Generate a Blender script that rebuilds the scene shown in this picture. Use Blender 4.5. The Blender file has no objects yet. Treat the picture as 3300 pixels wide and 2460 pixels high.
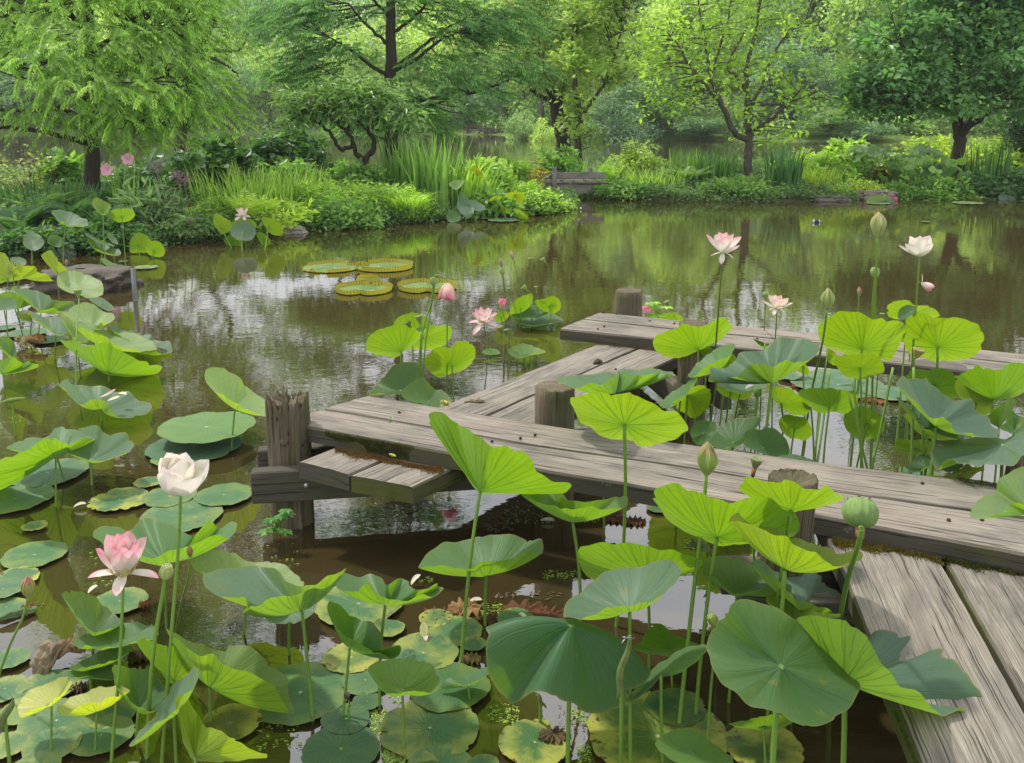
import bpy, math, random
import numpy as np
from mathutils import Vector, Matrix, noise as mnoise

# ------------------------------------------------------------------ camera
SC = bpy.context.scene
COL = SC.collection
F_PX, CX, CY, PITCH, EYE = 2978.0, 1650.0, 875.0, math.radians(10), 2.0
cam = bpy.data.objects.new('camera', bpy.data.cameras.new('camera'))
COL.objects.link(cam)
cam.location = (0, 0, EYE)
cam.rotation_euler = (math.pi / 2 - PITCH, 0, 0)
cam.data.sensor_width = 36.0
cam.data.lens = 36.0 * F_PX / 3300.0
cam.data.shift_y = -(1230.0 - CY) / 3300.0
cam.data.clip_start, cam.data.clip_end = 0.05, 2000
SC.camera = cam

# ------------------------------------------------------------------ sky, sun, exposure
SUN_EL, SUN_AZ = math.radians(60), math.radians(-58)      # azimuth from +Y (the view), negative = left
W = bpy.data.worlds.new('World'); SC.world = W; W.use_nodes = True
nt = W.node_tree; nt.nodes.clear()
def wn(t, **k):
    n = nt.nodes.new(t)
    for a, b in k.items(): setattr(n, a, b)
    return n
sky = wn('ShaderNodeTexSky', sky_type='NISHITA', sun_disc=False)
sky.sun_elevation = SUN_EL; sky.sun_rotation = SUN_AZ; sky.air_density = 1.0; sky.dust_density = 3.0
b1 = wn('ShaderNodeBackground'); b1.inputs['Strength'].default_value = 0.10
nt.links.new(sky.outputs[0], b1.inputs['Color'])
b2 = wn('ShaderNodeBackground'); b2.inputs['Color'].default_value = (0.93, 0.95, 1.0, 1); b2.inputs['Strength'].default_value = 1.50
tc = wn('ShaderNodeTexCoord'); nz = wn('ShaderNodeTexNoise')
nz.inputs['Scale'].default_value = 2.3; nz.inputs['Detail'].default_value = 7; nz.inputs['Roughness'].default_value = 0.58
nt.links.new(tc.outputs['Generated'], nz.inputs['Vector'])
rp = wn('ShaderNodeValToRGB'); rp.color_ramp.elements[0].position = 0.30; rp.color_ramp.elements[1].position = 0.52
rp.color_ramp.elements[0].color = (0.5, 0.5, 0.5, 1); rp.color_ramp.elements[1].color = (1, 1, 1, 1)
nt.links.new(nz.outputs['Fac'], rp.inputs[0])
mx = wn('ShaderNodeMixShader'); nt.links.new(rp.outputs[0], mx.inputs[0]); nt.links.new(b1.outputs[0], mx.inputs[1]); nt.links.new(b2.outputs[0], mx.inputs[2])
ow = wn('ShaderNodeOutputWorld'); nt.links.new(mx.outputs[0], ow.inputs[0])

sd = bpy.data.lights.new('sun', 'SUN'); sd.energy = 3.4; sd.angle = math.radians(3.0); sd.color = (1.0, 0.955, 0.88)
sun = bpy.data.objects.new('sun', sd); COL.objects.link(sun)
to_sun = Vector((math.sin(SUN_AZ) * math.cos(SUN_EL), math.cos(SUN_AZ) * math.cos(SUN_EL), math.sin(SUN_EL)))
sun.rotation_euler = to_sun.to_track_quat('Z', 'Y').to_euler()
vs = SC.view_settings
vs.view_transform = 'Standard'; vs.look = 'None'; vs.gamma = 1.0; vs.exposure = 0.14; vs.use_curve_mapping = False
SC.cycles.max_bounces = 8; SC.cycles.transmission_bounces = 6; SC.cycles.diffuse_bounces = 4
SC.cycles.volume_bounces = 1
SC.cycles.use_denoising = True

# ------------------------------------------------------------------ pixel -> place (photograph is 3300 x 2460)
TILES = {'S': (0, 0, 1.0), 'V': (0, 0, 2216 / 3300.0), 'L1': (0, 780, 1.921), 'M1': (1100, 780, 1.921), 'R1': (2200, 640, 1.652),
         'L2': (0, 1600, 1.921), 'M2': (1000, 1600, 1.921), 'R2': (2000, 1560, 1.705),
         'T1': (0, 0, 2.0145), 'T2': (1100, 0, 2.0145), 'T3': (2200, 0, 2.0145),
         'Z0': (0, 600, 4.0), 'Z1': (0, 1000, 4.0), 'Z3': (2200, 1000, 4.0), 'Z4': (1750, 980, 4.0), 'Z5': (2200, 1200, 4.0),
         'Y4': (2746, 1000, 4.0), 'Z6': (2746, 1200, 4.0), 'ZP': (780, 1240, 4.0)}
def T(t, x, y):
    o = TILES[t]; return (o[0] + x / o[2], o[1] + y / o[2])
CP, SP = math.cos(PITCH), math.sin(PITCH)
def ray(u, v):
    a = (u - CX) / F_PX; b = (CY - v) / F_PX
    return a, CP + SP * b, -SP + CP * b
def at_d(u, v, Y):
    a, dy, dz = ray(u, v); t = Y / dy
    return Vector((a * t, Y, EYE + dz * t))
def at_z(u, v, z):
    a, dy, dz = ray(u, v); t = (z - EYE) / dz
    return Vector((a * t, dy * t, z))
def conv(D): return 1.031 * D - 0.3
def px_size(D): return D / F_PX * 1.0

# ------------------------------------------------------------------ object helpers
def link(o, parent=None):
    COL.objects.link(o)
    if parent is not None: o.parent = parent
    return o
def tag(o, label=None, cat=None, group=None, kind=None):
    if label: o['label'] = label
    if cat: o['category'] = cat
    if group: o['group'] = group
    if kind: o['kind'] = kind
    return o
def empty(name, loc, label, cat, group=None):
    o = bpy.data.objects.new(name, None); o.empty_display_size = 0.1
    COL.objects.link(o); o.location = loc
    return tag(o, label, cat, group)
def mesh_np(name, V, Fc, mat=None, uv=None, smooth=True, attr=None):
    """V (n,3); Fc (m,4) or (m,3) int array (or list of such); uv per vertex (n,2); attr per-vertex float 'rnd'"""
    me = bpy.data.meshes.new(name)
    V = np.asarray(V, dtype=np.float32)
    if isinstance(Fc, list): parts = [np.asarray(f, dtype=np.int32) for f in Fc if len(f)]
    else: parts = [np.asarray(Fc, dtype=np.int32)]
    loops = np.concatenate([p.ravel() for p in parts])
    sizes = np.concatenate([np.full(len(p), p.shape[1], dtype=np.int32) for p in parts])
    starts = np.concatenate([[0], np.cumsum(sizes)[:-1]]).astype(np.int32)
    me.vertices.add(len(V)); me.vertices.foreach_set('co', V.ravel())
    me.loops.add(len(loops)); me.loops.foreach_set('vertex_index', loops)
    me.polygons.add(len(sizes)); me.polygons.foreach_set('loop_start', starts); me.polygons.foreach_set('loop_total', sizes)
    me.polygons.foreach_set('use_smooth', np.full(len(sizes), smooth, dtype=bool))
    if uv is not None:
        l = me.uv_layers.new(name='uv'); l.data.foreach_set('uv', np.asarray(uv, dtype=np.float32)[loops].ravel())
    if attr is not None:
        a = me.attributes.new('rnd', 'FLOAT', 'POINT'); a.data.foreach_set('value', np.asarray(attr, dtype=np.float32))
    me.update(calc_edges=True)
    if mat: me.materials.append(mat)
    return me
def obj(name, me, parent=None, color=None, kind=None):
    o = bpy.data.objects.new(name, me); link(o, parent)
    if color: o.color = color if len(color) == 4 else (*color, 1)
    if kind: o['kind'] = kind
    return o
class Acc:
    """collects numpy pieces into one mesh"""
    def __init__(s): s.V = []; s.Q = []; s.Tr = []; s.U = []; s.A = []; s.n = 0
    def add(s, V, Q=None, Tr=None, U=None, A=None):
        V = np.asarray(V, dtype=np.float32)
        s.V.append(V)
        if Q is not None and len(Q): s.Q.append(np.asarray(Q) + s.n)
        if Tr is not None and len(Tr): s.Tr.append(np.asarray(Tr) + s.n)
        s.U.append(np.zeros((len(V), 2)) if U is None else np.asarray(U))
        s.A.append(np.zeros(len(V)) if A is None else np.broadcast_to(np.asarray(A, dtype=np.float32), (len(V),)))
        s.n += len(V)
    def mesh(s, name, mat, smooth=True):
        f = []
        if s.Q: f.append(np.concatenate(s.Q))
        if s.Tr: f.append(np.concatenate(s.Tr))
        return mesh_np(name, np.concatenate(s.V), f, mat, np.concatenate(s.U), smooth, np.concatenate(s.A))
def tube(acc, P, R, sides=6, cap=True, rnd=0.0, uvs=1.0):
    P = np.asarray(P, dtype=float); n = len(P)
    R = np.broadcast_to(np.asarray(R, dtype=float), (n,))
    Tn = np.gradient(P, axis=0); Tn /= (np.linalg.norm(Tn, axis=1, keepdims=True) + 1e-9)
    ref = np.array([0, 0, 1.0]) if abs(Tn[:, 2]).mean() < 0.8 else np.array([1.0, 0, 0])
    A = np.cross(Tn, ref); A /= (np.linalg.norm(A, axis=1, keepdims=True) + 1e-9)
    B = np.cross(Tn, A)
    th = np.linspace(0, 2 * np.pi, sides, endpoint=False)
    V = P[:, None, :] + R[:, None, None] * (np.cos(th)[None, :, None] * A[:, None, :] + np.sin(th)[None, :, None] * B[:, None, :])
    V = V.reshape(-1, 3)
    i = np.arange(n - 1)[:, None] * sides; j = np.arange(sides)[None, :]; j2 = (j + 1) % sides
    Q = np.stack([i + j, i + j2, i + sides + j2, i + sides + j], -1).reshape(-1, 4)
    L = np.concatenate([[0], np.cumsum(np.linalg.norm(np.diff(P, axis=0), axis=1))])
    U = np.stack([np.repeat(L * uvs, sides), np.tile(np.abs(th / (2 * np.pi) - 0.5), n)], -1)
    tr = []
    if cap:
        V = np.concatenate([V, P[:1], P[-1:]]); U = np.concatenate([U, U[:1], U[-1:]])
        c0, c1 = n * sides, n * sides + 1
        tr = [(c0, (k + 1) % sides, k) for k in range(sides)] + [(c1, (n - 1) * sides + k, (n - 1) * sides + (k + 1) % sides) for k in range(sides)]
    acc.add(V, Q, np.array(tr, dtype=int) if tr else None, U, rnd)
def bez(a, b, c, n=8):
    a, b, c = map(np.asarray, (a, b, c)); t = np.linspace(0, 1, n)[:, None]
    return (1 - t) ** 2 * a + 2 * t * (1 - t) * b + t * t * c
def crom(P, n, closed=False):
    """Catmull-Rom through P, n samples"""
    P = np.asarray(P, dtype=float); m = len(P)
    if closed: idx = lambda k: k % m; segs = m
    else: idx = lambda k: min(max(k, 0), m - 1); segs = m - 1
    out = []
    for t in np.linspace(0, segs, n, endpoint=not closed):
        k = min(int(t), segs - 1); f = t - k
        p0, p1, p2, p3 = P[idx(k - 1)], P[idx(k)], P[idx(k + 1)], P[idx(k + 2)]
        out.append(0.5 * (2 * p1 + (p2 - p0) * f + (2 * p0 - 5 * p1 + 4 * p2 - p3) * f * f + (3 * p1 - p0 - 3 * p2 + p3) * f ** 3))
    return np.array(out)

# ------------------------------------------------------------------ materials
class M:
    def __init__(s, name):
        s.m = bpy.data.materials.new(name); s.m.use_nodes = True; s.t = s.m.node_tree; s.t.nodes.clear()
        s.out = s.t.nodes.new('ShaderNodeOutputMaterial')
    def n(s, t, **k):
        nd = s.t.nodes.new('ShaderNode' + t)
        for a, b in k.items():
            if a.startswith('i_'):
                nd.inputs[a[2:].replace('_', ' ')].default_value = b
            else: setattr(nd, a, b)
        return nd
    def l(s, a, b): s.t.links.new(a, b)
    def math(s, op, a, b=None, c=None, clamp=False):
        nd = s.n('Math', operation=op); nd.use_clamp = clamp
        for k, x in enumerate((a, b, c)):
            if x is None: continue
            if isinstance(x, (int, float)): nd.inputs[k].default_value = x
            else: s.l(x, nd.inputs[k])
        return nd.outputs[0]
    def mix(s, f, a, b, mode='MIX'):
        nd = s.n('Mix', data_type='RGBA', blend_type=mode)
        for k, x in ((0, f), (6, a), (7, b)):
            if isinstance(x, (int, float)): nd.inputs[k].default_value = x
            elif isinstance(x, tuple): nd.inputs[k].default_value = (*x, 1) if len(x) == 3 else x
            else: s.l(x, nd.inputs[k])
        return nd.outputs[2]
    def ramp(s, f, pts):
        nd = s.n('ValToRGB'); cr = nd.color_ramp
        while len(cr.elements) < len(pts): cr.elements.new(0.5)
        for e, (p, c) in zip(cr.elements, pts):
            e.position = p; e.color = (c, c, c, 1) if isinstance(c, (int, float)) else (*c, 1)
        s.l(f, nd.inputs[0]); return nd.outputs[0]
    def noise(s, vec, scale, detail=4, rough=0.55, dist=0.0):
        nd = s.n('TexNoise'); nd.inputs['Scale'].default_value = scale; nd.inputs['Detail'].default_value = detail
        nd.inputs['Roughness'].default_value = rough; nd.inputs['Distortion'].default_value = dist
        if vec is not None: s.l(vec, nd.inputs['Vector'])
        return nd.outputs['Fac']
    def bump(s, h, strength, dist=0.01):
        nd = s.n('Bump'); nd.inputs['Strength'].default_value = strength; nd.inputs['Distance'].default_value = dist
        s.l(h, nd.inputs['Height']); return nd.outputs[0]
    def pri(s, color, rough=0.6, normal=None, spec=0.4, **k):
        p = s.n('BsdfPrincipled'); p.inputs['Specular IOR Level'].default_value = spec
        for nm, x in (('Base Color', color), ('Roughness', rough)):
            if isinstance(x, (int, float)): p.inputs[nm].default_value = x
            elif isinstance(x, tuple): p.inputs[nm].default_value = (*x, 1)
            else: s.l(x, p.inputs[nm])
        if normal is not None: s.l(normal, p.inputs['Normal'])
        for nm, x in k.items(): p.inputs[nm.replace('_', ' ')].default_value = x
        return p
    def mixsh(s, f, a, b):
        nd = s.n('MixShader')
        if isinstance(f, (int, float)): nd.inputs[0].default_value = f
        else: s.l(f, nd.inputs[0])
        s.l(a, nd.inputs[1]); s.l(b, nd.inputs[2]); return nd.outputs[0]
    def done(s, sh):
        s.l(sh, s.out.inputs['Surface']); return s.m

def make_water():
    m = M('pond_water'); g = m.n('TexCoord')
    mp = m.n('Mapping'); mp.inputs['Scale'].default_value = (1.0, 1.5, 1); m.l(g.outputs['Object'], mp.inputs[0])
    n1 = m.noise(mp.outputs[0], 9.0, 3, 0.5, 0.3); n2 = m.noise(mp.outputs[0], 1.4, 2, 0.5)
    h = m.math('ADD', m.math('MULTIPLY', n1, 0.35), m.math('MULTIPLY', n2, 1.0))
    nm = m.bump(h, 0.032, 0.06)
    n3 = m.noise(g.outputs['Object'], 0.6, 4)
    c = m.mix(n3, (0.036, 0.027, 0.010), (0.056, 0.041, 0.015))
    p = m.pri(c, 0.012, nm, 0.5); p.inputs['IOR'].default_value = 2.3
    return m.done(p.outputs[0])
def make_ground():
    m = M('soil'); g = m.n('TexCoord')
    n = m.noise(g.outputs['Object'], 3.0, 6); c = m.mix(n, (0.03, 0.028, 0.015), (0.06, 0.075, 0.025))
    return m.done(m.pri(c, 0.9, m.bump(n, 0.5, 0.05)).outputs[0])
def make_hill():
    m = M('meadow'); g = m.n('TexCoord')
    n = m.noise(g.outputs['Object'], 0.25, 6); n2 = m.noise(g.outputs['Object'], 3.0, 5)
    c = m.mix(n, (0.10, 0.17, 0.025), (0.17, 0.24, 0.035)); c = m.mix(n2, c, (0.07, 0.12, 0.02))
    return m.done(m.pri(c, 0.9, m.bump(n2, 0.6, 0.2)).outputs[0])
def make_foliage(name='foliage', trans=0.48, rough=0.36, spec=0.55):
    m = M(name); oi = m.n('ObjectInfo'); at = m.n('Attribute', attribute_name='rnd')
    f = at.outputs['Fac']
    hs = m.n('HueSaturation'); m.l(oi.outputs['Color'], hs.inputs['Color'])
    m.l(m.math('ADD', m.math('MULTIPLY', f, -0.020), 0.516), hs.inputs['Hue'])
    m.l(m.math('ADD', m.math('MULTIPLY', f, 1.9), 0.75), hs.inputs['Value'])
    hs.inputs['Saturation'].default_value = 1.0
    p = m.pri(hs.outputs[0], rough, None, spec)
    tr = m.n('BsdfTranslucent'); m.l(m.mix(1.0, hs.outputs[0], (1.5, 1.6, 0.75), 'MULTIPLY'), tr.inputs['Color'])
    return m.done(m.mixsh(trans, p.outputs[0], tr.outputs[0]))
def make_bark(name, a, b, scale=14):
    m = M(name); u = m.n('TexCoord'); mp = m.n('Mapping'); mp.inputs['Scale'].default_value = (3, 3, 0.5); m.l(u.outputs['Object'], mp.inputs[0])
    n = m.noise(mp.outputs[0], scale, 6, 0.65); n2 = m.noise(u.outputs['Object'], 3.0, 4)
    c = m.mix(m.ramp(n, [(0.35, 0.0), (0.7, 1.0)]), a, b); c = m.mix(m.ramp(n2, [(0.5, 0), (0.75, 0.6)]), c, (0.07, 0.085, 0.035))
    return m.done(m.pri(c, 0.9, m.bump(n, 0.9, 0.03), 0.2).outputs[0])
def make_wood(name, light, dark, moss=0.0, along='x', shaded_mossy_sides=False):
    m = M(name); u = m.n('UVMap'); oi = m.n('ObjectInfo'); geo = m.n('NewGeometry')
    def mp(sx, sy):
        k = m.n('Mapping'); k.inputs['Scale'].default_value = (sx, sy, 1)
        ad = m.n('VectorMath', operation='ADD'); cb = m.n('CombineXYZ')
        m.l(m.math('MULTIPLY', oi.outputs['Random'], 17.0), cb.inputs[0]); m.l(m.math('MULTIPLY', oi.outputs['Random'], 31.0), cb.inputs[1])
        m.l(u.outputs[0], ad.inputs[0]); m.l(cb.outputs[0], ad.inputs[1]); m.l(ad.outputs[0], k.inputs[0]); return k.outputs[0]
    grain = m.noise(mp(1.3, 120), 1.0, 6, 0.7, 0.25)
    fibre = m.noise(mp(7, 260), 1.0, 3, 0.6, 0.2)
    crack = m.noise(mp(1.1, 46), 1.0, 5, 0.6, 0.45)
    blot = m.noise(mp(3.0, 7.0), 1.0, 5, 0.6, 0.3)
    big = m.noise(mp(1.1, 2.5), 1.0, 4, 0.6)
    c = m.mix(m.ramp(grain, [(0.30, 0.0), (0.62, 1.0)]), dark, light)
    c = m.mix(m.ramp(fibre, [(0.40, 0.45), (0.60, 0.0)]), c, tuple(x * 0.55 for x in dark))
    c = m.mix(m.ramp(blot, [(0.44, 0.0), (0.66, 0.72)]), c, (0.085, 0.08, 0.068))
    c = m.mix(m.ramp(big, [(0.30, 0.45), (0.55, 0.0)]), c, (0.30, 0.235, 0.19))
    lines = m.math('MAXIMUM', m.ramp(crack, [(0.345, 1.0), (0.375, 0.0)]), m.ramp(m.noise(mp(1.5, 95), 1.0, 4, 0.6, 0.35), [(0.33, 0.85), (0.40, 0.0)]))
    c = m.mix(m.math('MULTIPLY', lines, 0.78), c, (0.035, 0.028, 0.022))
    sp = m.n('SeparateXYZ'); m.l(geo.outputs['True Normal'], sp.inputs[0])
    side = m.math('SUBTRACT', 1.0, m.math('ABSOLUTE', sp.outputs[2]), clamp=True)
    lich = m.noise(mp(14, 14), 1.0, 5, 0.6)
    if shaded_mossy_sides:   # side faces painted darker as if in shade, plus moss and lichen patches
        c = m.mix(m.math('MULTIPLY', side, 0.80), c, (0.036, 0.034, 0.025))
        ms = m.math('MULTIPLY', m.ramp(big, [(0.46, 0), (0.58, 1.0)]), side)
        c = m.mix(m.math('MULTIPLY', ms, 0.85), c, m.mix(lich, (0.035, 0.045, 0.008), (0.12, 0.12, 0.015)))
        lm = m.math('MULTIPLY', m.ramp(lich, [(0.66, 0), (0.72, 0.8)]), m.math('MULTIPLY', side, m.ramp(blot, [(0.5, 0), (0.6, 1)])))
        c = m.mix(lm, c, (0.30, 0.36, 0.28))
    if moss > 0:
        c = m.mix(m.math('MULTIPLY', m.ramp(blot, [(0.42, 0.0), (0.66, 1.0)]), moss), c, (0.075, 0.085, 0.018))
    h = m.math('SUBTRACT', m.math('ADD', m.math('MULTIPLY', grain, 0.5), m.math('MULTIPLY', fibre, 0.25)), m.math('MULTIPLY', lines, 1.3))
    return m.done(m.pri(c, 0.85, m.bump(h, 0.9, 0.006), 0.25).outputs[0])
def make_lotus():
    m = M('lotus_leaf_skin'); u = m.n('UVMap'); oi = m.n('ObjectInfo'); geo = m.n('NewGeometry'); tcn = m.n('TexCoord')
    sp = m.n('SeparateXYZ'); m.l(u.outputs[0], sp.inputs[0])
    nzw = m.noise(tcn.outputs['Object'], 9.0, 3)
    th = m.math('ADD', sp.outputs[0], m.math('MULTIPLY', m.math('SUBTRACT', nzw, 0.5), 0.016)); r = sp.outputs[1]
    def veins(N, off, w):
        x = m.math('SUBTRACT', m.math('FRACT', m.math('ADD', m.math('MULTIPLY', th, N), off)), 0.5)
        d = m.math('MULTIPLY', m.math('ABSOLUTE', x), m.math('MULTIPLY', r, 6.283 / N))
        mr = m.n('MapRange'); mr.inputs[1].default_value = w * 0.25; mr.inputs[2].default_value = w; mr.inputs[3].default_value = 1; mr.inputs[4].default_value = 0
        m.l(d, mr.inputs[0]); return mr.outputs[0]
    v1 = veins(20, 0.0, 0.0125)
    br = m.math('MULTIPLY', veins(40, 0.25, 0.008), m.ramp(r, [(0.50, 0.0), (0.56, 1.0)]))
    v = m.math('MAXIMUM', m.math('MULTIPLY', v1, m.ramp(r, [(0.62, 1.0), (0.95, 0.35)])), m.math('MULTIPLY', br, 0.8), clamp=True)
    back = geo.outputs['Backfacing']
    mott = m.noise(tcn.outputs['Object'], 14.0, 6, 0.6); mott2 = m.noise(tcn.outputs['Object'], 60.0, 3)
    col = oi.outputs['Color']
    top = m.mix(m.ramp(mott, [(0.3, 0.0), (0.7, 0.5)]), col, m.mix(1.0, col, (1.25, 1.12, 0.9), 'MULTIPLY'))
    bloom = m.noise(tcn.outputs['Object'], 3.5, 5, 0.6); top = m.mix(m.ramp(bloom, [(0.35, 0.0), (0.70, 0.55)]), top, m.mix(1.0, col, (0.50, 0.55, 0.50), 'MULTIPLY'))
    top = m.mix(1.0, top, (1.10, 0.87, 1.04), 'MULTIPLY'); top = m.mix(m.math('MULTIPLY', v, 0.34), top, m.mix(1.0, col, (1.9, 1.7, 1.7), 'MULTIPLY'))
    top = m.mix(m.ramp(r, [(0.025, 0.85), (0.05, 0.0)]), top, (0.30, 0.42, 0.20))
    edge = m.ramp(r, [(0.972, 0.0), (0.995, 0.8)])
    top = m.mix(edge, top, (0.20, 0.17, 0.06))
    und = m.mix(1.0, col, (1.25, 1.12, 0.45), 'MULTIPLY')
    und = m.mix(m.math('MULTIPLY', v, 0.7), und, m.mix(1.0, col, (0.45, 0.55, 0.25), 'MULTIPLY'))
    spots = m.ramp(m.noise(tcn.outputs['Object'], 22.0, 4, 0.5), [(0.655, 0.0), (0.70, 0.6)])
    c = m.mix(back, top, und); c = m.mix(spots, c, (0.20, 0.19, 0.05))
    hgt = m.math('ADD', m.math('MULTIPLY', v, -0.5), m.math('MULTIPLY', mott2, 0.12))
    nrm = m.bump(hgt, 0.55, 0.004)
    rough = m.math('ADD', m.math('MULTIPLY', back, -0.06), 0.50)
    p = m.pri(c, rough, nrm, 0.42, Sheen_Weight=0.10, Sheen_Roughness=0.45)
    tr = m.n('BsdfTranslucent')
    tcol = m.mix(1.0, m.mix(0.55, col, (0.10, 0.19, 0.045)), (3.25, 2.55, 0.16), 'MULTIPLY')
    tcol = m.mix(m.ramp(r, [(0.0, 0.62), (0.75, 0.0)]), tcol, m.mix(1.0, tcol, (0.50, 0.72, 0.6), 'MULTIPLY')); tcol = m.mix(m.math('MULTIPLY', v, 0.78), tcol, (0.07, 0.17, 0.01)); tcol = m.mix(m.ramp(m.noise(tcn.outputs['Object'], 5.0, 4), [(0.3, 0.45), (0.7, 0.0)]), tcol, m.mix(1.0, tcol, (0.55, 0.72, 0.6), 'MULTIPLY'))
    tcol = m.mix(m.ramp(mott2, [(0.35, 0.22), (0.6, 0.0)]), tcol, (0.12, 0.25, 0.01))
    m.l(tcol, tr.inputs['Color']); m.l(nrm, tr.inputs['Normal'])
    return m.done(m.mixsh(0.44, p.outputs[0], tr.outputs[0]))
def make_pad():
    m = M('floating_pad_skin'); u = m.n('UVMap'); oi = m.n('ObjectInfo'); tcn = m.n('TexCoord')
    sp = m.n('SeparateXYZ'); m.l(u.outputs[0], sp.inputs[0]); r = sp.outputs[1]
    ad = m.n('VectorMath', operation='ADD'); cb = m.n('CombineXYZ'); m.l(m.math('MULTIPLY', oi.outputs['Random'], 40.0), cb.inputs[0])
    m.l(tcn.outputs['Object'], ad.inputs[0]); m.l(cb.outputs[0], ad.inputs[1]); vec = ad.outputs[0]
    th = m.math('ADD', sp.outputs[0], m.math('MULTIPLY', m.math('SUBTRACT', m.noise(vec, 8.0, 3), 0.5), 0.02))
    x = m.math('SUBTRACT', m.math('FRACT', m.math('MULTIPLY', th, 22.0)), 0.5)
    d = m.math('MULTIPLY', m.math('ABSOLUTE', x), m.math('MULTIPLY', r, 6.283 / 22))
    v = m.ramp(d, [(0.002, 1.0), (0.012, 0.0)])
    col = oi.outputs['Color']; n1 = m.noise(vec, 9.0, 6, 0.6); n2 = m.noise(vec, 24.0, 5, 0.6)
    c = m.mix(m.ramp(n1, [(0.3, 0.0), (0.75, 0.5)]), col, m.mix(1.0, col, (1.5, 1.2, 0.8), 'MULTIPLY'))
    c = m.mix(m.math('MULTIPLY', v, 0.35), c, m.mix(1.0, col, (1.6, 1.4, 1.2), 'MULTIPLY'))
    c = m.mix(1.0, c, (0.52, 0.58, 0.55), 'MULTIPLY'); al = oi.outputs['Alpha']   # decay 0..1
    yl = m.math('MULTIPLY', m.ramp(m.math('ADD', n1, m.math('MULTIPLY', m.math('MULTIPLY', r, r), 0.22)), [(0.52, 0.0), (0.74, 1.0)]), al)
    c = m.mix(yl, c, (0.30, 0.30, 0.05))
    bs = m.math('MULTIPLY', m.ramp(m.math('ADD', n2, m.math('MULTIPLY', m.math('POWER', r, 6.0), 0.12)), [(0.64, 0.0), (0.70, 1.0)]), al)
    c = m.mix(bs, c, (0.075, 0.045, 0.022))
    c = m.mix(m.ramp(r, [(0.02, 0.8), (0.045, 0.0)]), c, (0.32, 0.42, 0.2))
    nrm = m.bump(m.math('ADD', m.math('MULTIPLY', n1, 0.6), m.math('MULTIPLY', v, -0.35)), 0.6, 0.006)
    return m.done(m.pri(c, 0.5, nrm, 0.35, Sheen_Weight=0.04).outputs[0])
def make_stem():
    m = M('stem_skin'); oi = m.n('ObjectInfo'); tcn = m.n('TexCoord'); n = m.noise(tcn.outputs['Object'], 120.0, 3); n2 = m.noise(tcn.outputs['Object'], 6.0, 3)
    c = m.mix(n2, oi.outputs['Color'], m.mix(1.0, oi.outputs['Color'], (1.5, 1.25, 0.8), 'MULTIPLY')); c = m.mix(m.ramp(n, [(0.62, 0), (0.7, 0.6)]), c, (0.05, 0.06, 0.02))
    return m.done(m.pri(c, 0.45, m.bump(n, 0.4, 0.002), 0.4).outputs[0])
def make_petal():
    m = M('petal_skin'); u = m.n('UVMap'); oi = m.n('ObjectInfo'); sp = m.n('SeparateXYZ'); m.l(u.outputs[0], sp.inputs[0])
    s = sp.outputs[1]; t = sp.outputs[0]; tcn = m.n('TexCoord')
    e = m.math('ADD', s, m.math('MULTIPLY', m.math('POWER', m.math('ABSOLUTE', t), 2.0), 0.16))
    k = m.math('SUBTRACT', e, m.math('SUBTRACT', 1.12, oi.outputs['Alpha']))
    f = m.ramp(m.math('MULTIPLY', k, 1.5), [(0.0, 0.0), (1.0, 1.0)])
    ln = m.n('TexWave', wave_type='BANDS', bands_direction='X'); ln.inputs['Scale'].default_value = 3.2; ln.inputs['Distortion'].default_value = 0.6; m.l(u.outputs[0], ln.inputs[0])
    pink = m.mix(m.math('MULTIPLY', ln.outputs[1], 0.35), (0.72, 0.13, 0.27), (0.80, 0.30, 0.42))
    c = m.mix(f, oi.outputs['Color'], pink)
    c = m.mix(m.ramp(s, [(0.0, 0.6), (0.22, 0.0)]), c, (0.60, 0.62, 0.25))
    p = m.pri(c, 0.5, m.bump(ln.outputs[1], 0.12, 0.002), 0.3)
    tr = m.n('BsdfTranslucent'); m.l(c, tr.inputs['Color'])
    return m.done(m.mixsh(0.40, p.outputs[0], tr.outputs[0]))
def make_rock():
    m = M('weathered_rock'); tcn = m.n('TexCoord'); oi = m.n('ObjectInfo')
    mp = m.n('Mapping'); mp.inputs['Scale'].default_value = (1, 1, 2.5); m.l(tcn.outputs['Object'], mp.inputs[0])
    a = m.noise(mp.outputs[0], 5.0, 8, 0.65); b = m.noise(tcn.outputs['Object'], 28.0, 5, 0.6); d = m.noise(tcn.outputs['Object'], 9.0, 4)
    c = m.mix(m.ramp(a, [(0.3, 0), (0.7, 1)]), m.mix(1.0, oi.outputs['Color'], (0.55, 0.52, 0.5), 'MULTIPLY'), oi.outputs['Color'])
    c = m.mix(m.ramp(b, [(0.6, 0), (0.75, 0.4)]), c, (0.05, 0.045, 0.04)); c = m.mix(m.ramp(d, [(0.62, 0), (0.75, 0.55)]), c, (0.10, 0.10, 0.03))
    return m.done(m.pri(c, 0.85, m.bump(m.math('ADD', a, m.math('MULTIPLY', b, 0.35)), 1.0, 0.04), 0.3).outputs[0])
def make_plain(name, c1, c2, scale=20, rough=0.8, bump=0.4, spec=0.3, bdist=0.005, metallic=0.0):
    m = M(name); tcn = m.n('TexCoord'); n = m.noise(tcn.outputs['Object'], scale, 5, 0.6)
    p = m.pri(m.mix(m.ramp(n, [(0.35, 0), (0.65, 1)]), c1, c2), rough, m.bump(n, bump, bdist), spec); p.inputs['Metallic'].default_value = metallic
    return m.done(p.outputs[0])
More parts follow.
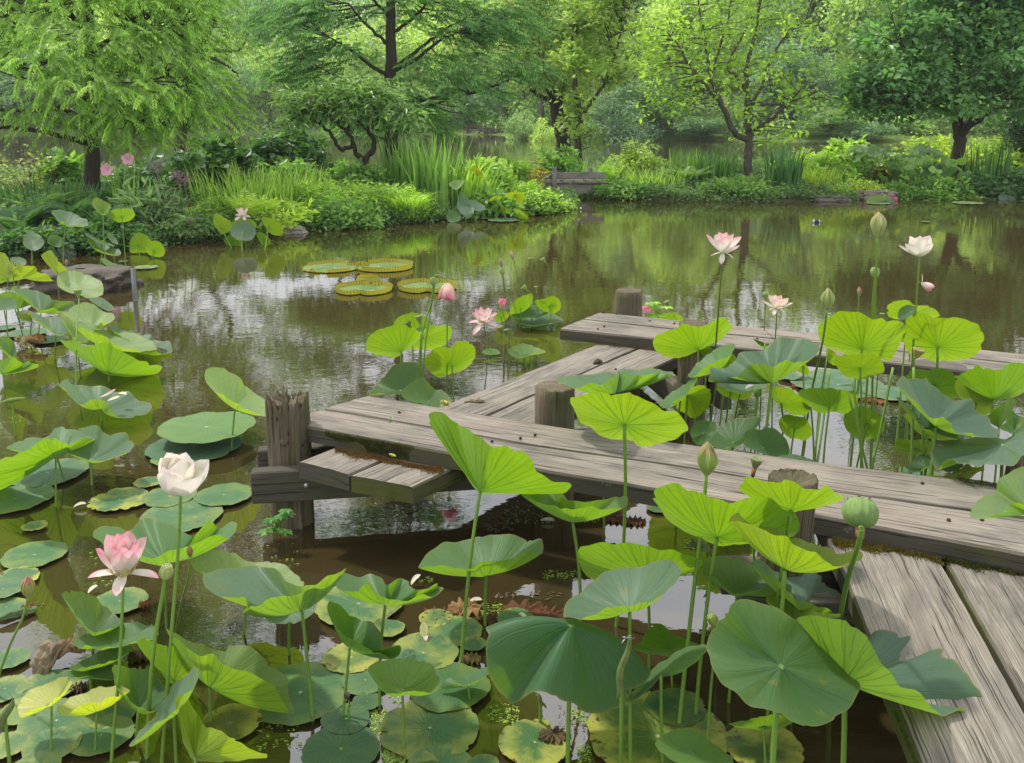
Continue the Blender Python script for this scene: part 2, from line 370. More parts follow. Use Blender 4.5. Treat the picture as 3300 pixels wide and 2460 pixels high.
def make_objcol(name, rough=0.7, trans=0.0, scale=30):
    m = M(name); oi = m.n('ObjectInfo'); tcn = m.n('TexCoord'); n = m.noise(tcn.outputs['Object'], scale, 5, 0.6)
    c = m.mix(m.ramp(n, [(0.3, 0), (0.7, 1)]), m.mix(1.0, oi.outputs['Color'], (0.6, 0.58, 0.55), 'MULTIPLY'), oi.outputs['Color'])
    p = m.pri(c, rough, m.bump(n, 0.4, 0.004), 0.35)
    if not trans: return m.done(p.outputs[0])
    tr = m.n('BsdfTranslucent'); m.l(c, tr.inputs['Color']); return m.done(m.mixsh(trans, p.outputs[0], tr.outputs[0]))
def make_victoria():
    m = M('giant_pad_rim'); u = m.n('UVMap'); sp = m.n('SeparateXYZ'); m.l(u.outputs[0], sp.inputs[0]); tcn = m.n('TexCoord')
    n = m.noise(tcn.outputs['Object'], 10.0, 4)
    x = m.math('ABSOLUTE', m.math('SUBTRACT', m.math('FRACT', m.math('MULTIPLY', m.math('ADD', sp.outputs[0], m.math('MULTIPLY', n, 0.004)), 64.0)), 0.5))
    rib = m.ramp(x, [(0.05, 1.0), (0.16, 0.0)])
    y = m.math('ABSOLUTE', m.math('SUBTRACT', m.math('FRACT', m.math('MULTIPLY', sp.outputs[1], 3.0)), 0.5))
    rib = m.math('MAXIMUM', rib, m.math('MULTIPLY', m.ramp(y, [(0.04, 1.0), (0.12, 0.0)]), 0.6))
    c = m.mix(n, (0.30, 0.34, 0.03), (0.42, 0.36, 0.05)); c = m.mix(m.math('MULTIPLY', rib, 0.75), c, (0.10, 0.075, 0.015))
    c = m.mix(m.ramp(sp.outputs[1], [(0.82, 0.0), (1.0, 0.7)]), c, (0.30, 0.12, 0.04))
    p = m.pri(c, 0.5, m.bump(rib, 0.6, 0.01), 0.35); tr = m.n('BsdfTranslucent'); m.l(m.mix(1.0, c, (1.4, 1.4, 0.6), 'MULTIPLY'), tr.inputs['Color'])
    return m.done(m.mixsh(0.35, p.outputs[0], tr.outputs[0]))
MAT = dict(water=make_water(), soil=make_ground(), hill=make_hill(), foliage=make_foliage(), needle=make_foliage('feathery_foliage', 0.48, 0.5, 0.35),
           bark=make_bark('dark_bark', (0.035, 0.028, 0.022), (0.085, 0.068, 0.05)), bark_grey=make_bark('grey_bark', (0.06, 0.052, 0.044), (0.15, 0.13, 0.105)),
           plank=make_wood('weathered_plank', (0.325, 0.292, 0.236), (0.125, 0.110, 0.086), shaded_mossy_sides=True),
           post=make_wood('weathered_post', (0.225, 0.175, 0.115), (0.06, 0.045, 0.028), 0.5),
           post_rot=make_wood('rotten_post', (0.165, 0.128, 0.075), (0.030, 0.022, 0.013), 0.65),
           beam=make_wood('dark_beam', (0.115, 0.10, 0.08), (0.04, 0.036, 0.029), 0.35, shaded_mossy_sides=False),
           board=make_wood('grey_board', (0.30, 0.29, 0.26), (0.15, 0.145, 0.13)), lotus=make_lotus(), pad=make_pad(), stem=make_stem(), petal=make_petal(), rock=make_rock(), skin=make_objcol('plain_skin'), thin=make_objcol('thin_skin', 0.6, 0.35),
           moss=make_objcol('moss_tuft', 0.95, 0.3), victoria=make_victoria(), dead=make_objcol('dead_leaf', 0.85, 0.15, 14),
           metal=make_plain('dull_metal', (0.35, 0.36, 0.38), (0.6, 0.6, 0.6), 30, 0.35, 0.2, 0.5, 0.002, 0.8))
# ================================================================== THE SETTING
RNG = np.random.default_rng(7)
def inside(poly, X, Y):
    res = np.zeros(X.shape, bool); n = len(poly)
    for i in range(n):
        x1, y1 = poly[i]; x2, y2 = poly[(i + 1) % n]
        c = ((y1 > Y) != (y2 > Y)) & (X < (x2 - x1) * (Y - y1) / (y2 - y1 + 1e-12) + x1); res ^= c
    return res
def edge_dist(poly, X, Y):
    d = np.full(X.shape, 1e9); n = len(poly)
    for i in range(n):
        a = np.array(poly[i]); b = np.array(poly[(i + 1) % n]); ab = b - a
        t = np.clip(((X - a[0]) * ab[0] + (Y - a[1]) * ab[1]) / (ab @ ab + 1e-12), 0, 1)
        d = np.minimum(d, np.hypot(X - a[0] - t * ab[0], Y - a[1] - t * ab[1]))
    return d
# water: one sheet to beyond the far shore
wm = mesh_np('pond_water', [(-300, -40, 0), (300, -40, 0), (300, 260, 0), (-300, 260, 0)], np.array([[0, 1, 2, 3]]), MAT['water'])
tag(obj('pond_water', wm), kind='structure')
bedm = mesh_np('pond_bed', [(-300, -40, -1.2), (300, -40, -1.2), (300, 260, -1.2), (-300, 260, -1.2)], np.array([[0, 1, 2, 3]]), MAT['soil'])
tag(obj('pond_bed', bedm), kind='structure')
def shore(pts): return [(p.x, p.y) for p in (at_z(u, v, 0) for u, v in pts)]
LEFT_BANK = shore([(-900, 905), (-300, 860), (0, 838), (180, 826), (350, 812), (531, 789), (725, 776), (869, 756), (1100, 732), (1388, 716), (1600, 702), (1760, 690), (1834, 675), (1836, 650)]) + [(1.25, 22.0), (1.0, 26), (-2.5, 28), (-8, 27), (-13, 25.5), (-20, 25)]
RIGHT_BANK = shore([(1890, 640), (1960, 644), (2200, 651), (2500, 652), (2726, 650), (2895, 635), (3100, 631), (3300, 629), (3800, 640)]) + [(20, 30), (12, 31), (6, 30), (2.6, 28), (1.95, 24)]
def bank_height(poly, X, Y):
    d = edge_dist(poly, X, Y); s = np.where(inside(poly, X, Y), d, -d)
    return np.where(s < 0, np.maximum(s * 0.9, -1.0), np.minimum(s * 0.5, 0.10) + 0.30 * np.clip((s - 0.2) / 3.0, 0, 1) ** 0.8)
def make_bank(name, poly):
    xs = [p[0] for p in poly]; ys = [p[1] for p in poly]; st = 0.3
    gx = np.arange(min(xs) - 1.2, max(xs) + 1.2, st); gy = np.arange(min(ys) - 1.2, max(ys) + 1.2, st)
    X, Y = np.meshgrid(gx, gy); Z = bank_height(poly, X, Y) + RNG.normal(0, 0.012, X.shape)
    V = np.stack([X, Y, Z], -1).reshape(-1, 3); w = len(gx)
    i = (np.arange(len(gy) - 1)[:, None] * w + np.arange(w - 1)[None]).ravel()
    Q = np.stack([i, i + 1, i + w + 1, i + w], -1)
    Q = Q[(V[Q][:, :, 2].max(1) > -0.99)]
    return tag(obj(name, mesh_np(name, V, Q, MAT['soil'])), kind='structure')
make_bank('bank', LEFT_BANK); make_bank('far_bank', RIGHT_BANK)
def bank_z(x, y):
    X, Y = np.array([[x]]), np.array([[y]])
    return float(max(bank_height(LEFT_BANK, X, Y)[0, 0], bank_height(RIGHT_BANK, X, Y)[0, 0], -0.05))
# the hill beyond the lake
def hill_shore(x): return 74 - 17 / (1 + np.exp(-(x - 6) / 3.5))
def hill_z(x, y):
    d = y - hill_shore(x)
    return np.where(d < 0, d * 0.2, 0.35 * np.tanh(d) + np.maximum(d - 6, 0) * 0.17)
gx = np.arange(-130, 131, 2.5); gy = np.concatenate([np.arange(52, 84, 1.0), np.arange(84, 190, 4.0)])
X, Y = np.meshgrid(gx, gy); Z = hill_z(X, Y)
w_ = len(gx); i = (np.arange(len(gy) - 1)[:, None] * w_ + np.arange(w_ - 1)[None]).ravel()
tag(obj('hill', mesh_np('hill', np.stack([X, Y, Z], -1).reshape(-1, 3), np.stack([i, i + 1, i + w_ + 1, i + w_], -1), MAT['hill'])), kind='structure')

# ------------------------------------------------------------------ foliage builders
def unit(v): return v / (np.linalg.norm(v, axis=-1, keepdims=True) + 1e-9)
def leaves(acc, P, D, N, L, Wd, rnd):
    """diamond leaves folded a little along the midrib: P base (n,3), D direction, N normal"""
    n = len(P); D = unit(D); S = unit(np.cross(D, N)); N2 = np.cross(S, D)
    L = np.broadcast_to(L, (n,))[:, None]; Wd = np.broadcast_to(Wd, (n,))[:, None]
    mid = P + D * L * 0.45
    V = np.stack([P, mid + S * Wd * 0.5 + N2 * Wd * 0.12, P + D * L - N2 * L * 0.06, mid - S * Wd * 0.5 + N2 * Wd * 0.12], 1).reshape(-1, 3)
    Q = np.arange(n * 4).reshape(-1, 4)
    acc.add(V, Q, None, None, np.repeat(rnd, 4))
def blob_leaves(acc, C, R, per, L, asp, rng, up=0.55, droop=0.25, base_rnd=None):
    K = len(C); n = K * per; c = np.repeat(C, per, 0); r = np.repeat(R, per, 0)
    o = rng.normal(0, 0.5, (n, 3)); P = c + o * r
    d = unit(rng.normal(0, 1, (n, 3)) * (1, 1, 0.5) + unit(o) * 0.5 - np.array([0, 0, droop]))
    nr = unit(rng.normal(0, 1, (n, 3)) + np.array([0, 0, up * 2]))
    ll = L * rng.uniform(0.6, 1.25, n)
    br = np.repeat(rng.uniform(0.15, 0.85, K) if base_rnd is None else base_rnd, per) + rng.normal(0, 0.16, n)
    leaves(acc, P, d, nr, ll, ll * asp, np.clip(br, 0, 1))
def sprays(acc, C, OUT, rng, L=0.55, nl=11, leaf=0.13, wd=0.02, droop=0.55):
    """feathery conifer twigs: a drooping spine with narrow leaflets both sides"""
    K = len(C); out = unit(OUT); side = unit(np.cross(out, np.array([0, 0, 1.0])))
    t = np.linspace(0.05, 1, nl)[None, :, None]; Lk = (L * rng.uniform(0.6, 1.3, K))[:, None, None]
    spine = C[:, None] + out[:, None] * Lk * t + np.array([0, 0, -1.0]) * Lk * droop * t ** 2
    tan = out[:, None] + np.array([0, 0, -1.0]) * 2 * droop * t
    for s in (-1, 1):
        d = unit(tan * 0.55 + s * side[:, None] * 0.75 + np.array([0, 0, -0.42]) + rng.normal(0, 0.13, spine.shape))
        nr = unit(np.cross(d, np.broadcast_to(tan, d.shape)) * s + rng.normal(0, 0.3, d.shape))
        k = (1.05 - 0.55 * np.abs(t - 0.35)) * np.ones((K, nl, 1))
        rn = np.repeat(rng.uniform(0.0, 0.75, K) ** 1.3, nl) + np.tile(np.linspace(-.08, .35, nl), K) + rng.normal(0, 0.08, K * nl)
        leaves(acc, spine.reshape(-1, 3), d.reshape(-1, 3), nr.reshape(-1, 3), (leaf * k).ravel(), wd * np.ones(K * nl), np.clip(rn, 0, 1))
def lobes_world(Y, lobes):
    out = []
    for u, v, ru, rv, *dd in lobes:
        Yd = Y + (dd[0] if dd else 0); c = at_d(u, v, Yd); k = Yd / F_PX
        out.append((np.array(c), np.array([ru * k, (ru + rv) * 0.5 * k * (dd[1] if len(dd) > 1 else 1.0), rv * k])))
    return out
def sample_lobes(lb, n, rng, shell=0.42):
    w = np.array([r.prod() ** 0.75 for _, r in lb]); w /= w.sum(); pick = rng.choice(len(lb), n, p=w)
    C = np.array([l[0] for l in lb])[pick]; R = np.array([l[1] for l in lb])[pick]
    d = unit(rng.normal(0, 1, (n, 3))); rad = rng.uniform(0, 1, n)[:, None] ** shell
    return C + d * R * rad
def limb_world(Y, pts):
    """pts: (u, v, depth offset, radius)"""
    return np.array([at_d(u, v, Y + dd) for u, v, dd, r in pts]), np.array([r for *_, r in pts])
def tree(label, Y, limbs, lobes, nclump, per, leaf, asp, color, bark='bark', kind='broad', clump_r=0.33, seed=1, trunk_name='trunk', droop=0.25, up=0.55, group=None, spray=None, twig=0.022, shell=0.42, name='tree', clear=None):
    rng = np.random.default_rng(seed)
    acc = Acc(); nodes = []; nr = []
    base = None
    for li, pts in enumerate(limbs):
        P, R = limb_world(Y, pts)
        if base is None:
            base = Vector(P[0]); base.z = max(bank_z(base.x, base.y), base.z - 0.0)
            P[0, 2] = min(P[0, 2], bank_z(P[0, 0], P[0, 1])) - 0.15
        m = max(8, len(P) * 5); Q = crom(np.column_stack([P, R]), m)
        Q[1:-1, :3] += rng.normal(0, 0.012, (m - 2, 3))
        tube(acc, Q[:, :3], np.maximum(Q[:, 3], 0.004), 9 if li == 0 else 7)
        nodes.append(Q[:, :3]); nr.append(Q[:, 3])
    nodes = np.concatenate(nodes); nr = np.concatenate(nr)
    lb = lobes_world(Y, lobes); C = sample_lobes(lb, nclump, rng, shell)
    C[:, 2] = np.maximum(C[:, 2], 0.5)
    if clear:
        xc = at_d(clear, 300, Y).x; C = C[~((np.abs(C[:, 0] - xc) < .36) & (C[:, 1] < Y + .3))]
    for c in C:
        dv = c - nodes; cost = np.linalg.norm(dv, axis=1) + 0.7 * np.maximum(0, -dv[:, 2]); k = cost.argmin()
        a = nodes[k]; d = np.linalg.norm(c - a)
        if d < 0.1: continue
        midp = (a + c) / 2 + np.array([0, 0, 0.10 * d if kind == 'broad' else -0.06 * d]) + rng.normal(0, 0.05 * d, 3)
        tube(acc, bez(a, midp, c, 5), np.linspace(min(twig, nr[k] * 0.7), 0.005, 5), 4, cap=False)
    root = empty(name, base, label, 'tree', group)
    inv = np.array(base)
    for k in range(len(acc.V)): acc.V[k] = acc.V[k] - inv
    obj(trunk_name, acc.mesh(trunk_name, MAT[bark]), root)
    cr = Acc()
    if kind == 'broad':
        R = np.broadcast_to(np.array([clump_r, clump_r, clump_r * 0.62]), C.shape) * rng.uniform(0.7, 1.35, (len(C), 1))
        blob_leaves(cr, C - inv, R, per, leaf, asp, rng, up, droop)
    else:
        axis = np.array([base.x, base.y, 0]); k = spray or 6
        out = (C - axis) * np.array([1, 1, 0]); out = unit(out) * 0.8
        c2 = np.repeat(C, k, 0) + rng.normal(0, clump_r, (len(C) * k, 3)) * np.array([1, 1, 0.35])
        o2 = unit(np.repeat(out, k, 0) + rng.normal(0, 0.55, (len(C) * k, 3)) * np.array([1, 1, 0.25]))
        sprays(cr, c2 - inv, o2, rng, per, 13 if leaf < .12 else 10, leaf, asp, droop)
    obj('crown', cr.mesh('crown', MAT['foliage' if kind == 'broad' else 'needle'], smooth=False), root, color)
    return root

# ------------------------------------------------------------------ trees on the banks (each its own)
tree('feathery pale green conifer filling the upper left corner above the bank', 16.6,
     [[(298, 640, 0, .15), (297, 520, 0, .135), (296, 380, 0, .12), (290, 200, .1, .10), (284, 0, .2, .08), (280, -200, .3, .05)],
      [(296, 470, 0, .05), (200, 440, -.4, .045), (60, 415, -.8, .035), (-60, 405, -1.2, .02)],
      [(296, 400, 0, .05), (200, 355, -.5, .045), (80, 357, -1.0, .035), (-80, 345, -1.4, .02)],
      [(292, 330, 0, .05), (180, 250, -.8, .04), (40, 215, -1.4, .03), (-80, 200, -2, .02)],
      [(290, 200, 0, .05), (180, 120, -.6, .04), (60, 125, -1.2, .03), (-60, 140, -1.8, .02)],
      [(288, 120, 0, .05), (200, 30, -.8, .04), (60, 40, -1.4, .03), (-60, 75, -2, .02)],
      [(292, 300, 0, .045), (400, 240, -.6, .035), (520, 235, -1.1, .025), (620, 290, -1.5, .012)],
      [(290, 180, 0, .045), (400, 90, -.4, .035), (500, 80, -.8, .025), (600, 120, -1.2, .012)],
      [(294, 390, 0, .04), (400, 390, -.6, .03), (520, 400, -1.1, .02), (600, 420, -1.3, .01)]],
     [(40, 20, 230, 34, -1.4), (300, -10, 300, 40, -.8), (520, 30, 150, 55, -.8), (80, 110, 240, 26, -1.6), (360, 110, 190, 34, -1.2), (560, 130, 110, 50, -1.0), (150, 185, 220, 26, -1.8), (420, 205, 180, 40, -1.3),
      (590, 215, 80, 45, -1.2), (190, 265, 200, 26, -2.2), (330, 280, 170, 34, -2.0), (510, 300, 130, 48, -1.5), (600, 330, 90, 40, -1.4), (150, 335, 170, 22, -1.8), (410, 355, 160, 36, -1.6), (560, 390, 90, 34, -1.4),
      (80, 385, 150, 18, -1.0), (370, 395, 150, 26, -1.2), (480, 425, 110, 30, -1.2), (440, 455, 90, 18, -.8), (60, -110, 320, 100, 0), (500, -60, 170, 36, -.4), (640, 0, 70, 50, -.5), (650, 110, 60, 50, -.8), (655, 235, 55, 45, -1), (655, 330, 50, 36, -1.2), (380, -330, 320, 190, .5), (120, -420, 240, 160, .5), (260, -720, 280, 260, .6), (300, -1120, 190, 240, .6)],
     800, 0.42, 0.10, 0.022, (0.165, 0.265, 0.045), 'bark', 'needle', 0.30, 11, droop=0.5, spray=7, name='cypress_tree')
tree('dark green layered conifer with a straight brown trunk on the middle bank', 22.5,
     [[(1262, 560, 0, .19), (1261, 430, 0, .165), (1259, 260, 0, .145), (1258, 100, 0, .12), (1256, -60, 0, .09), (1255, -240, 0, .05)],
      [(1260, 245, 0, .05), (1200, 215, -.3, .045), (1120, 155, -.7, .03), (1060, 120, -1, .015)],
      [(1261, 235, 0, .05), (1340, 190, -.4, .045), (1420, 130, -.8, .03), (1480, 105, -1, .015)],
      [(1260, 225, 0, .05), (1330, 175, .4, .045), (1430, 100, .8, .03), (1530, 40, 1, .015)],
      [(1259, 150, 0, .045), (1190, 90, -.4, .035), (1120, 10, -.8, .02)],
      [(1259, 110, 0, .045), (1330, 60, -.4, .035), (1400, -10, -.8, .02)],
      [(1261, 330, 0, .05), (1380, 320, -.7, .045), (1530, 300, -1.4, .035), (1680, 240, -2, .018)],
      [(1261, 350, 0, .045), (1340, 345, -.5, .035), (1430, 330, -1.0, .02)],
      [(1261, 300, 0, .045), (1180, 290, -.5, .035), (1090, 250, -1, .02), (980, 190, -1.4, .01)],
      [(1258, 60, 0, .04), (1180, -20, -.5, .03), (1100, -60, -1, .012)]],
     [(960, 90, 130, 34, -.9), (1060, 150, 150, 30, -.8), (950, 180, 110, 30, -.9), (1000, 240, 120, 28, -.9), (1110, 20, 150, 40, -.3), (980, 20, 110, 40, -.3), (1420, 20, 170, 36, -.5), (1500, 90, 150, 34, -.8), (1390, 110, 110, 30, -.8), (1090, 300, 170, 26, -.8), (1180, 250, 110, 22, -.9), (1480, 170, 170, 30, -.9), (1380, 230, 150, 24, -1.0), (1440, 300, 180, 26, -1.1),
      (1590, 250, 160, 50, -1.8), (1650, 190, 90, 40, -2), (1250, 380, 180, 70, 0), (1380, 360, 150, 60, -.3), (1200, -90, 170, 80, 0), (1350, -70, 150, 70, 0), (1260, -300, 260, 200, 0), (1250, -620, 200, 220, 0), (1250, -960, 140, 200, 0), (900, 60, 130, 60, -.5), (1610, 60, 120, 70, -.5)],
     500, 0.46, 0.15, 0.034, (0.080, 0.168, 0.046), 'bark', 'needle', 0.32, 12, droop=0.35, spray=6, name='redwood_tree', clear=1260)
tree('small contorted tree with crooked dark stems beside the tall iris', 18.2,
     [[(1172, 545, 0, .07), (1180, 512, 0, .06), (1200, 490, 0, .055), (1204, 455, 0, .05), (1188, 420, 0, .045), (1210, 390, 0, .04), (1240, 350, .1, .02)],
      [(1180, 512, 0, .055), (1150, 500, -.1, .05), (1142, 470, -.2, .04), (1120, 430, -.3, .035), (1090, 400, -.4, .025), (1050, 370, -.5, .015)],
      [(1142, 470, -.2, .045), (1100, 480, -.2, .04), (1070, 440, -.2, .035), (1030, 400, -.3, .025), (970, 370, -.4, .015)],
      [(1188, 420, 0, .04), (1150, 390, -.1, .03), (1130, 350, -.1, .025), (1090, 310, -.2, .015)],
      [(1210, 390, 0, .035), (1250, 400, -.2, .03), (1300, 380, -.3, .02), (1330, 370, -.4, .012)],
      [(1120, 430, -.2, .03), (1130, 400, 0, .028), (1170, 370, .1, .02), (1180, 320, .1, .012)]],
     [(1120, 300, 110, 55, -.3), (1010, 330, 100, 45, -.4), (960, 370, 70, 30, -.4), (1210, 330, 90, 50, -.2), (1270, 375, 80, 35, -.4), (1110, 360, 120, 30, -.3)],
     150, 32, 0.20, 0.24, (0.115, 0.185, 0.060), 'bark', 'broad', 0.24, 13, droop=0.5, up=0.4, name='contorted_tree', twig=0.018)
tree('vine-covered willow with two forked trunks behind the footbridge', 27,
     [[(1822, 520, 0, .24), (1815, 450, 0, .21), (1795, 380, 0, .18), (1785, 320, 0, .15), (1760, 250, 0, .11), (1720, 120, .4, .08), (1700, -40, .8, .05)],
      [(1815, 450, 0, .17), (1812, 380, 0, .15), (1805, 320, .2, .12), (1830, 220, .5, .09), (1850, 60, 1, .06), (1870, -120, 1, .04)],
      [(1785, 330, 0, .07), (1740, 310, -.3, .06), (1710, 290, -.6, .03)]],
     [(1700, 150, 120, 100, 0), (1800, 100, 130, 100, 0), (1900, 150, 100, 100, .3), (1760, 240, 100, 50, -.4), (1860, 260, 90, 50, -.2), (1760, -60, 180, 110, 0), (1850, -230, 150, 120, 0)],
     250, 42, 0.23, 0.22, (0.19, 0.255, 0.095), 'bark', 'broad', 0.42, 14, droop=1.0, up=0.2, name='willow_tree')
tree('slim forked grey tree with leafy vine beside the footbridge', 25,
     [[(1866, 545, 0, .12), (1862, 470, 0, .10), (1862, 400, 0, .095), (1860, 330, 0, .085), (1850, 240, .1, .06), (1845, 120, .2, .04)],
      [(1866, 400, 0, .07), (1890, 350, 0, .06), (1920, 310, 0, .045), (1960, 250, 0, .03), (1990, 150, .2, .03), (2010, 80, .3, .02)],
      [(1985, 180, 0, .03), (1960, 130, 0, .03), (2020, 95, 0, .02)]],
     [(1850, 380, 40, 70, -.1), (1880, 440, 35, 70, -.1), (1850, 200, 60, 70, 0), (1960, 190, 90, 80, 0), (1930, 60, 130, 80, .3), (2000, -100, 130, 110, .3)],
     170, 32, 0.19, 0.5, (0.20, 0.265, 0.07), 'bark_grey', 'broad', 0.30, 15, name='slim_tree')
tree('airy yellow-green tree with fanned bare limbs on the far bank', 22.3,
     [[(2408, 560, 0, .105), (2412, 500, 0, .10), (2414, 440, 0, .095), (2410, 400, 0, .08), (2405, 300, 0, .06), (2410, 200, .1, .05), (2440, 80, .2, .035), (2460, -80, .3, .02)],
      [(2412, 450, 0, .08), (2370, 430, -.2, .075), (2345, 380, -.4, .065), (2320, 330, -.6, .055), (2270, 270, -.9, .045), (2210, 190, -1.2, .03), (2170, 120, -1.4, .015)],
      [(2345, 380, -.4, .055), (2320, 320, -.3, .05), (2290, 250, -.3, .04), (2275, 150, -.3, .03), (2250, 0, -.3, .02)],
      [(2414, 430, 0, .07), (2440, 410, -.2, .06), (2490, 380, -.5, .045), (2540, 330, -.8, .03), (2600, 270, -1.1, .015)],
      [(2412, 340, 0, .05), (2450, 290, .2, .045), (2480, 200, .4, .035), (2530, 120, .6, .025), (2620, 40, .8, .015)],
      [(2408, 350, 0, .05), (2440, 335, -.3, .045), (2510, 335, -.6, .035), (2600, 310, -1, .02), (2700, 260, -1.3, .012)],
      [(2405, 300, 0, .045), (2375, 250, .2, .04), (2345, 210, .3, .03), (2400, 100, .4, .022), (2450, 0, .5, .015)],
      [(2290, 250, -.3, .035), (2320, 150, 0, .03), (2350, 50, .2, .02), (2360, -60, .3, .012)]],
     [(2230, 90, 170, 100, -.8), (2400, 60, 170, 100, 0), (2560, 110, 150, 90, .3), (2180, 230, 130, 80, -1.0), (2330, 210, 140, 70, -.2), (2480, 220, 130, 70, 0), (2620, 260, 120, 55, -.8),
      (2560, 330, 130, 50, -.6), (2250, 320, 120, 45, -.8), (2420, 350, 120, 45, -.3), (2330, -120, 240, 120, 0), (2530, -80, 180, 110, .2), (2400, -300, 150, 120, 0), (2480, 440, 120, 30, .2), (2090, 150, 90, 90, -1), (2150, 330, 80, 50, -.6)],
     310, 20, 0.155, 0.48, (0.19, 0.28, 0.045), 'bark_grey', 'broad', 0.34, 16, name='airy_tree', up=0.9, twig=0.013)
tree('dense dark green tree with low forked trunk at the upper right', 22.8,
     [[(3088, 570, 0, .16), (3087, 500, 0, .15), (3092, 440, 0, .145), (3085, 390, 0, .13), (3080, 330, 0, .11), (3082, 240, 0, .09), (3080, 120, 0, .07), (3080, -40, 0, .04)],
      [(3096, 450, 0, .09), (3120, 410, -.3, .08), (3160, 385, -.6, .06), (3200, 350, -.9, .04)],
      [(3092, 430, 0, .08), (3120, 390, .1, .075), (3150, 350, .2, .06), (3190, 330, .3, .04), (3260, 240, .5, .02)],
      [(3082, 400, 0, .07), (3060, 360, -.4, .06), (3000, 330, -.8, .045), (2940, 320, -1.2, .03), (2860, 340, -1.5, .015)],
      [(3081, 330, 0, .06), (3110, 280, .3, .05), (3130, 200, .4, .035), (3180, 100, .5, .02)],
      [(3081, 280, 0, .055), (3020, 220, -.3, .045), (2960, 180, -.6, .03), (2900, 140, -.8, .015)]],
     [(2920, 120, 190, 120, -.5), (3100, 90, 190, 120, 0), (3270, 140, 180, 130, .2), (2860, 260, 160, 80, -.8), (3010, 250, 160, 80, -.9), (3180, 240, 170, 80, -.7), (2900, 340, 150, 50, -.8), (3060, 340, 130, 40, -1.0),
      (3270, 310, 130, 70, -.4), (3050, -90, 270, 120, 0), (3260, -60, 200, 120, 0), (3080, -290, 220, 130, 0), (2800, 330, 90, 50, -.8), (3350, 200, 110, 150, 0)],
     470, 52, 0.175, 0.62, (0.085, 0.168, 0.060), 'bark', 'broad', 0.40, 17, name='dark_tree', up=0.7)
tree('shadowy dark evergreen at the far right edge behind the iris', 24.5,
     [[(3330, 600, 0, .10), (3335, 450, 0, .09), (3340, 250, 0, .06)], [(3335, 500, 0, .05), (3290, 440, -.3, .03)]],
     [(3290, 430, 90, 90, 0), (3350, 350, 90, 90, 0), (3260, 500, 60, 50, 0), (3360, 520, 80, 70, 0)],
     90, 60, 0.15, 0.3, (0.022, 0.05, 0.018), 'bark', 'broad', 0.36, 18, name='evergreen_tree')
tree('thin arching dark-limbed willow hanging behind the left conifer', 29,
     [[(560, 470, 0, .18), (600, 300, 0, .16), (615, 195, 0, .13), (640, 160, 0, .10), (690, 40, .3, .08), (640, -100, .5, .05)],
      [(615, 195, 0, .07), (660, 185, 0, .06), (710, 200, 0, .05), (760, 235, 0, .035), (770, 270, 0, .02)],
      [(640, 160, 0, .06), (700, 165, 0, .05), (770, 160, 0, .035), (800, 110, 0, .02)],
      [(610, 190, 0, .06), (590, 150, 0, .05), (560, 110, 0, .03), (600, 80, 0, .02)]],
     [(700, 40, 130, 90, 0), (760, 130, 90, 80, 0), (640, 110, 90, 80, 0), (790, 40, 90, 100, 0), (740, 250, 50, 60, 0), (700, -60, 150, 60, 0), (540, -30, 120, 60, .5), (700, -380, 280, 240, 1), (860, -250, 150, 200, 1), (620, -850, 330, 240, 1), (880, -1120, 300, 220, 1), (560, -1200, 280, 200, 1)],
     420, 40, 0.24, 0.17, (0.115, 0.185, 0.060), 'bark', 'broad', 0.42, 19, droop=1.2, up=0.1, name='willow_tree')

# ------------------------------------------------------------------ far woods: individual trees, four shared builds
def far_mesh(seed, kind):
    rng = np.random.default_rng(seed); acc = Acc(); tr = Acc()
    n = {'round': 250, 'tall': 240, 'willow': 230, 'dense': 300}[kind]
    sh = {'round': (0.55, 0.55, 0.40, 0.58), 'tall': (0.36, 0.36, 0.46, 0.54), 'willow': (0.50, 0.50, 0.44, 0.54), 'dense': (0.58, 0.58, 0.46, 0.48)}[kind]
    sub = [(np.array([rng.uniform(-.5, .5) * sh[0], rng.uniform(-.5, .5) * sh[1], sh[3] + rng.uniform(-.65, .65) * sh[2]]), np.array([sh[0], sh[1], sh[2]]) * rng.uniform(0.36, 0.62)) for _ in range(9)]
    C = sample_lobes(sub, n, rng, 0.33); C[:, 2] = np.clip(C[:, 2], 0.03, 1.02)
    per = 30
    R = np.broadcast_to(np.array([0.075, 0.075, 0.05 if kind != 'willow' else 0.10]), C.shape) * rng.uniform(0.7, 1.4, (n, 1))
    blob_leaves(acc, C, R, per, 0.040 if kind != 'willow' else 0.046, 0.6 if kind != 'willow' else 0.3, rng, 0.6, 0.25 if kind != 'willow' else 1.0)
    tube(tr, np.array([(0, 0, -0.06), (0.01, 0, 0.2), (-0.01, 0.01, 0.5), (0.0, 0, 0.85)]), np.array([0.024, 0.02, 0.014, 0.005]), 7)
    for c in C[::4]:
        a = np.array([0, 0, min(0.8, c[2] * 0.75)]); tube(tr, bez(a, (a + c) / 2 + [0, 0, 0.02], c, 4), np.linspace(0.008, 0.002, 4), 4, cap=False)
    return acc.mesh('crown', MAT['foliage'], False), tr.mesh('trunk', MAT['bark_grey'])
FAR = {k: far_mesh(40 + i, k) for i, k in enumerate(('round', 'tall', 'willow', 'dense'))}
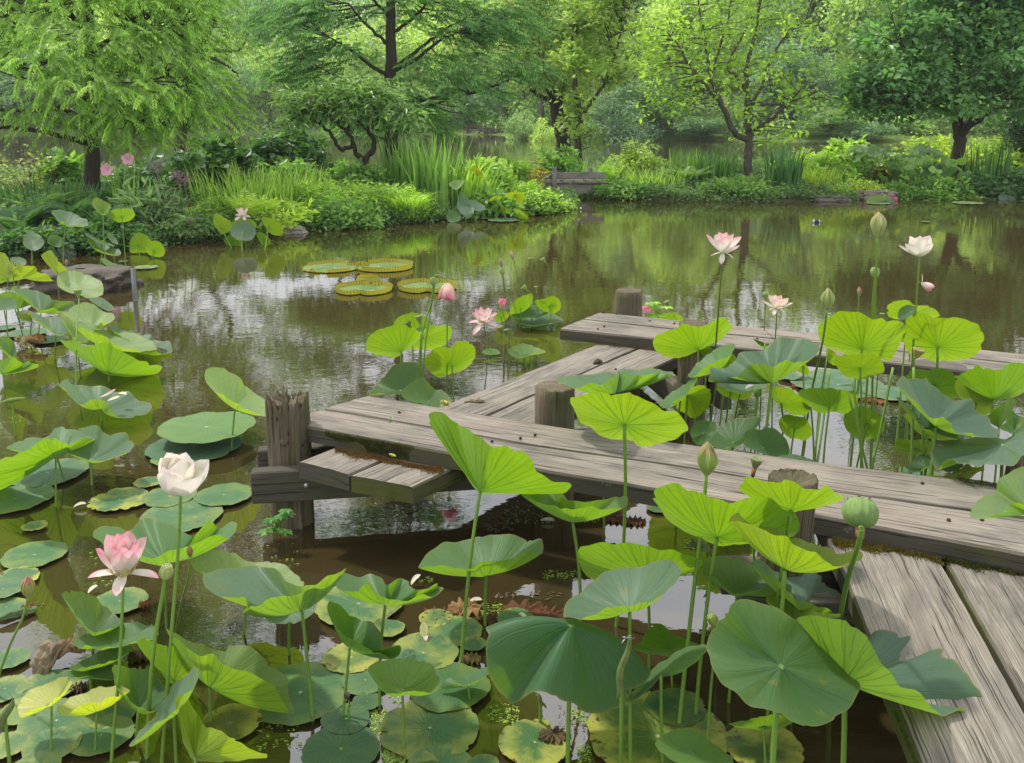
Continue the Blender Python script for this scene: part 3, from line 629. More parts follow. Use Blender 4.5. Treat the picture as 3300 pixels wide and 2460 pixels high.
def far_tree(kind, u, Y, vtop, wpx, color, label, rot=0.0, zb=None, name='woodland_tree'):
    x = (u - CX) / F_PX * Y * 1.0; zb = float(hill_z(np.array(x), np.array(Y))) if zb is None else zb
    p = at_d(u, vtop, Y); h = p.z - zb; w = wpx * Y / F_PX
    base = {'round': .88, 'tall': 0.66, 'willow': .82, 'dense': .92}[kind]
    r = empty(name, (p.x, Y, zb), label, 'tree', 'trees on the far shore'); r.rotation_euler.z = rot
    r.scale = (w / base, w / base, h)
    obj('crown', FAR[kind][0], r, color); obj('trunk', FAR[kind][1], r)
    return r
LG, MG, DG, YG, BG = (0.24, 0.31, 0.11), (0.15, 0.22, 0.085), (0.085, 0.145, 0.07), (0.24, 0.31, 0.085), (0.12, 0.19, 0.115)
for a in [
    ('willow', 730, 76, 200, 200, BG, 'blue-green willow on the far shore between the left conifers', 0.3),
    ('willow', 860, 79, 130, 180, LG, 'pale willow on the far shore left of the dark layered conifer', 1.2),
    ('round', 640, 92, 40, 260, MG, 'mid green round tree up the far slope behind the arching willow', 2.0),
    ('tall', 480, 80, 60, 220, BG, 'tall hazy tree on the far shore behind the left conifer', 0.9),
    ('dense', 250, 78, 120, 320, BG, 'wide blue-green tree across the lake behind the left conifer', 2.2),
    ('dense', 30, 76, 150, 300, BG, 'blue-green tree across the lake at the left edge', 4.0),
    ('round', -230, 78, 80, 360, MG, 'mid green tree across the lake beyond the left edge', 5.0),
    ('round', 1450, 82, 150, 240, MG, 'soft green round tree on the far shore right of the layered conifer', 1.0),
    ('willow', 1350, 76, 270, 150, LG, 'low pale willow bush on the far shore under the layered conifer', 2.6),
    ('willow', 1560, 77, 285, 170, BG, 'grey-green drooping tree at the far water edge beside the dead branches', 0.2),
    ('round', 1690, 62, 345, 150, MG, 'rounded green bush leaning over the far water left of the willow', 0.7),
    ('round', 1760, 58, 370, 130, YG, 'bright yellow-green bush at the water behind the willow trunks', 3.0),
    ('tall', 1600, 96, -40, 230, LG, 'tall pale tree on the slope above the far water', 2.0),
    ('willow', 1750, 70, -60, 260, LG, 'tall light green willow above the forked trunks', 4.4),
    ('willow', 1930, 66, 40, 240, YG, 'yellow-green willow behind the slim forked tree', 5.1),
    ('dense', 1980, 60, 290, 210, BG, 'dark blue-green tree at the water right of the slim forked tree', 0.4),
    ('dense', 2110, 62, 230, 250, DG, 'dark dense tree behind the left side of the airy tree', 1.6),
    ('round', 2260, 59, 370, 200, DG, 'low dark tree at the far shore behind the fanned limbs', 2.7),
    ('dense', 2560, 62, 160, 260, BG, 'dark green tree behind the right limbs of the airy tree', 3.6),
    ('round', 2680, 58, 345, 200, MG, 'mid green rounded tree low between the two right-hand trees', 4.5),
    ('round', 2800, 57, 390, 180, BG, 'small grey-green tree low behind the dark right-hand tree', 5.2),
    ('round', 2930, 60, 370, 170, LG, 'small pale tree under the boughs of the dark right-hand tree', 0.1),
    ('tall', 2690, 78, -30, 260, BG, 'tall bluish tree rising in the gap between the right-hand trees', 1.9),
    ('tall', 2560, 88, -90, 280, MG, 'tall mid green tree up the slope behind the airy tree', 2.4),
    ('dense', 2860, 84, -120, 300, DG, 'tall dark tree up the slope behind the dark right-hand tree', 3.3),
    ('dense', 3100, 70, 60, 300, DG, 'dense tree on the shore hidden behind the dark right-hand tree', 0.8),
    ('round', 3290, 62, 250, 260, MG, 'mid green tree on the shore at the right edge', 1.4),
    ('round', 3480, 66, 60, 320, MG, 'mid green tree on the shore beyond the right edge', 2.9),
    ('willow', 2050, 84, -110, 280, LG, 'tall pale willow up the slope behind the slim tree', 3.9),
    ('round', 2250, 92, -140, 320, MG, 'large round tree up the slope behind the airy tree', 4.9),
    ('round', 1230, 105, 60, 300, LG, 'pale round tree high on the meadow behind the layered conifer', 0.5),
    ('round', 1050, 110, -10, 320, MG, 'round tree high on the slope left of the layered conifer', 1.5),
    ('tall', 1400, 112, -80, 320, MG, 'tall tree at the top of the meadow right of the layered conifer', 2.5),
]: far_tree(*a)
rngf = np.random.default_rng(61)
for row, (dy, ht) in enumerate(((5, 9), (13, 12), (24, 13))):
    for k in range(17):
        x = -47 + k * 5.9 + rngf.uniform(-1.6, 1.6); Yk = float(hill_shore(np.array(x))) + dy + rngf.uniform(-2, 3)
        if abs(x / Yk + 0.165) < 0.045 and row: continue          # the open meadow
        zb = float(hill_z(np.array(x), np.array(Yk))); h = ht * rngf.uniform(.8, 1.25)
        kind = ('dense', 'round', 'willow', 'tall')[int(rngf.integers(0, 4))]; col = (MG, BG, LG, LG, YG)[int(rngf.integers(0, 5))]
        r = empty('woodland_tree', (x, Yk, zb), 'leafy tree in the unbroken wood covering the far slope', 'tree', 'trees in the unbroken far wood'); r.rotation_euler.z = rngf.uniform(0, 6.28)
        wd_ = rngf.uniform(6.5, 9.5); r.scale = (wd_, wd_, h); obj('crown', FAR[kind][0], r, col); obj('trunk', FAR[kind][1], r)
# the continuous wood behind them: one mass
wd = Acc(); rng = np.random.default_rng(5)
n = 2200; wx = rng.uniform(-100, 100, n); wy = rng.uniform(86, 150, n); wz = hill_z(wx, wy) + rng.uniform(0.0, 9.5, n) ** 1.0
keep = ~((np.abs(wx + 14) < 8) & (wy < 122)) & (wy > hill_shore(wx) + 12)
C = np.stack([wx, wy, wz], -1)[keep]
blob_leaves(wd, C, np.broadcast_to(np.array([2.3, 2.3, 1.6]), C.shape), 34, 0.95, 0.62, rng)
n2 = 420; wx = rng.uniform(-75, 75, n2); wy = hill_shore(wx) + rng.uniform(0.5, 5, n2); C = np.stack([wx, wy, hill_z(wx, wy) + rng.uniform(0.1, 2.2, n2)], -1)
blob_leaves(wd, C, np.broadcast_to(np.array([1.0, 0.8, 0.8]), C.shape), 60, 0.34, 0.55, rng)
tag(obj('far_woodland', wd.mesh('far_woodland', MAT['foliage'], False), None, (0.15, 0.22, 0.085)), kind='stuff')
# ================================================================== BANK PLANTS
def plant_bush(acc, h, w, rng, leaf=0.08, asp=0.5, n=None, per=40, stems=True, dome=1.0):
    n = n or int(26 * max(1, w * h * 2.2)); d = unit(rng.normal(0, 1, (n, 3))); d[:, 2] = np.abs(d[:, 2]) * dome
    C = d * np.array([w / 2, w / 2 * 0.8, h]) * rng.uniform(0.15, 0.92, (n, 1)) ** 0.5 * rng.uniform(0.8, 1.1, (n, 1))
    C[:, 2] = np.maximum(C[:, 2], 0.03); leaf = leaf * 1.3; per = int(per * .8)
    R = np.broadcast_to(np.array([0.11, 0.11, 0.08]) * (1 + w * 0.3), C.shape)
    blob_leaves(acc, C, R, per, leaf, asp, rng, 0.7, 0.1)
    return C
def plant_blades(acc, h, w, rng, n=160, wd=0.022, arch=0.35, hang=0.0, seg=5, spread=0.5):
    a = rng.uniform(0, 2 * np.pi, n); r0 = np.sqrt(rng.uniform(0, 1, n)) * w * 0.5 * spread
    base = np.stack([np.cos(a) * r0, np.sin(a) * r0, np.zeros(n)], -1)
    az = a + rng.normal(0, 0.8, n); out = np.stack([np.cos(az), np.sin(az), np.zeros(n)], -1)
    hh = h * rng.uniform(0.5, 1.05, n); reach = arch * hh * rng.uniform(0.3, 1.5, n)
    side = np.stack([-np.sin(az + rng.normal(0, .9, n)), np.cos(az), np.zeros(n)], -1); side = unit(side)
    t = np.linspace(0, 1, seg)
    P = base[:, None] + np.array([0, 0, 1.0]) * (hh[:, None] * (t[None] - hang * t[None] ** 2.6))[..., None] + out[:, None] * (reach[:, None] * t[None] ** 2)[..., None]
    wv = (wd * rng.uniform(0.6, 1.3, n))[:, None] * (1 - t[None] ** 2.2) * 0.5 + 0.0008
    V = np.stack([P - side[:, None] * wv[..., None], P + side[:, None] * wv[..., None]], 2).reshape(-1, 3)
    b = (np.arange(n)[:, None] * seg + np.arange(seg - 1)[None]).ravel() * 2
    acc.add(V, np.stack([b, b + 1, b + 3, b + 2], -1), None, None, np.repeat(np.clip(rng.normal(0.5, 0.25, n), 0, 1), seg * 2))
def plant_fern(acc, h, w, rng, n=14, pairs=18):
    for k in range(n):
        az = rng.uniform(0, 2 * np.pi); out = np.array([math.cos(az), math.sin(az), 0]); L = rng.uniform(0.7, 1.1)
        t = np.linspace(0.08, 1, pairs)[:, None]; b = out * rng.uniform(0, 0.12)
        P = b + out * (w * rng.uniform(.22, .42) * L) * t ** 1.5 + np.array([0, 0, 1.0]) * h * L * rng.uniform(.7, 1.1) * (t * 1.3 - 0.42 * t ** 2.6)
        tan = unit(np.gradient(P, axis=0)); s = unit(np.cross(tan, [0, 0, 1.0])); ln = (0.085 * w + 0.04) * np.sin(np.pi * (t[:, 0] * 0.86 + 0.14)) + 0.015
        for sg in (-1, 1):
            leaves(acc, P, unit(s * sg + tan * 0.35 - np.array([0, 0, 0.15])), unit(np.cross(s, tan) * -1 + rng.normal(0, .1, P.shape)), ln, 0.020 + 0.008 * w, np.clip(rng.normal(0.5, 0.15, pairs), 0, 1))
def plant_big(acc, h, w, rng, n=26, size=0.32):
    """umbrella plants: lobed dish leaves on stalks"""
    for k in range(n):
        a = rng.uniform(0, 2 * np.pi); r = math.sqrt(rng.uniform(0, 1)) * w / 2; c = np.array([math.cos(a) * r, math.sin(a) * r * 0.6, h * rng.uniform(0.35, 1.0)])
        nr = unit(np.array([rng.normal(0, .45), rng.normal(-.25, .4), 1.0])); x = unit(np.cross(nr, [0, 1, 0.2])); y = np.cross(nr, x); m = 20
        th = np.linspace(0, 2 * np.pi, m, endpoint=False); rr = size * rng.uniform(.6, 1.15) * 0.5 * (1 + 0.13 * np.cos(th * 7 + a) + 0.05 * np.cos(th * 15))
        rim = c + (np.cos(th) * rr)[:, None] * x + (np.sin(th) * rr)[:, None] * y + nr * 0.03 * np.cos(th * 4)[:, None]
        V = np.concatenate([[c - nr * 0.035], rim]); acc.add(V, None, np.array([(0, 1 + i, 1 + (i + 1) % m) for i in range(m)]), None, rng.uniform(0.2, 0.9))
        tube(acc, bez([c[0] * .5, c[1] * .5, 0], [c[0] * .8, c[1] * .8, c[2] * .6], c - nr * 0.035, 4), 0.008, 4, False, 0.3)
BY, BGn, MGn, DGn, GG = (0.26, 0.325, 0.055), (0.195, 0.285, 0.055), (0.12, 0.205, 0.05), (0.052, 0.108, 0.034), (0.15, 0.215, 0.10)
def plant(kind, u, Y, wpx, vtop, color, label, cat, name, seed, group=None, **k):
    rng = np.random.default_rng(seed + 300); x = (u - CX) / F_PX * Y / 1.0
    p = at_d(u, vtop, Y); x = p.x; zb = max(0.0, bank_z(x, Y)) - 0.02; h = max(0.12, p.z - zb); w = wpx * Y / F_PX
    if kind in ('bush', 'twiggy'):
        root = empty(name, (x, Y, zb), label, cat, group); acc = Acc(); C = plant_bush(acc, h, w, rng, **k)
        st = Acc()
        for c in C[::max(1, len(C) // (26 if kind == 'bush' else 60))]:
            tube(st, bez([c[0] * .25, c[1] * .25, -0.03], [c[0] * .55, c[1] * .55, c[2] * .7], c, 5), np.linspace(0.011, 0.004, 5), 4, False)
        obj('foliage', acc.mesh('foliage', MAT['foliage'], False), root, color)
        obj('stems', st.mesh('stems', MAT['bark_grey']), root); root['_h'] = h
        return root
    acc = Acc()
    if kind == 'blades': plant_blades(acc, h, w, rng, **k)
    elif kind == 'fern': plant_fern(acc, h, w, rng, **k)
    elif kind == 'big': plant_big(acc, h, w, rng, **k)
    o = obj(name, acc.mesh(name, MAT['foliage'], False), None, color); o.location = (x, Y, zb)
    return tag(o, label, cat, group)
sd_ = 0
for a in [
    # ---- left bank, front to back
    ('fern', 60, 13.2, 330, 640, DGn, 'dark fern clump at the left edge above the boulder', 'fern', 'fern', dict(n=26, pairs=22)),
    ('fern', 230, 13.6, 330, 620, DGn, 'dark fern behind the raised lotus leaves on the left bank', 'fern', 'fern', dict(n=26, pairs=22)),
    ('fern', 340, 13.3, 220, 650, DGn, 'ladder-leaved fern beside the cupped lotus leaf on the left bank', 'fern', 'fern', dict(n=16, pairs=22)),
    ('fern', 130, 14.6, 300, 610, MGn, 'mid green fern below the left conifer trunk', 'fern', 'fern', dict(n=22, pairs=20)),
    ('bush', 90, 12.75, 260, 745, DGn, 'low dark leafy plant at the water edge on the far left', 'shrub', 'waterside_plant', dict(leaf=.09, n=60)),
    ('bush', 260, 12.9, 240, 740, DGn, 'low dark leafy plant above the pale stone on the left bank', 'shrub', 'waterside_plant', dict(leaf=.09, n=60)),
    ('bush', 400, 13.3, 180, 735, DGn, 'low dark leafy plant behind the round yellow lotus leaf', 'shrub', 'waterside_plant', dict(leaf=.08, n=50)),
    ('blades', 150, 15.6, 420, 575, DGn, 'dark grassy iris drift in front of the left conifer trunk', 'iris', 'iris_clump', dict(n=420, wd=.03, arch=.4, spread=1.0)),
    ('twiggy', 90, 17.2, 260, 470, (0.19, 0.205, 0.085), 'loose pale twiggy shrub by the lake at the left edge', 'shrub', 'twiggy_shrub', dict(leaf=.07, per=9, n=120)),
    ('bush', 200, 17.6, 160, 480, MGn, 'broad-leaved shrub left of the conifer trunk', 'shrub', 'leafy_shrub', dict(leaf=.17, per=18, n=50)),
    ('blades', 395, 14.3, 120, 520, MGn, 'upright stalky clump below the pink hibiscus', 'perennial', 'hibiscus_plant', dict(n=46, wd=.03, arch=.15, spread=.6)),
    ('bush', 480, 14.1, 230, 590, GG, 'grey-green lance-leaved plant leaning over the water', 'perennial', 'lance_leaved_plant', dict(leaf=.19, asp=.2, per=26, n=80)),
    ('bush', 430, 14.9, 260, 555, DGn, 'dark leafy perennial under the left conifer', 'perennial', 'leafy_perennial', dict(leaf=.13, n=70)),
    ('blades', 600, 14.2, 300, 690, GG, 'grey-green sedge hanging into the water at the left bank', 'sedge', 'sedge_clump', dict(n=320, wd=.018, arch=1.1, hang=.95, spread=.7)),
    ('blades', 560, 14.7, 260, 640, BGn, 'yellow-green grass mound behind the hanging sedge', 'grass', 'grass_mound', dict(n=420, wd=.018, arch=.7, hang=.3, spread=.8)),
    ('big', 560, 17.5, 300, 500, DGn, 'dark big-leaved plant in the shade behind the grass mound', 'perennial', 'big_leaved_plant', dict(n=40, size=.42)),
    ('bush', 700, 18.2, 300, 440, DGn, 'dark green shrub by the lake left of the contorted tree', 'shrub', 'dark_shrub', dict(leaf=.16, n=110)),
    ('bush', 920, 19.5, 330, 415, DGn, 'dark green shrub behind the contorted tree', 'shrub', 'dark_shrub', dict(leaf=.15, n=120)),
    ('fern', 790, 14.9, 200, 600, BY, 'yellow fern-leaved plant above the lotus clump by the bank', 'fern', 'yellow_fern', dict(n=26, pairs=14)),
    ('bush', 870, 15.3, 280, 650, BY, 'golden yellow leafy mound by the small pale rock', 'shrub', 'golden_mound', dict(leaf=.10, asp=.35, n=100)),
    ('bush', 720, 15.0, 240, 640, BGn, 'bright green mound left of the golden one', 'shrub', 'green_mound', dict(leaf=.10, asp=.3, n=90)),
    ('blades', 830, 16.6, 420, 520, BGn, 'tall fresh green reeds behind the golden mound', 'reeds', 'reed_clump', dict(n=520, wd=.026, arch=.35, spread=1.0)),
    ('blades', 960, 17.0, 240, 560, BGn, 'short green reeds below the contorted tree', 'reeds', 'reed_clump', dict(n=300, wd=.022, arch=.45, spread=1.0)),
    ('bush', 1010, 16.4, 300, 580, BGn, 'bright airy perennial in the middle of the left bank', 'perennial', 'airy_perennial', dict(leaf=.09, asp=.3, n=110)),
    ('bush', 1080, 15.8, 320, 655, MGn, 'dense small-leaved mound overhanging the dark water', 'shrub', 'waterside_mound', dict(leaf=.085, n=130)),
    ('bush', 1180, 16.6, 280, 590, BGn, 'fresh green perennial left of the fountain grass', 'perennial', 'airy_perennial', dict(leaf=.09, asp=.3, n=110)),
    ('bush', 1130, 18.0, 300, 525, MGn, 'mid green shrub at the foot of the contorted tree', 'shrub', 'leafy_shrub', dict(leaf=.11, n=110)),
    ('bush', 960, 18.2, 260, 520, MGn, 'mid green shrub left of the contorted tree foot', 'shrub', 'leafy_shrub', dict(leaf=.12, n=90)),
    ('blades', 1305, 16.5, 290, 560, (0.24, 0.33, 0.06), 'pale fountain grass with blades trailing to the water', 'grass', 'fountain_grass', dict(n=620, wd=.015, arch=.7, hang=.45, spread=.35)),
    ('bush', 1295, 16.6, 180, 590, (0.24, 0.34, 0.06), 'feathery pale plumes inside the fountain grass', 'grass', 'feathery_plumes', dict(leaf=.11, asp=.13, n=80)),
    ('blades', 1400, 17.5, 250, 425, MGn, 'tallest iris clump with sword leaves on the middle bank', 'iris', 'iris_clump', dict(n=190, wd=.055, arch=.22, spread=.75)),
    ('blades', 1290, 18.2, 160, 430, MGn, 'upright iris at the base of the layered conifer', 'iris', 'iris_clump', dict(n=90, wd=.05, arch=.22, spread=.7)),
    ('blades', 1500, 17.9, 260, 470, BGn, 'arching iris leaves right of the tallest clump', 'iris', 'iris_clump', dict(n=170, wd=.05, arch=.5, hang=.2, spread=.8)),
    ('bush', 1560, 18.4, 240, 500, BGn, 'pale yellow-green shrub behind the arching iris', 'shrub', 'yellow_shrub', dict(leaf=.13, n=90)),
    ('bush', 1600, 17.4, 220, 620, MGn, 'leafy plant behind the lotus clump near the point', 'perennial', 'leafy_perennial', dict(leaf=.12, n=80)),
    ('fern', 1690, 18.3, 200, 560, BGn, 'soft fern on the point of the left bank', 'fern', 'fern', dict(n=22, pairs=16)),
    ('bush', 1710, 17.9, 260, 615, BGn, 'round bright mound of tiny leaves at the tip of the left bank', 'shrub', 'waterside_mound', dict(leaf=.07, n=130)),
    ('bush', 1790, 18.5, 130, 640, BGn, 'low creeping plant spilling into the channel', 'shrub', 'creeping_plant', dict(leaf=.06, n=50)),
    ('bush', 1725, 20.5, 80, 480, (0.34, 0.26, 0.05), 'slender shrub with orange-yellow tips by the footbridge', 'shrub', 'orange_tipped_shrub', dict(leaf=.10, asp=.3, n=30, per=12)),
    ('bush', 1660, 20.5, 120, 500, BGn, 'yellow loosestrife-like plant left of the orange-tipped shrub', 'perennial', 'yellow_perennial', dict(leaf=.12, asp=.3, n=40)),
    ('bush', 1790, 23.5, 220, 470, MGn, 'green undergrowth at the foot of the vine-covered willow', 'shrub', 'undergrowth_shrub', dict(leaf=.12, n=90)),
    ('blades', 1880, 24.5, 160, 500, GG, 'grassy tuft behind the footbridge', 'grass', 'grass_tuft', dict(n=200, wd=.025, arch=.6, spread=1.0)),
    # ---- right bank
    ('bush', 1960, 21.4, 150, 590, MGn, 'low dark-leaved plant beside the right end of the footbridge', 'shrub', 'waterside_plant', dict(leaf=.09, n=70)),
    ('bush', 2020, 20.9, 230, 602, MGn, 'dense leafy mound at the water left of the dark rock', 'shrub', 'waterside_mound', dict(leaf=.09, n=100)),
    ('fern', 1960, 22.4, 190, 520, BGn, 'fern growing by the right end of the footbridge', 'fern', 'fern', dict(n=24, pairs=18)),
    ('bush', 2060, 23.4, 280, 465, (0.20, 0.26, 0.07), 'fluffy pale shrub behind the ferns on the far bank', 'shrub', 'fluffy_shrub', dict(leaf=.10, n=120)),
    ('blades', 2110, 21.7, 240, 540, BGn, 'soft grass between the ferns on the far bank', 'grass', 'soft_grass', dict(n=420, wd=.016, arch=.5, spread=.9)),
    ('fern', 2220, 21.7, 240, 530, MGn, 'broad fern left of the iris on the far bank', 'fern', 'fern', dict(n=30, pairs=20)),
    ('blades', 2310, 22.2, 170, 470, DGn, 'dark iris left of the airy tree trunk', 'iris', 'iris_clump', dict(n=110, wd=.05, arch=.18, spread=.8)),
    ('blades', 2230, 23.2, 200, 465, MGn, 'thin iris behind the broad fern', 'iris', 'iris_clump', dict(n=100, wd=.045, arch=.25, spread=.8)),
    ('bush', 2390, 20.9, 300, 605, MGn, 'ivy-like mound covering the low edging at the water', 'shrub', 'ivy_mound', dict(leaf=.09, n=130)),
    ('big', 2400, 21.6, 220, 570, MGn, 'broad-leaved plant at the foot of the airy tree', 'perennial', 'broad_leaved_plant', dict(n=26, size=.24)),
    ('blades', 2530, 20.9, 200, 455, (0.055, 0.125, 0.045), 'big dark iris clump with bent outer blades on the far bank', 'iris', 'iris_clump', dict(n=120, wd=.06, arch=.25, spread=.55)),
    ('blades', 2545, 20.7, 200, 600, GG, 'bent outer blades drooping at the foot of the dark iris', 'iris', 'drooping_blades', dict(n=22, wd=.05, arch=1.6, hang=.9, spread=.3)),
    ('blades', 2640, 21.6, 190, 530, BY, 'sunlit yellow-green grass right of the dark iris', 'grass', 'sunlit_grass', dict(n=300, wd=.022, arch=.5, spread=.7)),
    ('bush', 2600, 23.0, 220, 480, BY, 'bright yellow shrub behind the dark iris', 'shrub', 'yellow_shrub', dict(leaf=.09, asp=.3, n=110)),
    ('bush', 2700, 22.3, 220, 500, BGn, 'bright leafy shrub in the middle of the far bank', 'shrub', 'leafy_shrub', dict(leaf=.14, n=90)),
    ('bush', 2730, 23.2, 200, 445, BGn, 'taller bright shrub behind the middle of the far bank', 'shrub', 'leafy_shrub', dict(leaf=.15, n=80)),
    ('bush', 2770, 21.0, 220, 590, BY, 'low yellow-green creeping plant above the flat slab', 'shrub', 'creeping_plant', dict(leaf=.06, n=90)),
    ('big', 2870, 22.2, 300, 480, GG, 'pale umbrella-leaved plant with big lobed leaves', 'perennial', 'umbrella_plant', dict(n=42, size=.40)),
    ('big', 2860, 21.8, 120, 495, (0.13, 0.07, 0.025), 'rust-brown leaves among the umbrella plants', 'perennial', 'rusty_leaves', dict(n=6, size=.30)),
    ('big', 2950, 21.7, 320, 510, MGn, 'green umbrella-leaved plant below the dark tree', 'perennial', 'umbrella_plant', dict(n=40, size=.34)),
    ('bush', 2900, 20.9, 130, 588, MGn, 'small round mound right of the flat slab', 'shrub', 'waterside_mound', dict(leaf=.07, n=70)),
    ('bush', 3040, 20.9, 230, 575, MGn, 'rounded leafy plant at the water under the dark tree', 'shrub', 'waterside_plant', dict(leaf=.10, n=100)),
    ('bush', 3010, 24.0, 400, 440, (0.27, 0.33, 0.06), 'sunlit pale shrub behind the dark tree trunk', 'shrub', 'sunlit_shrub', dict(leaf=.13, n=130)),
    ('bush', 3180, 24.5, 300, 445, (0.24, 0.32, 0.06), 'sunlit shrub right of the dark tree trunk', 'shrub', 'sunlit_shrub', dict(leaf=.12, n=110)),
    ('blades', 3190, 22.2, 170, 440, DGn, 'tall thin iris right of the dark tree trunk', 'iris', 'iris_clump', dict(n=90, wd=.04, arch=.12, spread=.8)),
    ('bush', 3160, 21.2, 260, 565, DGn, 'dark leafy plant above the ledge rock at the right', 'shrub', 'waterside_plant', dict(leaf=.11, n=100)),
    ('bush', 3290, 21.3, 220, 545, DGn, 'dark leafy plant at the right edge of the far bank', 'shrub', 'waterside_plant', dict(leaf=.12, n=100)),
]:
    kind, u, Y, w, vt, c, lab, cat, nm, kw = a; sd_ += 1
    plant(kind, u, Y, w, vt, c, lab, cat, nm, sd_, **kw)
# creeping ground cover over the soil
gc = Acc(); rng = np.random.default_rng(9)
for poly, n in ((LEFT_BANK, 5200), (RIGHT_BANK, 3600)):
    xs = [p[0] for p in poly]; ys = [p[1] for p in poly]
    X = rng.uniform(min(xs), max(xs), n); Y = rng.uniform(min(ys), max(ys), n); k = inside(poly, X, Y) & (np.abs(X) < Y * 0.62 + 1); X, Y = X[k], Y[k]
    Z = bank_height(poly, X, Y) + rng.uniform(0.0, 0.20, len(X))
    blob_leaves(gc, np.stack([X, Y, Z], -1), np.broadcast_to(np.array([.16, .16, .09]), (len(X), 3)), 13, 0.10, 0.5, rng)
for poly, n in ((LEFT_BANK[4:14], 1500), (RIGHT_BANK[:8], 520)):
    P = np.array(poly); sg = np.linalg.norm(np.diff(P, axis=0), axis=1); t = rng.uniform(0, sg.sum(), n); L = np.concatenate([[0], np.cumsum(sg)])
    X = np.interp(t, L, P[:, 0]); Y = np.interp(t, L, P[:, 1]) + rng.uniform(-.05, .55, n); Z = rng.uniform(.02, .30, n) * (0.6 + .4 * np.sin(X * 2.3))
    blob_leaves(gc, np.stack([X, Y, np.maximum(Z, .04)], -1), np.broadcast_to(np.array([.13, .13, .09]), (n, 3)), 15, 0.085, 0.5, rng)
tag(obj('ground_cover', gc.mesh('ground_cover', MAT['foliage'], False), None, (0.075, 0.13, 0.04)), kind='stuff')

# ------------------------------------------------------------------ rocks
def rock(u0, v0, u1, v1, Y, label, color, seed, flat=1.0, depth=0.8, name='rock'):
    """box in the picture u0..u1, v0..v1 at depth Y"""
    rng = np.random.default_rng(seed); a = at_d(u0, v1, Y); b = at_d(u1, v0, Y)
    w = b.x - a.x; h = max(0.06, b.z - max(-0.02, min(a.z, 0.02)))
    n, m = 84, 44; th = np.linspace(0, 2 * np.pi, n, endpoint=False); ph = np.linspace(0.02, np.pi - 0.02, m)
    TH, PH = np.meshgrid(th, ph); d = np.stack([np.cos(TH) * np.sin(PH), np.sin(TH) * np.sin(PH), np.cos(PH)], -1)
    e = np.sign(d) * np.abs(d) ** (0.62 if flat < 1 else 0.78)
    off = np.array([[mnoise.fractal(Vector(x * 1.7) + Vector((seed * 3.1, 0, 0)), 0.7, 2.2, 7) for x in r] for r in d])
    lay = 0.05 * np.sin(e[..., 2] * 9 + off * 3)
    P = e * (1 + 0.30 * off + lay)[..., None] * np.array([w / 2, w / 2 * depth, h * flat])
    i = (np.arange(m - 1)[:, None] * n + np.arange(n)[None]); j = (np.arange(m - 1)[:, None] * n + (np.arange(n)[None] + 1) % n)
    Q = np.stack([i, j, j + n, i + n], -1).reshape(-1, 4)[:, ::-1]
    o = obj(name, mesh_np(name, P.reshape(-1, 3), Q, MAT['rock']), None, color); o.location = ((a.x + b.x) / 2, Y, 0.0)
    return tag(o, label, 'rock')
BR, DK = (0.135, 0.118, 0.095), (0.085, 0.08, 0.075)
rock(105, 868, 420, 968, 10.3, 'large flat brown boulder in the water behind the left lotus leaves', BR, 1, 0.9, 0.7, 'boulder')
rock(-120, 895, 95, 950, 10.8, 'grey-brown boulder at the left edge beside the large one', BR, 2, 0.9, 0.8, 'boulder')
rock(190, 785, 236, 832, 12.6, 'pale upright stone on the left bank among lotus stems', (0.36, 0.36, 0.33), 3, 1.0, 0.7)
rock(908, 735, 985, 765, 14.9, 'small pale rock at the foot of the golden mound', (0.36, 0.32, 0.27), 4, 0.9, 0.6)
rock(2268, 606, 2314, 660, 20.6, 'dark knobbly rock standing at the water on the far bank', DK, 5, 1.0, 0.9)
rock(2460, 640, 2506, 656, 20.2, 'low rounded rock at the foot of the dark iris', (0.13, 0.11, 0.09), 6, 0.9)
rock(2503, 634, 2545, 655, 20.25, 'dark rounded rock touching the low one below the iris', DK, 7, 0.9)
rock(2605, 628, 2728, 656, 20.2, 'long low grey rock right of the dark iris', (0.17, 0.155, 0.13), 8, 0.8, 0.5)
rock(2752, 612, 2875, 645, 20.6, 'flat squared brown slab on the far bank', (0.26, 0.225, 0.18), 9, 0.9, 0.5, 'stone_slab')
rock(3095, 598, 3212, 628, 21.0, 'dark ledge rock under the leafy plant at the right', DK, 10, 0.9, 0.6)
rock(3222, 596, 3330, 628, 21.1, 'dark ledge rock at the right edge of the far bank', DK, 11, 0.9, 0.6)
# timber edging seen behind the ivy mound
ed = empty('timber_edging', at_d(2390, 620, 20.75), 'short weathered timber edging behind the ivy-like mound', 'edging')
for k in range(11):
    c = at_d(2350 + k * 12.5, 612, 20.75); acc = Acc(); tube(acc, np.array([(0, 0, -.3), (0, 0, 0.02 + 0.03 * math.sin(k * 2.1))]), 0.042, 8)
    o = obj('stake', acc.mesh('stake', MAT['beam']), ed); o.location = c - Vector(ed.location)

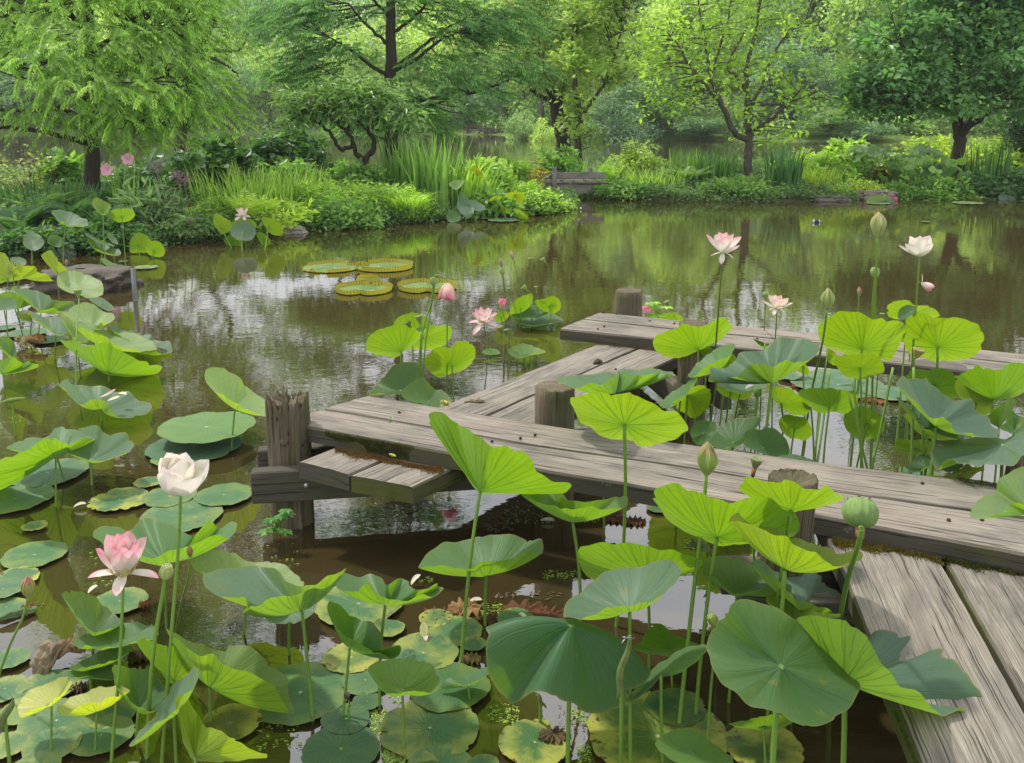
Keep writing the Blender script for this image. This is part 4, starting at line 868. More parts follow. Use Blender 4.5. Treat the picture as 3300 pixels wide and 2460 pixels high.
# ------------------------------------------------------------------ footbridge over the channel
def box_mesh(name, sx, sy, sz, mat, bev=0.008):
    x, y, z = sx / 2, sy / 2, sz / 2; b = min(bev, x * .4, y * .4, z * .4)
    V = []; 
    for zz, k in ((-z, b), (-z + b, 0), (z - b, 0), (z, b)):
        V += [(-x + k, -y + k, zz), (x - k, -y + k, zz), (x - k, y - k, zz), (-x + k, y - k, zz)]
    Q = [(3, 2, 1, 0), (12, 13, 14, 15)]
    for l in range(3):
        for i in range(4): j = (i + 1) % 4; Q.append((l * 4 + i, l * 4 + j, l * 4 + 4 + j, l * 4 + 4 + i))
    V = np.array(V); ax = int(np.argmax([sx, sy, sz])); ot = [i for i in range(3) if i != ax]
    U = np.stack([V[:, ax], V[:, ot[0]] + V[:, ot[1]] * 1.37], -1)
    return mesh_np(name, V, np.array(Q), mat, U, smooth=False)
fb = empty('footbridge', at_d(1820, 600, 21.5), 'small grey plank footbridge crossing the channel between the banks', 'bridge')
fo = Vector(fb.location)
def fpart(name, u, v, Y, sx, sy, sz, mat, color=None):
    o = obj(name, box_mesh(name, sx, sy, sz, MAT[mat]), fb); o.location = at_d(u, v, Y) - fo; return o
fpart('beam', 1830, 607, 21.0, 1.75, .10, .24, 'board'); fpart('beam', 1830, 600, 21.9, 1.75, .10, .24, 'beam')
for k in range(7): fpart('plank', 1722 + k * 36, 586, 21.45, .243, 1.05, .05, 'plank')
fpart('rail', 1815, 566, 21.06, 1.9, .05, .15, 'board')
for u, Y in ((1787, 20.96), (1902, 21.95)):
    o = fpart('post', u, 574, Y, .10, .10, .5, 'board')
# fallen grey branches at the far shore
br = Acc(); rng = np.random.default_rng(3)
for k in range(26):
    a = at_d(rng.uniform(1500, 1640), 432, 72.5); a.z = 0.1
    b = a + Vector((rng.uniform(-2.5, 2.5), rng.uniform(-1, 1), rng.uniform(0.1, 1.2))); tube(br, bez(a, (a + b) / 2 + Vector((0, 0, .3)), b, 5), np.linspace(.05, .015, 5), 4, False)
tag(obj('fallen_branches', br.mesh('fallen_branches', MAT['bark_grey'])), 'bleached fallen branches at the far water edge', 'branches')
# haze: a closed box of thin air round everything
def haze_box():
    x, y0, y1, z0, z1 = 135, -20, 192, -2.2, 48
    V = [(-x, y0, z0), (x, y0, z0), (x, y1, z0), (-x, y1, z0), (-x, y0, z1), (x, y0, z1), (x, y1, z1), (-x, y1, z1)]
    Q = [(3, 2, 1, 0), (4, 5, 6, 7), (0, 1, 5, 4), (1, 2, 6, 5), (2, 3, 7, 6), (3, 0, 4, 7)]
    m = bpy.data.materials.new('haze_air'); m.use_nodes = True; t = m.node_tree; t.nodes.clear(); o = t.nodes.new('ShaderNodeOutputMaterial'); v = t.nodes.new('ShaderNodeVolumePrincipled')
    v.inputs['Color'].default_value = (0.93, 0.96, 1.0, 1); v.inputs['Density'].default_value = 0.0005; v.inputs['Anisotropy'].default_value = 0.3; t.links.new(v.outputs[0], o.inputs['Volume'])
    tag(obj('haze', mesh_np('haze', V, np.array(Q), m, smooth=False)), kind='stuff')
haze_box()
# ================================================================== BOARDWALK
ZA, ZB, TH = 0.50, 0.418, 0.078
def resample(P, n):
    P = np.asarray(P, dtype=float); L = np.concatenate([[0], np.cumsum(np.linalg.norm(np.diff(P, axis=0), axis=1))]); t = np.linspace(0, L[-1], n)
    return np.stack([np.interp(t, L, P[:, k]) for k in range(3)], -1)
def plank(parent, e1, e2, z, th, seed, n=36, inset=0.0):
    rng = np.random.default_rng(seed)
    A = resample([at_z(u, v, z) for u, v in e1], n); B = resample([at_z(u, v, z) for u, v in e2], n)
    W = B - A; wl = np.linalg.norm(W, axis=1, keepdims=True); W /= wl
    A = A + W * inset; B = B - W * inset; wl = wl - 2 * inset
    edge = lambda: np.convolve(rng.normal(0, 0.004, n + 4), np.ones(5) / 5, 'valid')[:n, None]
    A = A + W * edge(); B = B + W * edge()
    rows = []; vv = []
    bow = np.convolve(rng.normal(0, 0.004, n + 8), np.ones(9) / 9, 'valid')[:, None] * np.array([0, 0, 1.0])
    up = np.array([0, 0, 1.0])
    for f, dz, v in ((0, -th, -th), (0, -0.012, -0.012), (0.018, -0.0015, .0), (0.16, .0, .16), (0.34, 0.0015, .34), (0.5, 0.0, .5), (0.66, .0015, .66), (0.84, .0, .84), (0.982, -0.0015, 1.0), (1, -0.012, 1.012), (1, -th, 1 + th)):
        rows.append(A * (1 - f) + B * f + up * dz + bow + (up * rng.normal(0, .0012, (n, 1)) if 0.1 < f < .9 else 0)); vv.append(v)
    P = np.stack(rows, 1); m = P.shape[1]
    L = np.concatenate([[0], np.cumsum(np.linalg.norm(np.diff((A + B) / 2, axis=0), axis=1))])
    wm = float(wl.mean()); vm = np.array([x if x <= 0 else (x * wm if x <= 1 else wm + (x - 1)) for x in vv])
    U = np.stack([np.repeat(L[:, None], m, 1), np.repeat(vm[None], n, 0)], -1).reshape(-1, 2)
    i = np.arange(n - 1)[:, None] * m; j = np.arange(m)[None]; j2 = (j + 1) % m
    Q = np.stack([i + j, i + j2, i + m + j2, i + m + j], -1).reshape(-1, 4)
    V = P.reshape(-1, 3); c0, c1 = len(V), len(V) + 2 * m
    # end caps get their own vertices so the end grain stays crisp
    V = np.concatenate([V, P[0], P[-1], [P[0].mean(0)], [P[-1].mean(0)]])
    ce = np.stack([np.clip(vm, 0, wm), np.array([-th, -.012, 0, 0, 0, 0, 0, 0, 0, -.012, -th]) * .6], -1); U = np.concatenate([U, ce, ce, [[wm / 2, -th * .3]], [[wm / 2, -th * .3]]])
    s0, s1, k0, k1 = n * m, n * m + m, n * m + 2 * m, n * m + 2 * m + 1
    tr = [(k0, s0 + (q + 1) % m, s0 + q) for q in range(m)] + [(k1, s1 + q, s1 + (q + 1) % m) for q in range(m)]
    acc = Acc(); acc.add(V, Q[:, ::-1], np.array(tr)[:, ::-1], U)
    me = acc.mesh('plank', MAT['plank'], smooth=False)
    o = obj('plank', me, parent); o.location = -Vector(parent.location)
    return o
def section(label, u, v, z): return empty('boardwalk_section', at_z(u, v, z), label, 'boardwalk', 'plank sections of the zigzag boardwalk')
# section B is laid first: it passes under A and C
sB = section('short middle boardwalk section running diagonally under the two long ones', 1580, 1334, ZB)
plank(sB, [(961, 1489), (1417, 1309), (2000, 1080)], [(1125, 1530), (1579, 1333), (2130, 1088)], ZB, TH, 21, inset=.002)
plank(sB, [(1131, 1531), (1583, 1335), (2136, 1089)], [(1330, 1568), (1760, 1357), (2280, 1101)], ZB, TH, 22, inset=.002)
sA = section('longest boardwalk section crossing the picture from the rotten post to the right edge', 2200, 1480, ZA)
plank(sA, [(1190, 1276), (1800, 1373), (2433, 1460), (2805, 1508), (3211, 1560), (3600, 1612)], [(1046, 1318), (1688, 1427), (2200, 1502), (2692, 1584), (3300, 1668), (3700, 1722)], ZA, TH, 23, inset=.0035)
plank(sA, [(1046, 1319), (1688, 1429), (2200, 1504), (2692, 1586), (3300, 1670), (3700, 1724)], [(918, 1362), (1334, 1436), (1766, 1516), (2115, 1574), (2639, 1663), (3300, 1786), (3700, 1862)], ZA, TH, 24, inset=.0035)
sC = section('far boardwalk section along the open pond beyond the lotus leaves', 2400, 1090, ZA)
plank(sC, [(1935, 1007), (2185, 1032), (2637, 1074), (3168, 1126), (3300, 1139), (3700, 1180)], [(1880, 1028), (2160, 1058), (2360, 1077), (3131, 1154), (3300, 1171), (3700, 1211)], ZA, TH, 25, inset=.003)
plank(sC, [(1880, 1029), (2160, 1060), (2360, 1079), (3131, 1156), (3300, 1173), (3700, 1213)], [(1804, 1060), (2110, 1090), (2460, 1129), (2851, 1167), (3096, 1195), (3300, 1220), (3700, 1268)], ZA, TH, 26, inset=.003)
sD = section('nearest boardwalk section with two broad cracked planks at the lower right', 3000, 2000, ZB)
plank(sD, [(2606, 1620), (2710, 1830), (2938, 2405), (3010, 2600)], [(2880, 1540), (3032, 1800), (3300, 2270), (3440, 2520)], ZB, TH, 27, inset=.006)
plank(sD, [(2890, 1540), (3038, 1800), (3306, 2270), (3446, 2520)], [(3180, 1570), (3400, 1800), (3760, 2250), (3960, 2500)], ZB, TH, 28, inset=.006)

def post(label, u, v, D, wpx, mat='post', jag=0.0, lean=(0, 0), seed=1, moss=False):
    rng = np.random.default_rng(seed); Y = conv(D); c = at_d(u, v, Y); r = wpx * Y / F_PX / 2; top = c.z; bot = -0.6
    n, m = 112, 30; th = np.linspace(0, 2 * np.pi, n, endpoint=False); zz = np.linspace(bot, top, m)
    gro = np.array([mnoise.fractal(Vector((math.cos(a) * 5.5, math.sin(a) * 5.5, seed)), 0.75, 2.2, 6) for a in th])
    V = []; U = []
    for k, z in enumerate(zz):
        f = (z - bot) / (top - bot); g = np.array([mnoise.noise(Vector((math.cos(a) * 2.5, math.sin(a) * 2.5, z * 2.2 + seed))) for a in th])
        rr = r * (1 + (0.05 + jag * 0.14) * gro + (0.035 + 0.07 * jag) * g)
        zt = np.full(n, z)
        if jag and f > 0.75: zt = z + (f - 0.75) * 4 * jag * 0.05 * (gro * 1.3 + rng.normal(0, .25, n))
        cx = lean[0] * (1 - f); cy = lean[1] * (1 - f)
        V.append(np.stack([np.cos(th) * rr + cx, np.sin(th) * rr + cy, zt], -1)); U.append(np.stack([np.full(n, z), th * r], -1))
    ring = V[-1]
    for f in (0.93, 0.6, 0.25):
        rr = ring.copy(); rr[:, :2] *= f; rr[:, 2] = rr[:, 2] * (0.5 + .5 * f) + top * (0.5 - 0.5 * f) + (0.004 if not jag else -0.035 * (1 - f)) + rng.normal(0, 0.004 + .008 * jag, n) * f
        V.append(rr); U.append(np.stack([rr[:, 0] * .2 + .3, rr[:, 1]], -1))
    V = np.concatenate(V); U = np.concatenate(U); rows = m + 3
    i = (np.arange(rows - 1)[:, None] * n + np.arange(n)[None]); j = (np.arange(rows - 1)[:, None] * n + (np.arange(n)[None] + 1) % n)
    Q = np.stack([i, j, j + n, i + n], -1).reshape(-1, 4); last = (rows - 1) * n
    V = np.concatenate([V, [[0, 0, V[last:, 2].mean()]]]); U = np.concatenate([U, [[.3, 0]]])
    tr = np.array([(len(V) - 1, last + k, last + (k + 1) % n) for k in range(n)])
    acc = Acc(); acc.add(V, Q, tr, U); o = obj('wooden_post', acc.mesh('wooden_post', MAT[mat], True)); o.location = (c.x, c.y, 0)
    tag(o, label, 'post', 'round posts of the boardwalk'); return o, c, r
p1, c1, r1 = post('rotten split post with a ragged top at the left end of the boardwalk', 927, 1288, 4.42, 132, 'post_rot', 1.0, seed=3)
p2, c2, r2 = post('sound round post standing in the corner between middle and long sections', 1790, 1246, 4.62, 130, seed=4)
p3, c3, r3 = post('tall post with moss on its flat top behind the far section', 2028, 937, 6.95, 86, seed=5)
p4, c4, r4 = post('round post half hidden by yellow lotus leaf in front of the far section', 2236, 1043, 5.72, 96, seed=6)
p5, c5, r5 = post('leaning mossy post in front of the longest section among lotus leaves', 2557, 1540, 3.26, 162, 'post_rot', 0.05, (-0.05, 0.05), seed=7)
p6, c6, r6 = post('dark post behind the longest section at the right edge', 3300, 1455, 4.0, 100, seed=8)
# knot on the rotten post
kn = Acc(); th = np.linspace(0, 2 * np.pi, 16)
cc = at_d(916, 1426, c1.y - r1 * 1.0); tube(kn, np.array([(0, .05, 0), (0, 0, 0), (0, -.018, -.004)]), np.array([.026, .022, .012]), 12)
o = obj('knot', kn.mesh('knot', MAT['post_rot']), p1); o.location = cc - Vector(p1.location)
spl = Acc(); rng = np.random.default_rng(4)
for k in range(34):
    a = rng.uniform(0, 2 * np.pi); z = rng.uniform(.18, c1.z + .03); p = np.array([math.cos(a) * r1 * .97, math.sin(a) * r1 * .97, z])
    p[2] = min(p[2], c1.z - .02); tube(spl, np.array([p, p + [rng.normal(0, .004) + math.cos(a) * .006, math.sin(a) * .006, .02], p + [rng.normal(0, .012) + math.cos(a) * .014, math.sin(a) * .014, rng.uniform(.012, .035)]]), np.array([.004, .003, .0008]), 4)
obj('splinters', spl.mesh('splinters', MAT['post_rot']), p1, kind='stuff')
# cross beams bolted either side of the posts
def beam(label, a, b, zt, h, t, seed, bolts=()):
    a = Vector(a); b = Vector(b); d = b - a; L = d.length; me = box_mesh('support_beam', L, t, h, MAT['beam'], 0.006)
    o = obj('support_beam', me); o.location = (a + b) / 2; o.location.z = zt - h / 2; o.rotation_euler.z = math.atan2(d.y, d.x)
    tag(o, label, 'beam', 'cross beams under the boardwalk')
    for s in bolts:
        ac = Acc(); ph = np.linspace(0, np.pi / 2, 6); prof = [(.0115 * math.cos(x), -t / 2 - .0075 * math.sin(x)) for x in ph]
        tube(ac, np.array([(0, -t / 2 + .001, 0), (0, -t / 2 - .002, 0), (0, -t / 2 - .007, 0), (0, -t / 2 - .0095, 0)]), np.array([.0125, .0125, .009, .003]), 14)
        bo = obj('bolt', ac.mesh('bolt', MAT['metal']), o); bo.location = (s * L, 0, 0)
    return o
zb = ZB - TH - 0.004
d12 = Vector((c2.x - c1.x, c2.y - c1.y, 0)).normalized(); n12 = Vector((d12.y, -d12.x, 0))
q = at_d(806, 1545, c1.y - r1 - .06)
for s, lb in ((1, 'dark near cross beam with a round bolt under the rotten post'), (-1, 'dark far cross beam behind the rotten post')):
    off = n12 * s * (r1 + 0.048); a = Vector((c1.x, c1.y, 0)) + off - d12 * (0.165); b = Vector((c2.x, c2.y, 0)) + off + d12 * 0.30
    beam(lb, a, b, zb, 0.155, 0.075, 1, (-0.36,) if s == 1 else ())
d34 = Vector((c4.x - c3.x, c4.y - c3.y, 0)).normalized(); n34 = Vector((d34.y, -d34.x, 0))
for s, lb in ((1, 'cross beam end sticking out below the middle section on its left side'), (-1, 'cross beam end sticking out beside the far post under the yellow leaf')):
    off = n34 * s * (r4 + .045); a = Vector((c3.x, c3.y, 0)) + off - d34 * .2; b = Vector((c4.x, c4.y, 0)) + off + d34 * .22
    beam(lb, a, b, zb, 0.15, 0.075, 2)
for s, lb in ((1, 'cross beam in front of the leaning mossy post'), (-1, 'cross beam behind the leaning mossy post')):
    b = Vector((c5.x + .78, c5.y - .05, 0)) + Vector((0, -s * (r5 + .045), 0)); a = Vector((c5.x - .20, c5.y + .04, 0)) + Vector((0, -s * (r5 + .045), 0))
    beam(lb, a, b, zb, 0.13, 0.07, 3)
# ---- moss growing in the joints, and two strips that paint green-tinted light and shade
def tuft_strip(name, parent, pts, z, width, n, color, seed, hgt=0.012, face=None):
    """pts pixel polyline on height z; tufts spread to the near side by width; face=(drop) spreads down a side face instead"""
    rng = np.random.default_rng(seed); P = resample([at_z(u, v, z) for u, v in pts], 200); k = rng.integers(0, 200, n); p = P[k].copy()
    w = width * (0.35 + 0.65 * np.abs(np.sin(k * 0.045 + seed)) * np.abs(np.sin(k * .017 + 1)))
    if face is None:
        p[:, 1] -= np.abs(rng.normal(0, .5, n)) * w; p[:, 2] += 0.001; d = unit(rng.normal(0, .6, (n, 3)) + [0, -.3, 1])
    else:
        p[:, 2] -= rng.uniform(0, 1, n) * face; p[:, 1] -= 0.004; d = unit(rng.normal(0, .55, (n, 3)) + [0, -1, .1])
        k2 = np.array([mnoise.noise(Vector((a * 5, b * 5, c * 9 + seed))) for a, b, c in p]); k2 = k2 > np.quantile(k2, .5); p = p[k2]; d = d[k2]
    n = len(p); acc = Acc(); leaves(acc, p - np.array(parent.location), d, unit(rng.normal(0, 1, (n, 3))), hgt * rng.uniform(.5, 1.4, n), hgt * .32, rng.uniform(0, 1, n))
    return obj(name, acc.mesh(name, MAT['moss'], False), parent, color, 'stuff')
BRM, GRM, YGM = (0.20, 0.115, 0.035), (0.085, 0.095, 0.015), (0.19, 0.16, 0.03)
tuft_strip('moss', sB, [(1084, 1448), (1190, 1468), (1330, 1500), (1430, 1512)], ZB, .075, 5200, BRM, 31)
tuft_strip('moss', sB, [(1090, 1449), (1200, 1470)], ZB, .05, 900, YGM, 36)
tuft_strip('moss', sA, [(1050, 1387), (1190, 1412), (1334, 1437), (1460, 1460)], ZA - .006, .05, 5200, GRM, 32, .011, face=.068)
tuft_strip('moss', sD, [(2680, 1742), (2850, 1765), (3010, 1797)], ZB, .07, 4200, YGM, 33, .016)
tuft_strip('moss', sD, [(3036, 1800), (3200, 1832), (3400, 1868)], ZB, .05, 2600, GRM, 34, .016)
tuft_strip('moss', sA, [(2690, 1676), (2800, 1694), (2930, 1718)], ZA - .03, .05, 1700, GRM, 35, .014, face=.05)
tuft_strip('moss', sB, [(1925, 1108), (2040, 1120), (2150, 1136)], ZB, .06, 1500, BRM, 37, .010)
tuft_strip('moss', sB, [(965, 1492), (1030, 1508)], ZB - .01, .04, 900, GRM, 38, .010, face=.06)
tuft_strip('moss', sD, [(2880, 2290), (2938, 2430), (2960, 2480)], ZB + .001, .03, 1800, (.10, .15, .02), 40, .010)  # green light through the leaf, laid on the plank edge as moss-like tufts
tuft_strip('moss', sA, [(3080, 1540), (3210, 1560)], ZA + .001, .10, 2200, (.09, .11, .02), 41, .006)  # greenish shade on the plank put in as tufts, along with moss staining
tuft_strip('moss', sB, [(1225, 1552), (1285, 1563)], ZB - .015, .04, 900, GRM, 39, .010, face=.055)
# ================================================================== LOTUS
GTOP, GBLUE, GYEL, GDK, GPALE = (0.090, 0.220, 0.085), (0.100, 0.215, 0.120), (0.20, 0.30, 0.055), (0.05, 0.14, 0.045), (0.22, 0.39, 0.14)
STEMC = (0.11, 0.22, 0.035)
def pts(t, s):
    out = []
    for q in s.split():
        a = q.split(','); x, y = T(t, float(a[0]), float(a[1])); out.append((x, y, float(a[2]) if len(a) > 2 else None))
    return out
def stem_mesh(acc, a, b, r, rng, wob=0.02):
    a = np.asarray(a); b = np.asarray(b); L = np.linalg.norm(b - a); m = (a + b) / 2 + rng.normal(0, wob * L, 3) * np.array([1, 1, 0.1])
    P = crom(np.array([a, a * .78 + b * .22 + (m - (a + b) / 2) * .7, m, a * .22 + b * .78 + (m - (a + b) / 2) * .7, b]), 14)
    tube(acc, P, np.linspace(r * 0.74, r * 0.88, 14), 8, True)
NL = 0
def lotus_leaf(t, at, D, mode, rim, label, color=GTOP, base=None, cup=0.10, r=0.0066, R=None, rip=1.0):
    global NL; NL += 1; rng = np.random.default_rng(1000 + NL)
    Y = conv(D); bx = None
    if base is not None:
        bu, bv = T(base[0], base[1], base[2]); bx = at_z(bu, bv, 0.0)
    cu, cv = T(t, *at); C = np.array(at_d(cu, cv, Y)); P = pts(t, rim)
    L = np.array([at_d(u, v, Y) for u, v, s in P]) - C; lat = np.linalg.norm(L, axis=1)
    R = (lat.max() * 1.02) if R is None else R
    xs = np.array([p[0] for p in P]); ys = np.array([p[1] for p in P]); il, ir = xs.argmin(), xs.argmax()
    chord = ys[il] + (ys[ir] - ys[il]) * (xs - xs[il]) / (xs[ir] - xs[il] + 1e-9)
    sg = np.where(ys < chord - 1e-6, 1.0, -1.0) * (1 if mode == 'A' else -1); sg[il] = sg[ir] = 0.0
    for k, p in enumerate(P):
        if p[2] is not None: sg[k] = p[2]
    dl = sg * np.sqrt(np.maximum(0, R * R - lat * lat)) * 0.92
    dl = np.where(np.abs(sg) > 0, dl, 0); dl = 0.25 * np.roll(dl, 1) + 0.5 * dl + 0.25 * np.roll(dl, -1)
    dl = np.maximum(dl, 0.35 - Y + 0.4)
    ctl = np.array([np.array(at_d(u, v, Y + d)) for (u, v, s), d in zip(P, dl)]); n = 96
    rimp = crom(ctl, n, True)
    tq = np.linspace(0, 1, n, endpoint=False); sh = np.ones(n)
    for _ in range(int(rng.integers(2, 8))): sh -= rng.uniform(.02, .085) * np.exp(-((np.abs((tq - rng.uniform(0, 1) + .5) % 1 - .5)) / rng.uniform(.006, .012)) ** 2)
    rimp = C + (rimp - C) * sh[:, None]
    N = np.cross(rimp - C, np.roll(rimp, -1, 0) - C).sum(0); N /= np.linalg.norm(N) + 1e-9; flip = N[2] < 0
    if flip: N = -N
    m = 13; rr = np.linspace(0, 1, m + 1)[1:] ** 0.85; th = np.linspace(0, 1, n, endpoint=False); ph = rng.uniform(0, 6.28, 4)
    wav = 0.45 * np.sin(2 * np.pi * th * 11 + ph[0]) + 0.35 * np.sin(2 * np.pi * th * 17 + ph[1]) + 0.3 * np.sin(2 * np.pi * th * 7 + ph[2])
    rg = np.cos(2 * np.pi * th * 20)
    V = [C[None]]
    Re = np.median(np.linalg.norm(rimp - C, axis=1))
    for q in rr:
        off = (-cup * Re * 4 * q * (1 - q) * 0.6) + Re * (0.022 * rip * wav * q ** 3 - 0.0028 * rg * q * (1.1 - q) * 2)
        V.append(C + (rimp - C) * q + N * off[:, None])
    V = np.concatenate(V); U = np.concatenate([[[0, 0]], np.stack([np.tile(th, m), np.repeat(rr, n)], -1)])
    # the seam column needs its own uv: duplicate
    i = 1 + np.arange(m - 1)[:, None] * n + np.arange(n)[None]; j = 1 + np.arange(m - 1)[:, None] * n + (np.arange(n)[None] + 1) % n
    Q = np.stack([i, j, j + n, i + n], -1).reshape(-1, 4); tr = np.array([(0, 1 + (k + 1) % n, 1 + k) for k in range(n)])
    ref = np.cross(V[Q[:, 1]] - V[Q[:, 0]], V[Q[:, 2]] - V[Q[:, 0]]).sum(0) @ N
    if ref < 0: Q = Q[:, ::-1]
    t3 = np.cross(V[tr[:, 1]] - V[tr[:, 0]], V[tr[:, 2]] - V[tr[:, 0]]).sum(0) @ N
    if t3 < 0: tr = tr[:, ::-1]
    if bx is None: bx = Vector((C[0] + rng.normal(0, .03), C[1] + rng.normal(0, .03), 0))
    base_l = Vector((bx.x, bx.y, 0)); root = empty('lotus_leaf', base_l, label, 'lotus leaf', 'lotus leaves raised above the pond')
    bl = np.array(base_l); acc = Acc(); acc.add(V - bl, Q, tr, U)
    me = acc.mesh('blade', MAT['lotus'])
    fix_seam(me); obj('blade', me, root, color)
    st = Acc(); stem_mesh(st, C - bl - N * 0.002, np.array([0, 0, -0.30]), r, rng); obj('stem', st.mesh('stem', MAT['stem']), root, STEMC)
    return root
def fix_seam(me):
    """theta wraps from 1 to 0 on the last column: lift those loops past 1"""
    uv = me.uv_layers[0].data; nl = len(me.loops); a = np.empty(nl * 2, np.float32); uv.foreach_get('uv', a); a = a.reshape(-1, 2)
    ls = np.empty(len(me.polygons), np.int32); lt = ls.copy(); me.polygons.foreach_get('loop_start', ls); me.polygons.foreach_get('loop_total', lt)
    for s, c in zip(ls, lt):
        x = a[s:s + c, 0]; live = a[s:s + c, 1] > 0
        if live.any() and x[live].max() - x[live].min() > 0.5: x[live & (x < 0.5)] += 1.0
        if not live.all(): x[~live] = x[live].mean()
    uv.foreach_set('uv', a.ravel())
LL = lotus_leaf
# ---------------------------------------------------------------- left, in front of and around the boulder
LL('Z0', (1000, 1300), 9.2, 'A', '735,1260 760,1120 940,1085 1060,1120 1190,1170 1300,1230 1335,1300 1310,1410 1150,1450 1020,1400 880,1370 780,1320', 'pale ruffled lotus leaf in front of the flat boulder behind a seed pod', GPALE)
LL('Z0', (740, 1110), 9.4, 'U', '535,895,.2 640,828,-.5 690,870,-1 780,990,-1 875,1100,0 800,1092,1 700,1092,1 620,1000,1', 'yellow lotus leaf folded like a taco beside the boulder', GYEL, ('Z0', 765, 1478))
LL('Z0', (110, 1215), 8.6, 'U', '-90,900 60,868 120,960 180,1020 260,1120 300,1190 180,1215 40,1225 -60,1240', 'yellow-green lotus leaf behind the pink-tipped bud at the left edge', GYEL, ('Z0', 30, 1440))
LL('Z0', (275, 1175), 8.8, 'U', '225,985 300,1030 440,1030 500,1110 600,1140 690,1225 580,1180 400,1165 300,1175 210,1120', 'yellow-green lotus leaf right of the bud at the left edge', GYEL, ('Z0', 270, 1330))
LL('Z0', (235, 985), 10.3, 'A', '130,935 180,915 260,915 330,950 338,1000 290,1030 200,1020 145,980', 'small dark round lotus leaf behind the bud at the left edge', GBLUE)
LL('Z0', (530, 1622), 8.0, 'A', '150,1310 340,1330 480,1350 600,1400 700,1460 960,1500 940,1570 800,1625 700,1570 540,1600 440,1540 330,1430 220,1370', 'large grey-green lotus leaf lying across in front of the boulder', GBLUE, ('Z1', 415, 380))
LL('Z0', (190, 1570), 7.9, 'U', '-60,1420 100,1360 230,1400 330,1490 385,1530 250,1572 120,1545 0,1480', 'backlit lotus leaf half under the grey-green one near the left edge', GTOP)
LL('Z0', (80, 1577), 7.4, 'A', '-80,1450 60,1440 190,1455 215,1560 150,1590 60,1600 -40,1590', 'grey-green lotus leaf cut by the left edge below the boulder', GBLUE)
LL('Z0', (1310, 1510), 8.9, 'A', '1150,1455 1290,1435 1360,1470 1470,1570 1400,1615 1300,1565 1200,1505', 'small drooping lotus leaf at the right foot of the ruffled pale one', GBLUE)
LL('Z1', (1180, 215), 7.7, 'A', '775,60 860,0 1000,-80 1180,-90 1320,10 1460,50 1475,120 1390,165 1310,150 1330,235 1150,250 980,240 860,200', 'largest pale lotus leaf in the left-hand group, crossed by a pod stem', GPALE)
LL('Z1', (1290, 440), 7.2, 'A', '930,175 1080,150 1250,200 1400,270 1550,290 1700,280 1850,350 1960,400 2025,505 1850,525 1700,500 1580,490 1430,400 1250,290 1080,240', 'pale yellow lotus leaf with ruffled tip reaching right over open water', GPALE)
LL('Z1', (1000, 400), 7.3, 'A', '775,40 900,120 1010,230 1130,340 1230,440 1120,430 980,380 890,250 820,140', 'narrow tilted lotus leaf under the largest pale one', GPALE)
LL('Z1', (1800, 560), 7.6, 'A', '1430,240 1470,190 1600,265 1700,255 1800,325 1950,320 2000,390 2170,400 2216,490 2210,545 2090,565 1990,510 1800,460 1600,360', 'blue-green lotus leaf behind the pale one, farthest right of the left group', GBLUE, ('Z1', 1760, 625))
LL('Z1', (1410, 805), 6.75, 'U', '770,385 950,400 1150,465 1350,405 1430,440 1600,545 1800,650 1960,690 2090,740 1980,835 1800,812 1600,805 1300,742 1100,580 900,480', 'bright veined lotus leaf seen from below, lowest of the left-hand group', (.10, .25, .05), ('Z1', 1360, 985))
LL('Z1', (1300, 1270), 5.9, 'A', '760,970 830,895 920,950 1080,960 1200,985 1320,970 1440,1040 1560,1045 1650,1050 1750,1130 1850,1185 1920,1185 1955,1260 1900,1330 1790,1345 1700,1390 1560,1380 1440,1300 1390,1190 1170,1160 1070,1215 950,1170 870,1080 835,1010', 'lotus leaf over open water holding fallen pink petals', GBLUE, ('Z1', 1255, 1480))
LL('L1', (560, 1352), 4.9, 'A', '400,1290 440,1200 510,1150 600,1138 660,1190 770,1180 810,1230 830,1260 780,1310 650,1350 560,1352 450,1315', 'wavy blue-green lotus leaf right of its twin below the petal-bearing one', GBLUE, ('L1', 545, 1560))
LL('L1', (345, 1310), 4.9, 'A', '40,1275 150,1220 290,1205 350,1150 430,1155 520,1185 590,1222 500,1215 420,1260 330,1255 220,1290 110,1292', 'flat lotus leaf left of its twin below the petal-bearing one', GTOP, ('L1', 428, 1478))
LL('L1', (347, 1312), 4.6, 'U', '-80,1400 0,1350 120,1310 250,1235 330,1215 380,1240 435,1270 320,1310 200,1395 100,1462 0,1525 -90,1560', 'large bright lotus leaf rising from the left edge above the pads', (.10, .25, .05), ('L1', 335, 1640))
LL('L1', (1455, 1037), 5.35, 'A', '1265,820 1290,780 1370,780 1470,830 1530,900 1650,990 1655,1080 1560,1050 1480,1012 1400,960 1300,900', 'tilted lotus leaf standing alone left of the rotten post', GPALE, ('L1', 1400, 1300), cup=.05)
LL('Z1', (40, 820), 6.5, 'U', '-80,650 60,630 170,605 220,640 310,690 370,660 430,690 490,700 480,738 350,732 200,772 90,802 0,790', 'bright wavy lotus leaf at the left edge above the pod stem reflections', GTOP, ('Z1', 10, 1050))
LL('Z1', (250, 862), 6.9, 'A', '160,800 210,770 300,830 410,870 418,890 300,888 220,872', 'little yellow lotus leaf under the wavy one at the left edge', GYEL)
LL('Z1', (130, 612), 7.1, 'A', '-80,380 60,330 150,380 195,450 215,560 180,612 90,545 0,450', 'folded lotus leaf left of the dead curled one', GTOP)
LL('Z1', (720, 290), 7.3, 'A', '395,20 480,50 600,100 720,75 800,130 880,230 830,315 720,302 650,232 530,160 420,100', 'grey-green lotus leaf on a bowed stem above the dead curled one', GBLUE, ('Z1', 610, 612))
